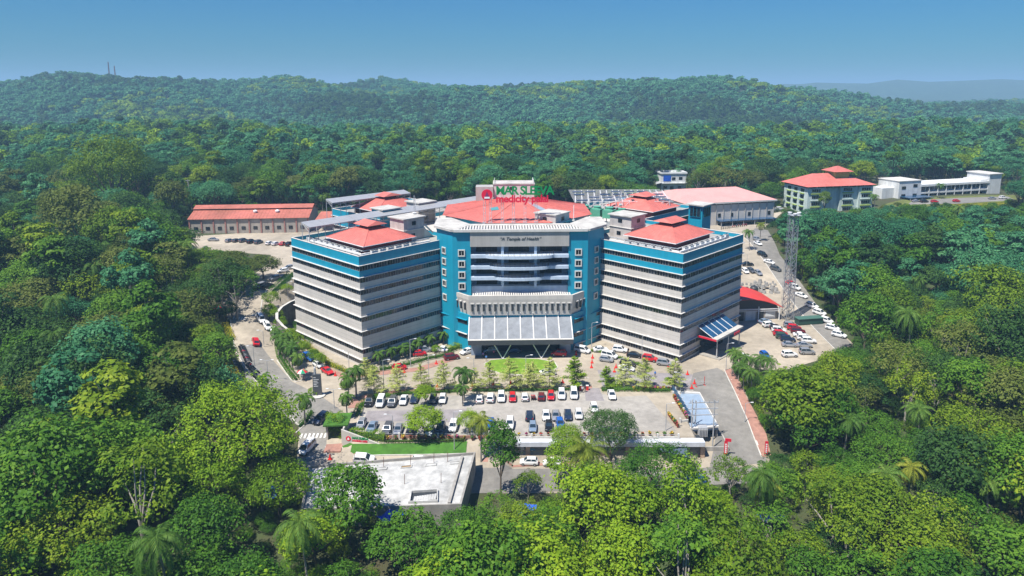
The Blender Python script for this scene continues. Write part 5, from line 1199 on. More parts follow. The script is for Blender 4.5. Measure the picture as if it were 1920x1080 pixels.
# traffic cones
conem = mat('cone_red', (.70, .03, .02), .5); 
M = MB(); M.lathe([(.17, .05), (.03, .72)], 10); M.lathe([(.125, .24), (.095, .4)], 10, mi=1); cone_b = M.mesh('cone', [conem, white_st]); M = MB(); M.box(-.25, -.25, 0, .25, .25, .06); cone_f = M.mesh('base', [conem])
for i, (x, y, w) in enumerate(((629, 705, 'ahead of the red saloon by the left hedge'), (758, 699, 'beside the red hatchback on the drive'), (818, 683, 'on the drive left of the maroon SUV'), (1111, 672, 'in front of the white people carrier'), (1110, 681, 'beside a lane left of the silver hatchback'), (1109, 690, 'in the lane under the white van'), (1155, 690, 'left of the queued black SUV'), (1152, 698, 'left of the queued white saloon'),
                               (1254, 688, 'at the right wing corner'), (1289, 703, 'on the apron under the right wing'), (1302, 720, 'on the right road near the barrier'), (1297, 729, 'on the right road beside the annex'), (820, 726, 'under the lime trees left of the tall palm'), (886, 724, 'under the lime trees right of the tall palm'), (925, 722, 'under the lime trees below the oval lawn'), (958, 721, 'under the lime trees further along'), (1055, 718, 'by the kerb under a tall lime tree'), (1080, 666, 'at the portico right end'), (619, 862, 'in the entrance road by the lawn'))):
    p = at(x, y); t = thing('traffic_cone', 'red and white traffic cone ' + w, 'cone', (p.x, p.y, p.z + .12), 0, 'traffic cones'); t.scale = (1.5, 1.5, 1.6); obj('cone', cone_b, t); obj('base', cone_f, t)
# barrier
p = at(1312, 724); t = thing('boom_barrier', 'small grey trestle barrier standing in the right road', 'barrier', (p.x, p.y, p.z + .1), R(20))
M = MB(); M.beam((-1.2, 0, .9), (1.4, 0, .9), .12); M.beam((-1.2, 0, .4), (1.4, 0, .4), .12); M.build('rail', steel, t); M = MB(); M.beam((-1.1, -.5, 0), (-1.1, .5, 0), .12); M.beam((1.3, -.5, 0), (1.3, .5, 0), .12); M.beam((-1.1, 0, 0), (-1.1, 0, 1), .1); M.beam((1.3, 0, 0), (1.3, 0, 2.2), .1); M.build('stand', conem, t)
for i, (x, y) in enumerate(((1089, 732), (1101, 732))):
    p = at(x, y); t = thing('entry_barrier', f'red entry barrier post on the {"left" if i == 0 else "right"} side of the car park ramp', 'barrier', (p.x, p.y, p.z + .1), 0)
    M = MB(); M.box(-.3, -.25, 0, .3, .25, 1.1); M.build('cabinet', conem, t); M = MB(); M.box(-.32, -.27, 1.1, .32, .27, 1.2); M.build('cap', white_st, t)
# totem sign
p = at(596, 743); t = thing('totem_sign', 'dark grey wayfinding totem with white lines in the forecourt', 'sign', (p.x, p.y, p.z + .1), R(6))
M = MB(); M.frustum([(-1.0, -.35), (1.0, -.35), (1.0, .35), (-1.0, .35)], .3, [(-.9, -.3), (.9, -.3), (.9, .3), (-.9, .3)], 5.4); M.build('panel', mat('totem_grey', (.075, .08, .09), .45, var=.15, scale=2), t)
M = MB(); M.lathe([(1.7, 0), (1.75, .2), (1.5, .32)], 16); M.build('plinth', kerb_m, t)
for j, (z, w) in enumerate(((4.6, .55), (4.1, 1.2), (3.7, .9), (3.3, 1.1), (2.9, .7), (2.5, 1.0))): M = MB(); M.face([(-.75, -.365 + z * .009, z), (-.75 + w, -.365 + z * .009, z), (-.75 + w, -.363 + z * .009, z + .14), (-.75, -.363 + z * .009, z + .14)]); M.build('text_line', white_st, t)
M = MB(); M.tube([(-.4, .1, 5.4), (-.4, .1, 6.6)], .28, 10); M.lathe([(.1, 0), (.3, .25), (.1, .55)], 10, (-.4, .1, 6.65)); M.build('emblem', steel, t)
# umbrella
p = at(568, 713); t = thing('sun_umbrella', 'green red and white sun umbrella at the planter tip', 'umbrella', (p.x, p.y, p.z + .1), 0)
ug, ur, uw = mat('umbrella_green', (.0, .28, .13), .7), mat('umbrella_red', (.6, .03, .04), .7), mat('umbrella_white', (.75, .78, .76), .7)
M = MB(); 
for i in range(8):
    a0, a1 = i * math.pi / 4, (i + 1) * math.pi / 4; f = lambda a_, r, z: (r * math.cos(a_), r * math.sin(a_), z)
    M.face([(0, 0, 2.75), f(a0, .8, 2.55), f(a1, .8, 2.55)], i % 3); M.face([f(a0, .8, 2.55), f(a0, 1.35, 2.1), f(a1, 1.35, 2.1), f(a1, .8, 2.55)], i % 3)
M.build('canopy', [ug, ur, uw], t); M = MB(); M.tube([(0, 0, 0), (0, 0, 2.75)], .04, 6); M.build('pole', white_st, t)
for i, (x, y, c, w) in enumerate(((532, 633, ur, 'red sun umbrella among the palms of the left planter'), (411, 590, ug, 'green and red umbrella at the wooded bend of the left road'))):
    p = at(x, y); t = thing('sun_umbrella', w, 'umbrella', (p.x, p.y, p.z + .1), 0); M = MB()
    for k in range(8): a0, a1 = k * math.pi / 4, (k + 1) * math.pi / 4; M.face([(0, 0, 2.7), (1.3 * math.cos(a0), 1.3 * math.sin(a0), 2.1), (1.3 * math.cos(a1), 1.3 * math.sin(a1), 2.1)], k % 2 if i else 0)
    M.build('canopy', [c, ur], t); M = MB(); M.tube([(0, 0, 0), (0, 0, 2.7)], .04, 6); M.build('pole', white_st, t)
# red pole banners by the right road
for i, (x, y, w) in enumerate(((1360, 856, 'red vertical roadside banner beside the transformer yard'), (1436, 856, 'red vertical roadside banner at the foot of the brick path'))):
    p = at(x, y); t = thing('banner_sign', w, 'sign', (p.x, p.y, p.z + .1), R(-12)); t.scale = (.72, .72, .78); M = MB(); M.box(-.45, -.06, .6, .45, .06, 4.2); M.build('panel', sr, t)
    M = MB(); M.tube([(0, .1, 0), (0, .1, 4.6)], .08, 6); M.build('pole', steel, t)
    for j in range(5): M = MB(); M.box(-.22, -.09, 1.0 + j * .55, .22, -.065, 1.35 + j * .55); M.build('letter_block', white_st, t)
    if i == 0: M = MB(); M.box(-.3, -.1, 4.2, 1.4, .1, 5.0); M.build('top_board', sr, t)
# flower pots
M = MB(); M.lathe([(.18, 0), (.28, .42), (.3, .46)], 9); potm = M.mesh('pot', [pot_red])
fm = [mat('flower_yellow', (.5, .32, .02), .7), mat('flower_pink', (.42, .05, .18), .7), mat('flower_red', (.36, .04, .03), .7), mat('pot_leaf', (.06, .13, .02), .7)]
pl = []
for k in range(4):
    M = MB(); rnd = random.Random(k)
    for j in range(46):
        a_, r, z = rnd.uniform(0, 6.28), rnd.uniform(0, .34), .5 + rnd.uniform(0, .5); c = Vector((r * math.cos(a_), r * math.sin(a_), z)); u = Vector((rnd.uniform(-1, 1), rnd.uniform(-1, 1), rnd.uniform(-.5, 1))).normalized() * .13; v = u.cross(Vector((rnd.uniform(-1, 1), rnd.uniform(-1, 1), 1))).normalized() * .1
        M.face([c - u - v, c + u - v, c + u + v, c - u + v], 0 if (j % 3 and k < 3) else 1)
    pl.append(M.mesh('plant', [fm[k], fm[3]]))
def pots(a_, b_, n_, lab, zz=None):
    for i in range(n_):
        u = (i + .5) / n_; p = a_.lerp(b_, u); z = terr(p.x, p.y) + .1 if zz is None else zz
        t = thing('flower_pot', f'{lab}, {ORD[i]} in line', 'flower pot', (p.x, p.y, z), random.uniform(0, 6), lab + ' row'); t.scale = [random.uniform(.85, 1.15)] * 3; obj('pot', potm, t); obj('plant', pl[random.choice((0, 0, 1, 2, 2, 3))], t)
pots(Vector((-2, 134.6, 0)), Vector((31, 134.6, 0)), 22, 'terracotta flower pot along the car park edge above the shops')
pots(gp(1186, 733, 0), gp(1256, 733, 0), 14, 'terracotta flower pot behind the empty parking bay')
pots(gp(1262, 745, 0), gp(1291, 791, 0), 12, 'terracotta flower pot beside the blue glass screens')
pots(gp(1252, 778, 0), gp(1272, 804, 0), 8, 'terracotta flower pot at the car park corner by the annex')
pots(Vector((-29, 133.5, 0)), Vector((-7, 133.5, 0)), 14, 'terracotta flower pot along the wall above the front lawn')

# ------------------------------------------------------------------ people
skin = mat('skin', (.22, .11, .065), .6); hair = mat('hair_black', (.012, .01, .01), .6)
def person_mesh(seed, shirt, trousers):
    rnd = random.Random(seed); st = rnd.uniform(.06, .2); sw = rnd.uniform(.05, .22)
    V = [(0, 0, .93), (0, 0, 1.18), (0, .01, 1.4), (0, .01, 1.5), (0, .0, 1.6), (0, -.02, 1.7)]; E_ = [(0, 1), (1, 2), (2, 3), (3, 4), (4, 5)]; Rr = [.14, .13, .14, .055, .1, .085]
    def add(par, pts, rs):
        k = par
        for p, r in zip(pts, rs): V.append(p); Rr.append(r); E_.append((k, len(V) - 1)); k = len(V) - 1
    for s in (-1, 1):
        add(0, [(s * .1, 0, .88), (s * .11, -s * st * .5 - .02, .48), (s * .11, -s * st, .07), (s * .12, -s * st - .16, .04)], [.095, .065, .045, .04])
        add(2, [(s * .19, 0, 1.38), (s * .25, s * sw * .3, 1.1), (s * .25, s * sw - .08, .88), (s * .25, s * sw - .12, .78)], [.065, .045, .035, .035])
    me_ = bpy.data.meshes.new('body'); me_.from_pydata(V, E_, []); o = bpy.data.objects.new('tmp', me_); COL.objects.link(o)
    md = o.modifiers.new('skin', 'SKIN'); o.modifiers.new('sub', 'SUBSURF').levels = 1
    for i, sv in enumerate(me_.skin_vertices[0].data): sv.radius = (Rr[i] * (1.25 if i in (1, 2) else 1), Rr[i]); sv.use_root = i == 0
    dg = bpy.context.evaluated_depsgraph_get(); out = bpy.data.meshes.new_from_object(o.evaluated_get(dg)); out.name = 'body'
    bpy.data.objects.remove(o)
    out.materials.clear()
    for m_ in (shirt, trousers, skin, hair, trim_m): out.materials.append(m_)
    for p in out.polygons:
        c = p.center; p.use_smooth = True
        p.material_index = 4 if c.z < .09 else 1 if c.z < .93 and abs(c.x) < .19 else 2 if (c.z > 1.46 and not (c.z > 1.68 or (c.y > .02 and c.z > 1.56))) or (abs(c.x) > .19 and c.z < 1.12) else 3 if c.z > 1.46 else 0
    return out
SH = {'blue': (.08, .25, .65), 'white': (.7, .7, .7), 'purple': (.28, .18, .42), 'dark': (.03, .03, .04), 'pink': (.6, .2, .3)}
SHM = {k: mat('shirt_' + k, v, .8) for k, v in SH.items()}; TR = [mat('trousers_dark', (.03, .032, .04), .8), mat('trousers_tan', (.2, .15, .09), .8)]
for i, (x, y, sh, hd, w) in enumerate(((906, 672, 'purple', 160, 'in purple top walking at the portico left side'), (912, 678, 'blue', 20, 'in light blue shirt standing before the portico'), (926, 668, 'pink', 200, 'in pink top under the portico edge'), (816, 673, 'dark', 90, 'in dark clothes on the brick path below the left wing'), (834, 664, 'blue', 40, 'in blue top beside the white saloon under the left wing'),
                                   (1228, 708, 'blue', 10, 'in blue shirt walking on the apron below the right wing'), (570, 716, 'dark', 90, 'in dark clothes under the striped umbrella'), (611, 684, 'dark', 0, 'in dark clothes beside the white hatchback by the hedge'), (1092, 737, 'white', 180, 'in white shirt by the ramp barrier'), (1097, 736, 'dark', 150, 'in dark shirt by the ramp barrier'), (526, 569, 'dark', 60, 'in dark clothes near the retaining wall'), (1178, 664, 'dark', 200, 'in dark clothes behind the lime hedge'))):
    p = at(x, y); t = thing('person', 'person ' + w, 'person', (p.x, p.y, p.z + .13), R(hd), None); obj('body', person_mesh(i, SHM[sh], TR[i % 2]), t)
# ------------------------------------------------------------------ vegetation
rng = np.random.default_rng(11)
L_YEL = leaf_mat('leaf_yellow_green', (.040, .085, .006), (.095, .155, .009), (.18, .23, .014))
L_GRN = leaf_mat('leaf_mid_green', (.022, .07, .008), (.052, .125, .010), (.105, .19, .016))
L_LIME = leaf_mat('leaf_lime_green', (.052, .11, .006), (.11, .19, .009), (.19, .265, .014))
L_TEAL = leaf_mat('leaf_blue_green', (.016, .075, .032), (.036, .13, .054), (.085, .21, .085))
L_DARK = leaf_mat('leaf_dark_green', (.012, .04, .010), (.028, .07, .014), (.055, .11, .02))
L_OLIV = leaf_mat('leaf_olive', (.036, .056, .010), (.072, .098, .016), (.125, .145, .03))
L_PALE = leaf_mat('leaf_pale_feathery', (.20, .24, .05), (.30, .34, .09), (.42, .43, .16), trans=.4)
L_PALM = leaf_mat('palm_frond', (.03, .075, .012), (.065, .13, .02), (.12, .18, .03))
L_PALMY = leaf_mat('palm_frond_yellow', (.06, .09, .012), (.12, .155, .018), (.20, .21, .025))
L_HEDGE = leaf_mat('hedge_leaf_yellow', (.14, .16, .01), (.28, .27, .015), (.42, .36, .02))
bark = mat('bark_grey_brown', (.13, .10, .075), .95, var=.4, scale=1.5, bump=.4); bark_pale = mat('bark_pale', (.30, .27, .23), .9, var=.35, scale=1.5, bump=.3)
def unit_v(a): return a / np.maximum(np.linalg.norm(a, axis=1, keepdims=True), 1e-9)
def leaf_mesh(name, pos, nrm, size, m, aspect=.62, bend=.25):
    """many small leaf-sized faces: each a folded pair of triangles turned its own way"""
    n = len(pos); r = rng.normal(size=(n, 3)); u = unit_v(np.cross(nrm, r)); v = np.cross(nrm, u)
    u = u * size[:, None]; v = v * size[:, None] * aspect
    V = np.stack([pos - u * .5, pos - v * .5 - nrm * (size * bend * .3)[:, None], pos + u * .5, pos + v * .5 + nrm * (size * bend * .3)[:, None]], 1).reshape(-1, 3)
    return raw_quads(name, V, m)
def raw_quads(name, V, m):
    n = len(V) // 4; me = bpy.data.meshes.new(name); me.vertices.add(n * 4); me.vertices.foreach_set('co', V.astype(np.float32).ravel())
    me.loops.add(n * 4); me.loops.foreach_set('vertex_index', np.arange(n * 4, dtype=np.int32)); me.polygons.add(n)
    me.polygons.foreach_set('loop_start', np.arange(0, n * 4, 4, dtype=np.int32)); me.polygons.foreach_set('loop_total', np.full(n, 4, dtype=np.int32))
    me.materials.append(m); me.update(calc_edges=True); return me
def crown(name, R_, z0, z1, nl, per, leaf, m, seed, lobe=(.3, .48), flat=.72, top=.0, outer=.78, rough=.45, gap=.25):
    """crown of overlapping leafy lobes with gaps; local origin at the tree's foot"""
    g = np.random.default_rng(seed); cz = (z0 + z1) / 2; hz = (z1 - z0) / 2
    P, N, S, cents = [], [], [], []
    k = 0
    while k < nl:
        d = g.normal(size=3); d /= np.linalg.norm(d)
        if d[2] < -.55: continue
        rr = g.uniform(.45, 1.0) ** .6; lr = R_ * g.uniform(*lobe)
        c = np.array([d[0] * (R_ - lr * .8) * rr, d[1] * (R_ - lr * .8) * rr, cz + d[2] * (hz - lr * .6) * rr + top * g.uniform(-1, 1)])
        cents.append((c, lr)); n = int(per * (lr / (R_ * .4)) ** 2)
        q = g.normal(size=(n * 2, 3)); q /= np.linalg.norm(q, axis=1, keepdims=True)
        ax = np.array([d[0], d[1], d[2] + .75]); ax /= np.linalg.norm(ax)
        q = q[(q @ ax) > g.uniform(-.55, .1, n * 2)][:n]
        rad = lr * g.uniform(outer, 1.06, len(q)) * (1 + .18 * np.sin(q[:, 0] * 7 + seed) * np.sin(q[:, 1] * 6))
        rad = np.where(g.random(len(q)) < .07, rad * g.uniform(1.05, 1.3, len(q)), rad)
        pp = c + q * rad[:, None] * np.array([1, 1, flat]) * g.uniform(.72, 1.3, 3); f_ = 5.2 / R_
        hole = np.sin(pp[:, 0] * f_ * 1.9 + seed) * np.sin(pp[:, 1] * f_ * 2.1 + 1.3) + np.sin(pp[:, 2] * f_ * 2.4 + pp[:, 0] * f_) * .7 > 1.05 - gap
        keep = ~hole | (g.random(len(q)) < .12); q = q[keep]; P.append(pp[keep]); nn = q + np.array([0, 0, .8]) + g.normal(size=q.shape) * rough; N.append(unit_v(nn)); S.append(leaf * g.uniform(.6, 1.35, len(q)))
        k += 1
    return leaf_mesh(name, np.concatenate(P), np.concatenate(N), np.concatenate(S), m), cents
def trunk(name, cents, h0, r, m, seed, lean=.0, limbs=7):
    rnd = random.Random(seed); M = MB(); f = Vector((rnd.uniform(-.3, .3) + lean, rnd.uniform(-.3, .3), h0))
    M.tube([(0, 0, -1.2), (f.x * .3, f.y * .3, h0 * .4), tuple(f)], [r * 1.25, r, r * .8], 7)
    for c, lr in rnd.sample(cents, min(limbs, len(cents))):
        e = Vector(c); mid = f.lerp(e, .5) + Vector((rnd.uniform(-.4, .4), rnd.uniform(-.4, .4), rnd.uniform(-.2, .6)))
        M.tube([tuple(f), tuple(mid), tuple(e)], [r * .6, r * .38, r * .12], 5)
    return M.mesh(name, [m])
KINDS = {}
def make_kind(key, n, R_, H_, z0, nl, per, leaf, m, bk_=bark, tr=.28, h0=None, **kw):
    KINDS[key] = []
    for i in range(n):
        s = hash((len(KINDS), i)) % 1000 + i * 17 + len(KINDS) * 101
        c, ce = crown('crown', R_ * (1 + .08 * i), z0, H_, nl, per, leaf, m, s, **kw)
        KINDS[key].append((trunk('trunk', ce, h0 or z0 * .95, tr, bk_, s), c, R_ * (1 + .08 * i), H_, (z0 + H_) / 2))
make_kind('broad', 5, 5.8, 14.0, 4.0, 26, 300, .50, L_GRN, lobe=(.18, .46), outer=.7)
make_kind('dense', 2, 6.6, 12.5, 3.2, 42, 300, .42, L_LIME, tr=.36, lobe=(.2, .38), outer=.82)
make_kind('airy', 3, 5.4, 13.5, 4.0, 22, 190, .44, L_YEL, bark_pale, tr=.26, lobe=(.16, .4), outer=.55)
make_kind('rubber', 3, 4.3, 16.0, 6.0, 24, 150, .66, L_TEAL, bark_pale, tr=.22, lobe=(.22, .44), flat=.5)
make_kind('grand', 1, 13.0, 23.0, 5.0, 74, 620, .50, L_LIME, tr=.6, lobe=(.15, .3), outer=.8)
make_kind('slim', 2, 3.2, 13.0, 3.5, 20, 190, .36, L_GRN, tr=.18, lobe=(.35, .5))
make_kind('shrub', 3, 1.5, 2.0, .1, 9, 90, .24, L_GRN, tr=.06, h0=.5, lobe=(.4, .55))
def palm_mesh(h, nf, fl, seed, droop=1.0, m=L_PALM, leafl=.8, lean=.6, rise=60, tr=.16):
    g = random.Random(seed); lx, ly = g.uniform(-lean, lean), g.uniform(-lean, lean); M = MB()
    M.tube([(0, 0, -.8), (lx * .25, ly * .25, h * .4), (lx * .6, ly * .6, h * .75), (lx, ly, h)], [tr * 1.3, tr, tr * .85, tr * .7], 7)
    tm = M.mesh('trunk', [bark_pale]); V = []
    for i in range(nf):
        az = i * 2.4 + g.uniform(-.2, .2); el = R(rise - (rise + 25) * (i / nf) + g.uniform(-8, 8)); p = Vector((lx, ly, h)); n = 13
        dirh = Vector((math.cos(az), math.sin(az), 0)); side = Vector((-dirh.y, dirh.x, 0)); pts = []
        for j in range(n + 1):
            pts.append(p.copy()); p = p + (dirh * math.cos(el) + Vector((0, 0, math.sin(el)))) * (fl / n); el -= R(9.5 * droop)
        for j in range(n):
            d = (pts[j + 1] - pts[j]); w = .035 * (1 - j / n) + .012
            V += [pts[j] - side * w, pts[j + 1] - side * w * .8, pts[j + 1] + side * w * .8, pts[j] + side * w]
            if j < 1: continue
            ll = leafl * (math.sin(math.pi * (.18 + .8 * j / n)) ** .7) * g.uniform(.85, 1.1)
            for s in (-1, 1):
                for q in (0, .5):
                    b0 = pts[j] + d * q; tip = b0 + (side * s * .78 + d.normalized() * .5 + Vector((0, 0, -.42 * droop + g.uniform(-.15, .15)))).normalized() * ll; wv = d.normalized() * .07
                    mid = b0.lerp(tip, .5) + Vector((0, 0, .05)); V += [b0 - wv, mid - wv * 1.3, tip, mid + wv * 1.3]
    return tm, raw_quads('crown', np.array([tuple(v) for v in V]), m)
PALMS = {'coconut': [palm_mesh(9.5, 20, 4.4, k, 1.0, L_PALM, 1.0, 1.2) for k in range(3)], 'coconut_yellow': [palm_mesh(9.0, 18, 4.2, 9, 1.2, L_PALMY, 1.0, .6)],
         'royal': [palm_mesh(4.6, 16, 2.7, 20 + k, 1.35, L_PALM, .62, .2, 75, .13) for k in range(2)], 'areca': [palm_mesh(6.5, 26, 4.6, 31, 1.15, L_PALMY, .9, .3, 82, .2)], 'small': [palm_mesh(2.2, 12, 2.0, 41, 1.2, L_PALM, .5, .1, 75, .1)]}
def tier_tree(seed, h=7.2, rb=2.7, dens=1.6, m=L_PALE):
    g = np.random.default_rng(seed); P, N, S = [], [], []; M = MB(); M.tube([(0, 0, -.3), (0, 0, h * .5), (0, 0, h)], [.1, .07, .02], 6); nt = 8
    for k in range(nt):
        z = 1.5 + (h - 1.7) * k / (nt - 1); r = rb * (1 - (k / nt) ** 1.25) + .25
        for b_ in range(7):
            az = g.uniform(0, 6.28); e = np.array([math.cos(az) * r, math.sin(az) * r, z + .25]); M.tube([(0, 0, z - .15), tuple(e)], [.03, .008], 3)
            n = int(46 * dens * r / rb) + 5; t_ = g.uniform(.15, 1.0, n) ** .8; w = .42 * r * .5
            P.append(np.array([0, 0, z - .1]) + t_[:, None] * (e - np.array([0, 0, z - .1])) + g.normal(size=(n, 3)) * np.array([w * .55, w * .55, .1])); N.append(unit_v(np.array([0, 0, 1.0]) + g.normal(size=(n, 3)) * .35)); S.append(g.uniform(.16, .34, n))
    return M.mesh('trunk', [bark]), leaf_mesh('crown', np.concatenate(P), np.concatenate(N), np.concatenate(S), m)
TIER = [tier_tree(s) for s in (1, 2, 3)]; TIERG = [tier_tree(7, 6.4, 2.4, 2.4, L_LIME)]

def plant(name, label, cat, p, tm, cm, s, rot, group=None, m=None, sz=None):
    t = thing(name, label, cat, p, rot, group); t.scale = (s, s, sz or s)
    obj('trunk', tm, t); c = obj('crown', cm, t)
    if m is not None: c.material_slots[0].link = 'OBJECT'; c.material_slots[0].material = m
    return t
def tree(kind, p, s, label, group=None, m=None, sz=None, v=None, name='broadleaf_tree'):
    k = KINDS[kind][random.randrange(len(KINDS[kind])) if v is None else v]
    return plant(name, label, 'tree' if kind != 'shrub' else 'shrub', p, k[0], k[1], s, random.uniform(0, 6.28), group, m, sz)
PLACED = []
def tree_at(kind, px, py, wpx, label, m=None, v=0, squash=1.0, name='broadleaf_tree'):
    """a tree whose crown is seen centred at a photo pixel, wpx wide"""
    k = KINDS[kind][v]; s = 1.0
    for _ in range(4):
        p = at(px, py, k[4] * s * squash); q = project(p.x, p.y, p.z + k[4] * s * squash); s = wpx / q[2] / (2 * k[2])
    PLACED.append((p.x, p.y, k[2] * s)); return tree(kind, p, s, label, None, m, s * squash, v, name)
# trees one can point to
tree_at('grand', 440, 800, 255, 'great lime green tree crowding the left side of the entrance', L_LIME, 0, 1.0)
tree_at('dense', 520, 905, 130, 'lime green tree beside the entrance road near the concrete roof', L_LIME, 1, 1.05)
tree_at('airy', 262, 905, 190, 'yellow green tree with bare white limb at lower left', L_YEL, 0, 1.1)
tree_at('broad', 402, 915, 120, 'bright green pointed tree in front of the great lime tree', L_LIME, 2, 1.2)
tree_at('broad', 650, 925, 150, 'dark green tree in front of the pale concrete roof', L_GRN, 1, 1.0)
tree_at('slim', 938, 838, 72, 'tall slim green tree beside the shops end', L_GRN, 0, 1.15)
tree_at('grand', 1146, 800, 118, 'dark glossy round tree in front of the car park', L_DARK, 0, 1.0)
tree_at('dense', 1062, 815, 62, 'small bright green tree at the car park edge', L_LIME, 1, 1.0)
tree_at('broad', 1068, 855, 100, 'light green tree below the shops', L_LIME, 3, .9)
tree_at('grand', 1240, 885, 175, 'broad glossy domed tree below the annex', L_GRN, 0, .8)
tree_at('airy', 1372, 885, 90, 'yellowish open tree at the foot of the right road', L_YEL, 1, .9)
tree_at('broad', 797, 737, 46, 'small green tree in the car park rear row', L_LIME, 0, .75)
tree_at('broad', 795, 783, 78, 'spreading green tree in the middle of the car park', L_LIME, 1, .7)
tree_at('dense', 880, 785, 52, 'round green tree between the two car park halves', L_LIME, 0, .95)
tree_at('airy', 990, 905, 66, 'pale lime tree on the road below the shops', L_YEL, 2, .95)
tree_at('broad', 400, 655, 100, 'round dense green tree beside the motorbikes', L_GRN, 2, .85)
tree_at('dense', 372, 690, 90, 'low dense green tree behind the motorbikes', L_LIME, 1, .8)
tree_at('slim', 433, 577, 28, 'small dark tree at the wooded bend of the left road', L_DARK, 1, .7)
tree_at('slim', 423, 585, 24, 'second small dark tree at the left road bend', L_DARK, 0, .7)
tree_at('airy', 440, 530, 90, 'dark overhanging tree above the left road bend', L_DARK, 0, 1.0)
tree_at('grand', 205, 300, 150, 'tall yellow green tree rising over the left wood', L_YEL, 0, 1.25)
tree_at('broad', 150, 390, 140, 'yellow flowering tree in the left wood', L_OLIV, 2, 1.1)
tree_at('broad', 492, 494, 70, 'olive tree beside the rear left car park', L_OLIV, 1, .6)
tree_at('broad', 440, 490, 95, 'low olive green tree between the long shed cars and the left road', L_OLIV, 2, .6)
tree_at('broad', 378, 487, 110, 'yellow green tree under the left end of the long shed', L_YEL, 3, .6)
tree_at('broad', 412, 508, 95, 'leafy olive tree left of the left road bend', L_OLIV, 0, .65)
tree_at('broad', 455, 522, 60, 'mid green tree just above the left road bend', L_GRN, 0, .7)
tree_at('broad', 335, 450, 90, 'dark green tree at the left corner of the long shed', L_DARK, 4, .9)
tree_at('broad', 770, 1015, 170, 'leafy green tree below the middle of the concrete roof', L_GRN, 3, .9)
tree_at('dense', 872, 985, 105, 'bushy green tree at the right front corner of the concrete roof', L_GRN, 1, .95)
tree_at('broad', 590, 1000, 140, 'mid green tree below the left end of the concrete roof', L_LIME, 4, .95)
tree_at('airy', 930, 950, 80, 'open dark tree beside the road right of the concrete roof', L_GRN, 1, .9)
tree_at('dense', 1670, 570, 110, 'bright yellow green domed tree in the right wood', L_YEL, 0, 1.0)
tree_at('airy', 1360, 330, 80, 'pale yellow tree beside the small white house', L_OLIV, 1, .9)
tree_at('airy', 1310, 340, 60, 'thin pale tree just right of the small white house', L_OLIV, 2, 1.0)
tree_at('slim', 1547, 372, 22, 'slender light tree in front of the hostel', L_YEL, 0, 1.1)
# street trees: pale tiered ones along the drive
for i, (x, y, g_, s) in enumerate(((702, 740, 0, 1.0), (746, 736, 0, 1.0), (790, 728, 0, .9), (833, 733, 0, 1.0), (918, 730, 0, 1.0), (956, 730, 0, 1.05), (990, 729, 0, .95), (1030, 727, 0, 1.0), (1077, 727, 1, 1.15), (1137, 728, 1, .85), (1173, 724, 0, 1.0), (1208, 728, 0, 1.0), (1264, 728, 0, .95), (890, 668 + 62, 0, .8), (1000, 722, 0, .8), (686, 712, 0, .8))):
    p = at(x, y); tm, cm = TIERG[0] if g_ else TIER[i % 3]
    plant('tiered_tree', f'{"bright green" if g_ else "pale feathery lime"} tiered street tree on the drive, {ORD[i]} planted of its row', 'tree', p, tm, cm, s * random.uniform(.92, 1.06), random.uniform(0, 6), 'tiered street trees')
def palm(kind, x, y, s, label, group=None, yaw=None):
    tm, cm = random.choice(PALMS[kind]); return plant('palm_tree', label, 'palm', at(x, y), tm, cm, s, random.uniform(0, 6.28), group)
palm('royal', 870, 752, 1.55, 'tall dark palm between the lime trees left of the oval lawn'); palm('royal', 868, 762, 1.0, 'shorter palm at the foot of the tall drive palm')
palm('royal', 668, 745, 1.45, 'taller palm of the pair at the car park corner'); palm('royal', 655, 752, 1.2, 'shorter palm of the pair at the car park corner'); palm('royal', 651, 785, 1.1, 'low palm behind the gate house')
palm('royal', 572, 797, 1.35, 'palm on the traffic island by the entrance'); palm('royal', 497, 742, 1.0, 'dark palm over the lower motorbikes')
for i, (x, y) in enumerate(((523, 672), (533, 678), (543, 686), (549, 694), (560, 708), (527, 660), (538, 668), (553, 683), (520, 652))): palm('royal', x, y, 1.25 - .05 * (i % 3), f'palm in the left planter, {ORD[i]} of the cluster', 'palms of the left planter')
for i, (x, y) in enumerate(((711, 684), (734, 676), (768, 668), (784, 660), (806, 652), (832, 645), (755, 672))): palm('small', x, y, 1.35, f'short palm below the left wing, {ORD[i]} from its corner' if i < 6 else 'extra short palm below the left wing near the silver SUV', 'short palms below the left wing')
for i, (x, y) in enumerate(((1385, 715), (1402, 720), (1422, 722), (1448, 725), (1410, 745), (1438, 752), (1395, 735), (1372, 705))): palm('coconut', x, y, .72, f'coconut palm in the clump beside the brick path, {ORD[i]} of the clump', 'coconut palms beside the brick path')
palm('coconut_yellow', 902, 866, 1.0, 'yellow fronded coconut palm at the shops end'); palm('areca', 1098, 930, 1.35, 'big drooping feathery palm below the shops'); palm('areca', 1085, 985, 1.1, 'lower drooping palm near the picture bottom')
for i, (x, y, k) in enumerate(((1430, 1000, 'coconut_yellow'), (1580, 870, 'coconut'), (1720, 850, 'coconut'), (1850, 1000, 'coconut'), (1700, 960, 'coconut_yellow'), (1580, 1080, 'coconut'), (1405, 470, 'coconut'), (1425, 452, 'coconut_yellow'), (1640, 395, 'coconut'), (510, 392, 'coconut'), (605, 395, 'coconut'), (1760, 372, 'coconut'), (1660, 990, 'coconut'))):
    palm(k, x, y, 1.0 if y > 500 else .8, ('yellow ' if 'yellow' in k else 'green ') + ('coconut palm standing among the trees near ' + ('the blue tarpaulin at lower right', 'the middle right wood edge', 'the far right blue tank', 'the lower right corner', 'the lower right centre', 'the lower right bottom edge', 'the rear of the right wing', 'the hall on the right road', 'the hostel side', 'the long shed right end', 'the lean-to roof', 'the white office block', 'the right wood floor')[i]))
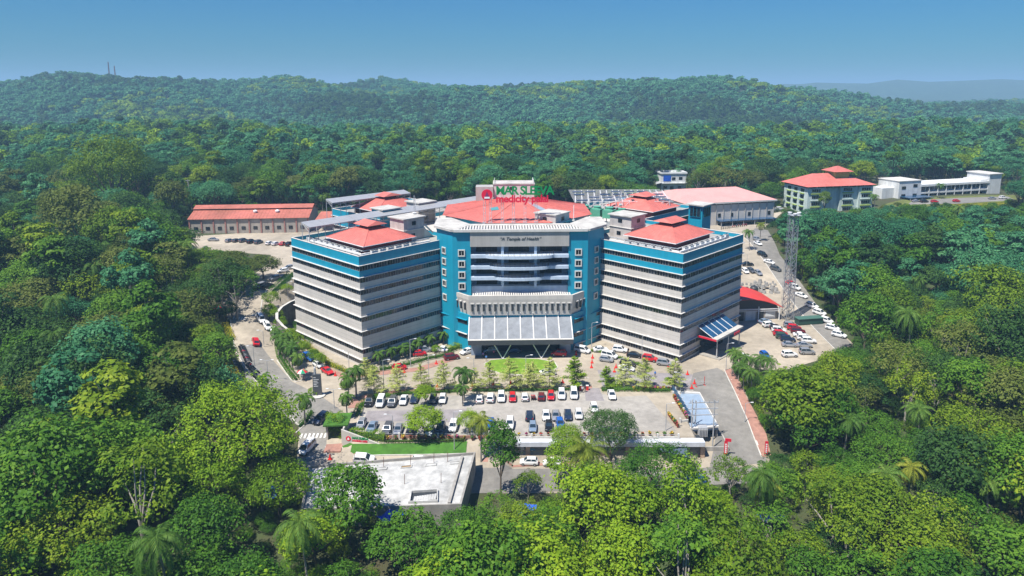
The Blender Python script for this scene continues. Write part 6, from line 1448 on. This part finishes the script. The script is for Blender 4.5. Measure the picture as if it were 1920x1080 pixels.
for x, y in ((1430, 1000), (1580, 870), (1720, 850), (1850, 1000), (1098, 930), (1700, 960)): p = at(x, y); PLACED.append((p.x, p.y, 3.0))
# shade trees down the left planter and drive
for i, (x, y, s) in enumerate(((505, 598, .34), (509, 580, .42), (516, 607, .36), (527, 622, .34), (545, 645, .34), (556, 655, .34), (570, 668, .32), (588, 682, .3), (600, 690, .3), (539, 555, .3))):
    tree('broad', at(x, y), s, f'small shade tree beside the left drive, {ORD[i]} going down the slope', 'shade trees beside the left drive', L_LIME, name='shade_tree')

# hedges
def hedge(label, pts, w, h, m, dens=60, name='hedge', leaf=.2):
    A = pts[0]; P, N, S = [], [], []
    M = MB()
    for a_, b_ in zip(pts[:-1], pts[1:]):
        L_ = (b_ - a_).length; n = int(dens * L_ * (w + h)); d = (b_ - a_) / max(L_, 1e-6); nn = np.array([-d.y, d.x, 0]); t_ = rng.uniform(0, L_, n); o_ = rng.uniform(-.5, .5, n); z_ = rng.uniform(0, 1, n)
        side = rng.random(n) < .5; o_ = np.where(side, np.sign(o_) * .5, o_) * w; z_ = np.where(side, z_, 1.0) * h * (1 + .2 * np.sin(t_ * 1.7) * np.sin(t_ * .53 + 1))
        base = np.array([[a_.x + d.x * q - A.x, a_.y + d.y * q - A.y, terr(a_.x + d.x * q, a_.y + d.y * q) - A.z] for q in t_]) if n else np.zeros((0, 3))
        pos = base + o_[:, None] * nn + np.stack([np.zeros(n), np.zeros(n), z_], 1) + rng.normal(size=(n, 3)) * .08
        P.append(pos); N.append(unit_v(np.stack([nn[0] * np.sign(o_) * .5, nn[1] * np.sign(o_) * .5, np.full(n, .8)], 1) + rng.normal(size=(n, 3)) * .5)); S.append(rng.uniform(.7, 1.3, n) * leaf)
        M.tube([(a_.x - A.x, a_.y - A.y, terr(a_.x, a_.y) - A.z + h * .45), (b_.x - A.x, b_.y - A.y, terr(b_.x, b_.y) - A.z + h * .45)], min(w, h) * .38, 6)
    t = thing(name, label, 'hedge', A, 0); obj('foliage', leaf_mesh('foliage', np.concatenate(P), np.concatenate(N), np.concatenate(S), m), t); M.build('branches', L_DARK, t)
hedge('clipped yellow hedge between the left drive and the left wing', pxs((524, 590), (527, 606), (545, 624), (580, 655), (615, 683), (652, 701)), 1.3, 1.1, L_HEDGE)
hedge('dark green hedge of the left palm planter', pxs((521, 650), (526, 672), (543, 698), (556, 714)), 1.6, .9, L_GRN)
hedge('lime green hedge strip right of the portico', pxs((1108, 659), (1130, 662), (1148, 667)), .9, .7, L_LIME); hedge('lime green hedge strip below the queue of cars', pxs((1148, 667), (1165, 674), (1195, 684), (1222, 695)), .9, .7, L_LIME)
hedge('mixed planting strip below the left wing', pxs((712, 695), (760, 686), (800, 674), (850, 664)), 2.0, .8, L_GRN); hedge('flowering shrub bed beside the white saloon below the left wing', pxs((838, 661), (850, 656), (862, 652)), 2.2, 1.4, L_LIME)
hedge('dark shrub strip under the lime trees left half', pxs((695, 748), (760, 739), (860, 735)), 1.0, .7, L_GRN); hedge('dark shrub strip under the lime trees right half', pxs((885, 734), (990, 733), (1085, 731)), 1.0, .7, L_DARK)
hedge('shrub bed behind the empty parking bay', pxs((1128, 733), (1170, 732), (1256, 734)), 1.6, .8, L_GRN); hedge('green hedge curving round the car park corner', pxs((668, 782), (676, 762), (698, 750), (730, 743)), 1.6, .9, L_GRN)
hedge('creeper tumbling down the entrance sign wall', pxs((642, 818), (665, 820), (700, 825), (722, 828)), 1.4, 1.9, L_LIME); hedge('creeper on the gate house', pxs((612, 818), (630, 814), (646, 818)), 2.4, 4.2, L_LIME)
hedge('hedge along the brick path on the right', pxs((1376, 690), (1395, 722), (1425, 775), (1440, 810)), 1.2, 1.0, L_YEL); hedge('green island hedge by the entrance palm', pxs((562, 802), (575, 790), (584, 774)), 1.2, .9, L_GRN)
hedge('yellow shrubs beside the left road bend', pxs((421, 612), (428, 622), (436, 640)), 1.6, 1.2, L_HEDGE); hedge('golden shrub beside the motorbikes', pxs((430, 690), (438, 700), (444, 712)), 1.6, 1.6, L_HEDGE)
hedge('planted bank beside the rear left car park', pxs((512, 548), (530, 532), (548, 515)), 3.2, 1.0, L_GRN); hedge('reddish shrub strip along the front lawn', pxs((722, 829), (800, 828), (872, 826)), 1.0, .5, L_OLIV)
hedge('shrubs at the retaining wall foot', pxs((556, 612), (572, 630), (590, 645)), 2.4, 1.6, L_GRN); hedge('grassy verge before the white office block', pxs((1750, 388), (1800, 387), (1880, 383), (1915, 380)), 5.0, .7, L_HEDGE)
for i, (x, y) in enumerate(((650, 728), (590, 740), (700, 700), (820, 660), (560, 640), (1255, 722), (1155, 726))): tree('shrub', at(x, y), 1.0, 'rounded green shrub ' + ('on the small island beside the corner palms', 'at the foot of the wayfinding totem', 'at the left wing corner', 'beside the white saloon below the left wing', 'under the retaining wall', 'beside the last lime tree', 'at the top of the car park ramp')[i], None, L_LIME, name='shrub')
# blue tarpaulins among the trees
tarp = mat('blue_tarpaulin', (.01, .10, .55), .45, var=.35, scale=1.5)
for i, (x, y) in enumerate(((1300, 928), (1440, 1000), (735, 1000), (985, 990), (515, 955), (1710, 878))):
    p = at(x, y); t = thing('tarpaulin', 'blue tarpaulin sheet glimpsed between trees ' + ('below the domed tree', 'under the yellow coconut palm', 'below the pale concrete roof', 'below the pale lime tree', 'below the great lime tree', 'in the right wood')[i], 'tarpaulin', (p.x, p.y, p.z), R(i * 23))
    M = MB()
    for a_ in range(4):
        for b_ in range(3):
            f = lambda u, v: (-2 + u, -1.5 + v, 3.2 + .35 * math.sin(u * 1.7 + v) + .25 * math.cos(v * 2.3)); M.face([f(a_, b_), f(a_ + 1, b_), f(a_ + 1, b_ + 1), f(a_, b_ + 1)])
    M.build('sheet', tarp, t); M = MB()
    for a_, b_ in ((-2, -1.5), (2, -1.5), (2, 1.5), (-2, 1.5)): M.tube([(a_, b_, -1), (a_, b_, 3.3)], .05, 5)
    M.build('post', steel, t)
# ------------------------------------------------------------------ woods
KC = [(352, 380), (352, 447), (395, 462), (505, 482), (520, 505), (455, 535), (420, 565), (412, 600), (436, 640), (440, 690), (500, 745), (552, 790), (555, 835), (566, 880), (572, 925), (680, 955), (800, 958), (870, 945), (897, 895), (905, 925), (1045, 925), (1045, 875), (1130, 850), (1200, 835), (1300, 860), (1420, 880), (1442, 850), (1437, 815), (1402, 745), (1372, 690), (1390, 655), (1480, 690), (1530, 662), (1592, 655), (1587, 625), (1502, 525), (1462, 470), (1442, 430), (1432, 402), (1470, 400), (1475, 385), (1640, 385), (1655, 380), (1690, 383), (1920, 380), (1920, 300), (900, 300)]
FARB = [[(1462, 315), (1642, 315), (1642, 388), (1462, 388)], [(1652, 320), (1885, 320), (1885, 378), (1652, 378)], [(1232, 315), (1292, 315), (1292, 360), (1232, 360)]]
BOX = [(-150, 284, -84, 330), (66, 298, 126, 365), (134, 334, 182, 380), (190, 358, 282, 414), (78, 408, 100, 428)]
YARD = [(p.x, p.y) for p in yard]
def clear(X, Y, r):
    lx, ly = to_local((X, Y))
    if Y < 400 and (inpoly(X, Y, YARD) or (abs(lx) < 70 + r and -4 < ly < 106)): return False
    for a, b_, c, d in BOX:
        if a - r < X < c + r and b_ - r < Y < d + r: return False
    if -128 < X < 90 and 260 < Y < 352 + 5 * math.sin(X * .09): return False
    return True
def sees(X, Y, z, kind, s, sz):
    """does a crown here stay off what the photo keeps open?"""
    k = KINDS[kind][0]; rz = (k[3] * sz - k[4] * sz)
    for a, b_ in ((0, 0), (1, 0), (-1, 0), (0, 1), (0, -1), (.7, .7), (-.7, .7), (.7, -.7), (-.7, -.7)):
        q = project(X + a * k[2] * s, Y, z + k[4] * sz + b_ * rz)
        if Y < 330 and inpoly(q[0], q[1], KC): return False
        if Y < 425:
            for f in FARB:
                if Y < (338 if f is FARB[0] else 366 if f is FARB[1] else 410) and inpoly(q[0], q[1], f): return False
    return True
cand = []; rr = random.Random(5)
yy = 62.0
while yy < 420:
    st = 6.8 if yy < 250 else 7.4
    xx = -.86 * yy - 30
    while xx < .82 * yy + 30:
        X, Y = xx + rr.uniform(-2.4, 2.4), yy + rr.uniform(-2.4, 2.4); xx += st
        z = terr(X, Y)
        px, py, sc = project(X, Y, z + 8)
        if not clear(X, Y, 3): continue
        # what grows where
        u = rr.random()
        if px > 1430 and 380 < py < 560: kind = 'rubber' if u < .45 else 'broad'; m = (L_TEAL, L_TEAL, L_GRN, L_DARK, L_TEAL, L_GRN)[rr.randrange(6)]
        elif px > 1400 and py >= 560: kind = ('airy', 'broad', 'broad', 'airy', 'dense')[rr.randrange(5)]; m = (L_YEL, L_GRN, L_OLIV, L_GRN, L_DARK, L_YEL)[rr.randrange(6)]
        elif py > 840: kind = ('broad', 'broad', 'dense', 'airy')[rr.randrange(4)]; m = (L_LIME, L_GRN, L_LIME, L_YEL, L_GRN)[rr.randrange(5)]
        elif py < 330: kind = 'rubber' if u < .6 else 'broad'; m = (L_TEAL, L_TEAL, L_DARK, L_GRN)[rr.randrange(4)]
        else: kind = ('broad', 'airy', 'broad', 'rubber', 'dense')[rr.randrange(5)]; m = (L_GRN, L_YEL, L_DARK, L_GRN, L_OLIV, L_DARK, L_TEAL)[rr.randrange(7)]
        s = (.62 + .95 * rr.random() ** 1.6) * (.86 if kind == 'dense' else 1); sz = s * rr.uniform(.8, 1.12)
        if any((X - a) ** 2 + (Y - b_) ** 2 < (.62 * (c + KINDS[kind][0][2] * s)) ** 2 for a, b_, c in PLACED): continue
        ok = False
        for f in (1, .75, .55, .4):
            if sees(X, Y, z, kind, s * f, sz * f): ok = True; s *= f; sz *= f; break
        if not ok: continue
        k = KINDS[kind][0]; q = project(X, Y, z + k[4] * sz); seen = -60 < q[0] < 1980 and q[1] < 1150
        cand.append(((q[2] * s * k[2]) if seen else 0, X, Y, z, kind, m, s, sz, q[0], q[1]))
    yy += st
cand.sort(key=lambda c: -c[0])
print('wood candidates', len(cand))
HUE = {L_YEL.name: 'yellow green', L_GRN.name: 'mid green', L_LIME.name: 'lime green', L_TEAL.name: 'blue green', L_DARK.name: 'dark green', L_OLIV.name: 'olive'}
FORM = {'broad': 'broad crowned', 'airy': 'open crowned', 'rubber': 'tall slender', 'dense': 'dense domed'}
NEAR = []; cnt = {}
for c in cand[:250]:
    px, py = c[8], c[9]
    where = ('in the wood at lower left' if py > 640 else 'in the wood left of the road' if py > 420 else 'in the wood behind at left') if px < 620 else \
            ('in the trees along the bottom edge' if px < 1340 else 'in the wood at lower right' if py > 690 else 'in the wood right of the parked cars' if py > 470 else 'in the wood below the hostel')
    lab = f'{HUE[c[5].name]} {FORM[c[4]]} tree {where}'
    NEAR.append((lab, c)); cnt[lab] = cnt.get(lab, 0) + 1
run = {}
for lab, c in sorted(NEAR, key=lambda e: e[1][8]):
    run[lab] = run.get(lab, 0) + 1; k = run[lab]
    tree(c[4], Vector((c[1], c[2], c[3])), c[6], lab if cnt[lab] == 1 else f'{lab}, {ORD[k - 1]} from left', lab.replace(' tree ', ' trees '), c[5], c[7])

# palms that stand up out of the woods
rp = random.Random(3); ring_ = {}
for k in range(46):
    c = rp.choice(cand[:420]); X, Y = c[1] + rp.uniform(-4, 4), c[2] + rp.uniform(-4, 4); z = terr(X, Y); q = project(X, Y, z + 10)
    if not clear(X, Y, 2) or not sees(X, Y, z, 'slim', 1.0, 1.0) or not (0 < q[0] < 1920 and q[1] < 1080): continue
    w = ('left wood' if q[0] < 620 else 'bottom trees' if q[0] < 1340 else 'right wood'); ring_[w] = ring_.get(w, 0) + 1
    tm, cm = PALMS['coconut'][k % 3]; s = rp.uniform(.95, 1.35)
    plant('palm_tree', f'wild coconut palm rising from the {w}, {ORD[ring_[w] - 1]} of those seen there', 'palm', (X, Y, z), tm, cm, s * .85, rp.uniform(0, 6), 'wild coconut palms of the ' + w, None, s * 1.2)

# the rest of the wood, and the far forest, as masses
proto = bpy.data.collections.new('wood_prototypes')
def join_proto(name, parts, seed):
    bm = bmesh.new()
    for me_, mi in parts:
        k = len(bm.faces); bm.from_mesh(me_); bm.faces.ensure_lookup_table()
        for f in bm.faces[k:]: f.material_index = mi
    out = bpy.data.meshes.new(name); bm.to_mesh(out); bm.free(); return out
PROTO = []
def add_proto(trunk_me, crown_me, m, bk_=bark):
    me_ = join_proto('wood_tree', [(trunk_me, 1), (crown_me, 0)], 0); me_.materials.append(m); me_.materials.append(bk_)
    o = bpy.data.objects.new('wood_tree_%02d' % len(PROTO), me_); proto.objects.link(o); PROTO.append(o); return len(PROTO) - 1
PID = {}
for kind in ('broad', 'airy', 'rubber', 'dense'):
    for m in (L_YEL, L_GRN, L_LIME, L_TEAL, L_DARK, L_OLIV):
        k = KINDS[kind][len(PID) % len(KINDS[kind])]; PID[(kind, m.name)] = add_proto(k[0], k[1], m)
FAR = []
for i, m in enumerate((L_TEAL, L_TEAL, L_GRN, L_DARK, L_TEAL, L_LIME)):
    c, ce = crown('far', 5.0 + .4 * (i % 3), 4.0, 15.0, 18, 42, 1.35, m, 500 + i, lobe=(.22, .46), flat=.55, rough=.3); FAR.append(add_proto(trunk('ft', ce, 4.5, .22, bark_pale, i, limbs=3), c, m, bark_pale))
FARTHER = []
for i, m in enumerate((L_TEAL, L_GRN, L_DARK, L_TEAL, L_LIME)):
    c, ce = crown('farther', 6.0, 2.0, 14.0, 12, 20, 2.6, m, 600 + i, lobe=(.28, .5), flat=.6, rough=.25); FARTHER.append(add_proto(trunk('ft', ce, 3, .25, bark_pale, i, limbs=2), c, m, bark_pale))
gn = bpy.data.node_groups.new('scatter', 'GeometryNodeTree')
gn.interface.new_socket('Geometry', in_out='INPUT', socket_type='NodeSocketGeometry'); gn.interface.new_socket('Geometry', in_out='OUTPUT', socket_type='NodeSocketGeometry')
gi, go = gn.nodes.new('NodeGroupInput'), gn.nodes.new('NodeGroupOutput')
ci = gn.nodes.new('GeometryNodeCollectionInfo'); ci.inputs['Collection'].default_value = proto; ci.inputs['Separate Children'].default_value = True; ci.inputs['Reset Children'].default_value = True
ip = gn.nodes.new('GeometryNodeInstanceOnPoints'); ip.inputs['Pick Instance'].default_value = True
def attr(nm, ty):
    a = gn.nodes.new('GeometryNodeInputNamedAttribute'); a.data_type = ty; a.inputs['Name'].default_value = nm; return [o for o in a.outputs if o.enabled and o.name == 'Attribute'][0]
gn.links.new(gi.outputs[0], ip.inputs['Points']); gn.links.new(ci.outputs[0], ip.inputs['Instance']); gn.links.new(attr('pick', 'INT'), ip.inputs['Instance Index'])
gn.links.new(attr('turn', 'FLOAT_VECTOR'), ip.inputs['Rotation']); gn.links.new(attr('size', 'FLOAT_VECTOR'), ip.inputs['Scale']); gn.links.new(ip.outputs[0], go.inputs[0])
def mass(name, label, cat, items):
    """items: x y z pick scale zscale"""
    a = np.array(items, dtype=np.float64); n = len(a); me_ = bpy.data.meshes.new(name); me_.vertices.add(n); me_.vertices.foreach_set('co', a[:, :3].astype(np.float32).ravel())
    q = me_.attributes.new('pick', 'INT', 'POINT'); q.data.foreach_set('value', a[:, 3].astype(np.int32))
    q = me_.attributes.new('turn', 'FLOAT_VECTOR', 'POINT'); t_ = np.zeros((n, 3), np.float32); t_[:, 2] = rng.uniform(0, 6.28, n); q.data.foreach_set('vector', t_.ravel())
    q = me_.attributes.new('size', 'FLOAT_VECTOR', 'POINT'); q.data.foreach_set('vector', np.stack([a[:, 4], a[:, 4], a[:, 5]], 1).astype(np.float32).ravel())
    o = obj(name, me_); md = o.modifiers.new('scatter', 'NODES'); md.node_group = gn; struct(o, 'stuff'); o['label'] = label; o['category'] = cat; return o
near = [(c[1], c[2], c[3], PID[(c[4], c[5].name)], c[6], c[7]) for c in cand[250:]]
# low undergrowth between the trunks
for c in cand:
    for _ in range(1):
        X, Y = c[1] + rr.uniform(-5, 5), c[2] + rr.uniform(-5, 5); z = terr(X, Y); s = rr.uniform(.14, .3)
        if clear(X, Y, 2) and sees(X, Y, z, 'dense', s, s): near.append((X, Y, z - .6, PID[('dense', rr.choice((L_GRN, L_DARK, L_DARK, L_OLIV)).name)], s, s))
yy = 64.0
while yy < 415:
    xx = -.84 * yy - 20
    while xx < .8 * yy + 20:
        X, Y = xx + rr.uniform(-2, 2), yy + rr.uniform(-2, 2); xx += 4.2; z = terr(X, Y); s = rr.uniform(.16, .36)
        if clear(X, Y, 1) and sees(X, Y, z, 'dense', s, s): near.append((X, Y, z - .7, PID[(rr.choice(('dense', 'airy')), rr.choice((L_GRN, L_DARK, L_GRN, L_YEL)).name)], s, s))
    yy += 4.2
mass('woodland', 'remaining trees and undergrowth of the woods round the hospital', 'woodland', near)
fo = []; Y = 330.0
while Y < 1010:
    st = 7.2 + (Y - 330) * .004; X = -.82 * Y - 40
    while X < .80 * Y + 40:
        x, y = X + rr.uniform(-2.6, 2.6), Y + rr.uniform(-2.6, 2.6); X += st
        if y < 420 and (not clear(x, y, 3)): continue
        if y < 420 and (-.86 * y - 30 < x < .82 * y + 30) and (abs(x) > 128): continue
        z = terr(x, y); s = .62 + .95 * rr.random() ** 1.7
        if y < 425 and not sees(x, y, z, 'rubber', s, s): continue
        nearish = y < 470; p = rr.random()
        if nearish: pk = PID[(('rubber', 'rubber', 'broad', 'airy')[rr.randrange(4)], rr.choice((L_TEAL, L_TEAL, L_TEAL, L_GRN, L_TEAL, L_DARK, L_TEAL, L_YEL)).name)]
        else: pk = FAR[rr.randrange(6)]
        fo.append((x, y, z, pk, s, s * rr.uniform(.85, 1.15)))
    Y += st
mass('forest', 'dense blue green forest canopy behind the hospital', 'forest', fo)
def hill_pick(x, y):
    v = math.sin(x * .011 + 2 * math.sin(y * .006)) + math.sin(y * .013 + x * .004 + 1.7) + rr.uniform(-.9, .9)
    return FARTHER[2] if v < -.9 else FARTHER[0] if v < .2 else FARTHER[3] if v < 1.0 else FARTHER[4] if v < 1.8 else FARTHER[1]
hi = []; Y = 1015.0
while Y < 2500:
    st = 9.0 + (Y - 1000) * .004; X = -.80 * Y - 40
    while X < .78 * Y + 40:
        x, y = X + rr.uniform(-3.5, 3.5), Y + rr.uniform(-3.5, 3.5); X += st
        s = .65 + 1.0 * rr.random() ** 1.6; hi.append((x, y, terr(x, y), hill_pick(x, y), s, s * rr.uniform(.8, 1.2)))
    Y += st
mass('hillside_forest', 'blue green forest covering the far hills', 'forest', hi)
print('forest', len(near), len(fo), len(hi))

# ------------------------------------------------------------------ air
hz = MB(); hz.box(-17500, -600, -25, 17500, 18500, 200); ho = hz.build('haze', bpy.data.materials.new('haze_air')); struct(ho, 'stuff')
hm = ho.data.materials[0]; hm.use_nodes = True; n, l = mnode(hm); n.remove(n['Principled BSDF'])
pv = n.new('ShaderNodeVolumePrincipled'); pv.inputs['Color'].default_value = (.43, .73, 1.0, 1); pv.inputs['Density'].default_value = HAZE; pv.inputs['Anisotropy'].default_value = 0.0
l.new(pv.outputs[0], n['Material Output'].inputs['Volume'])
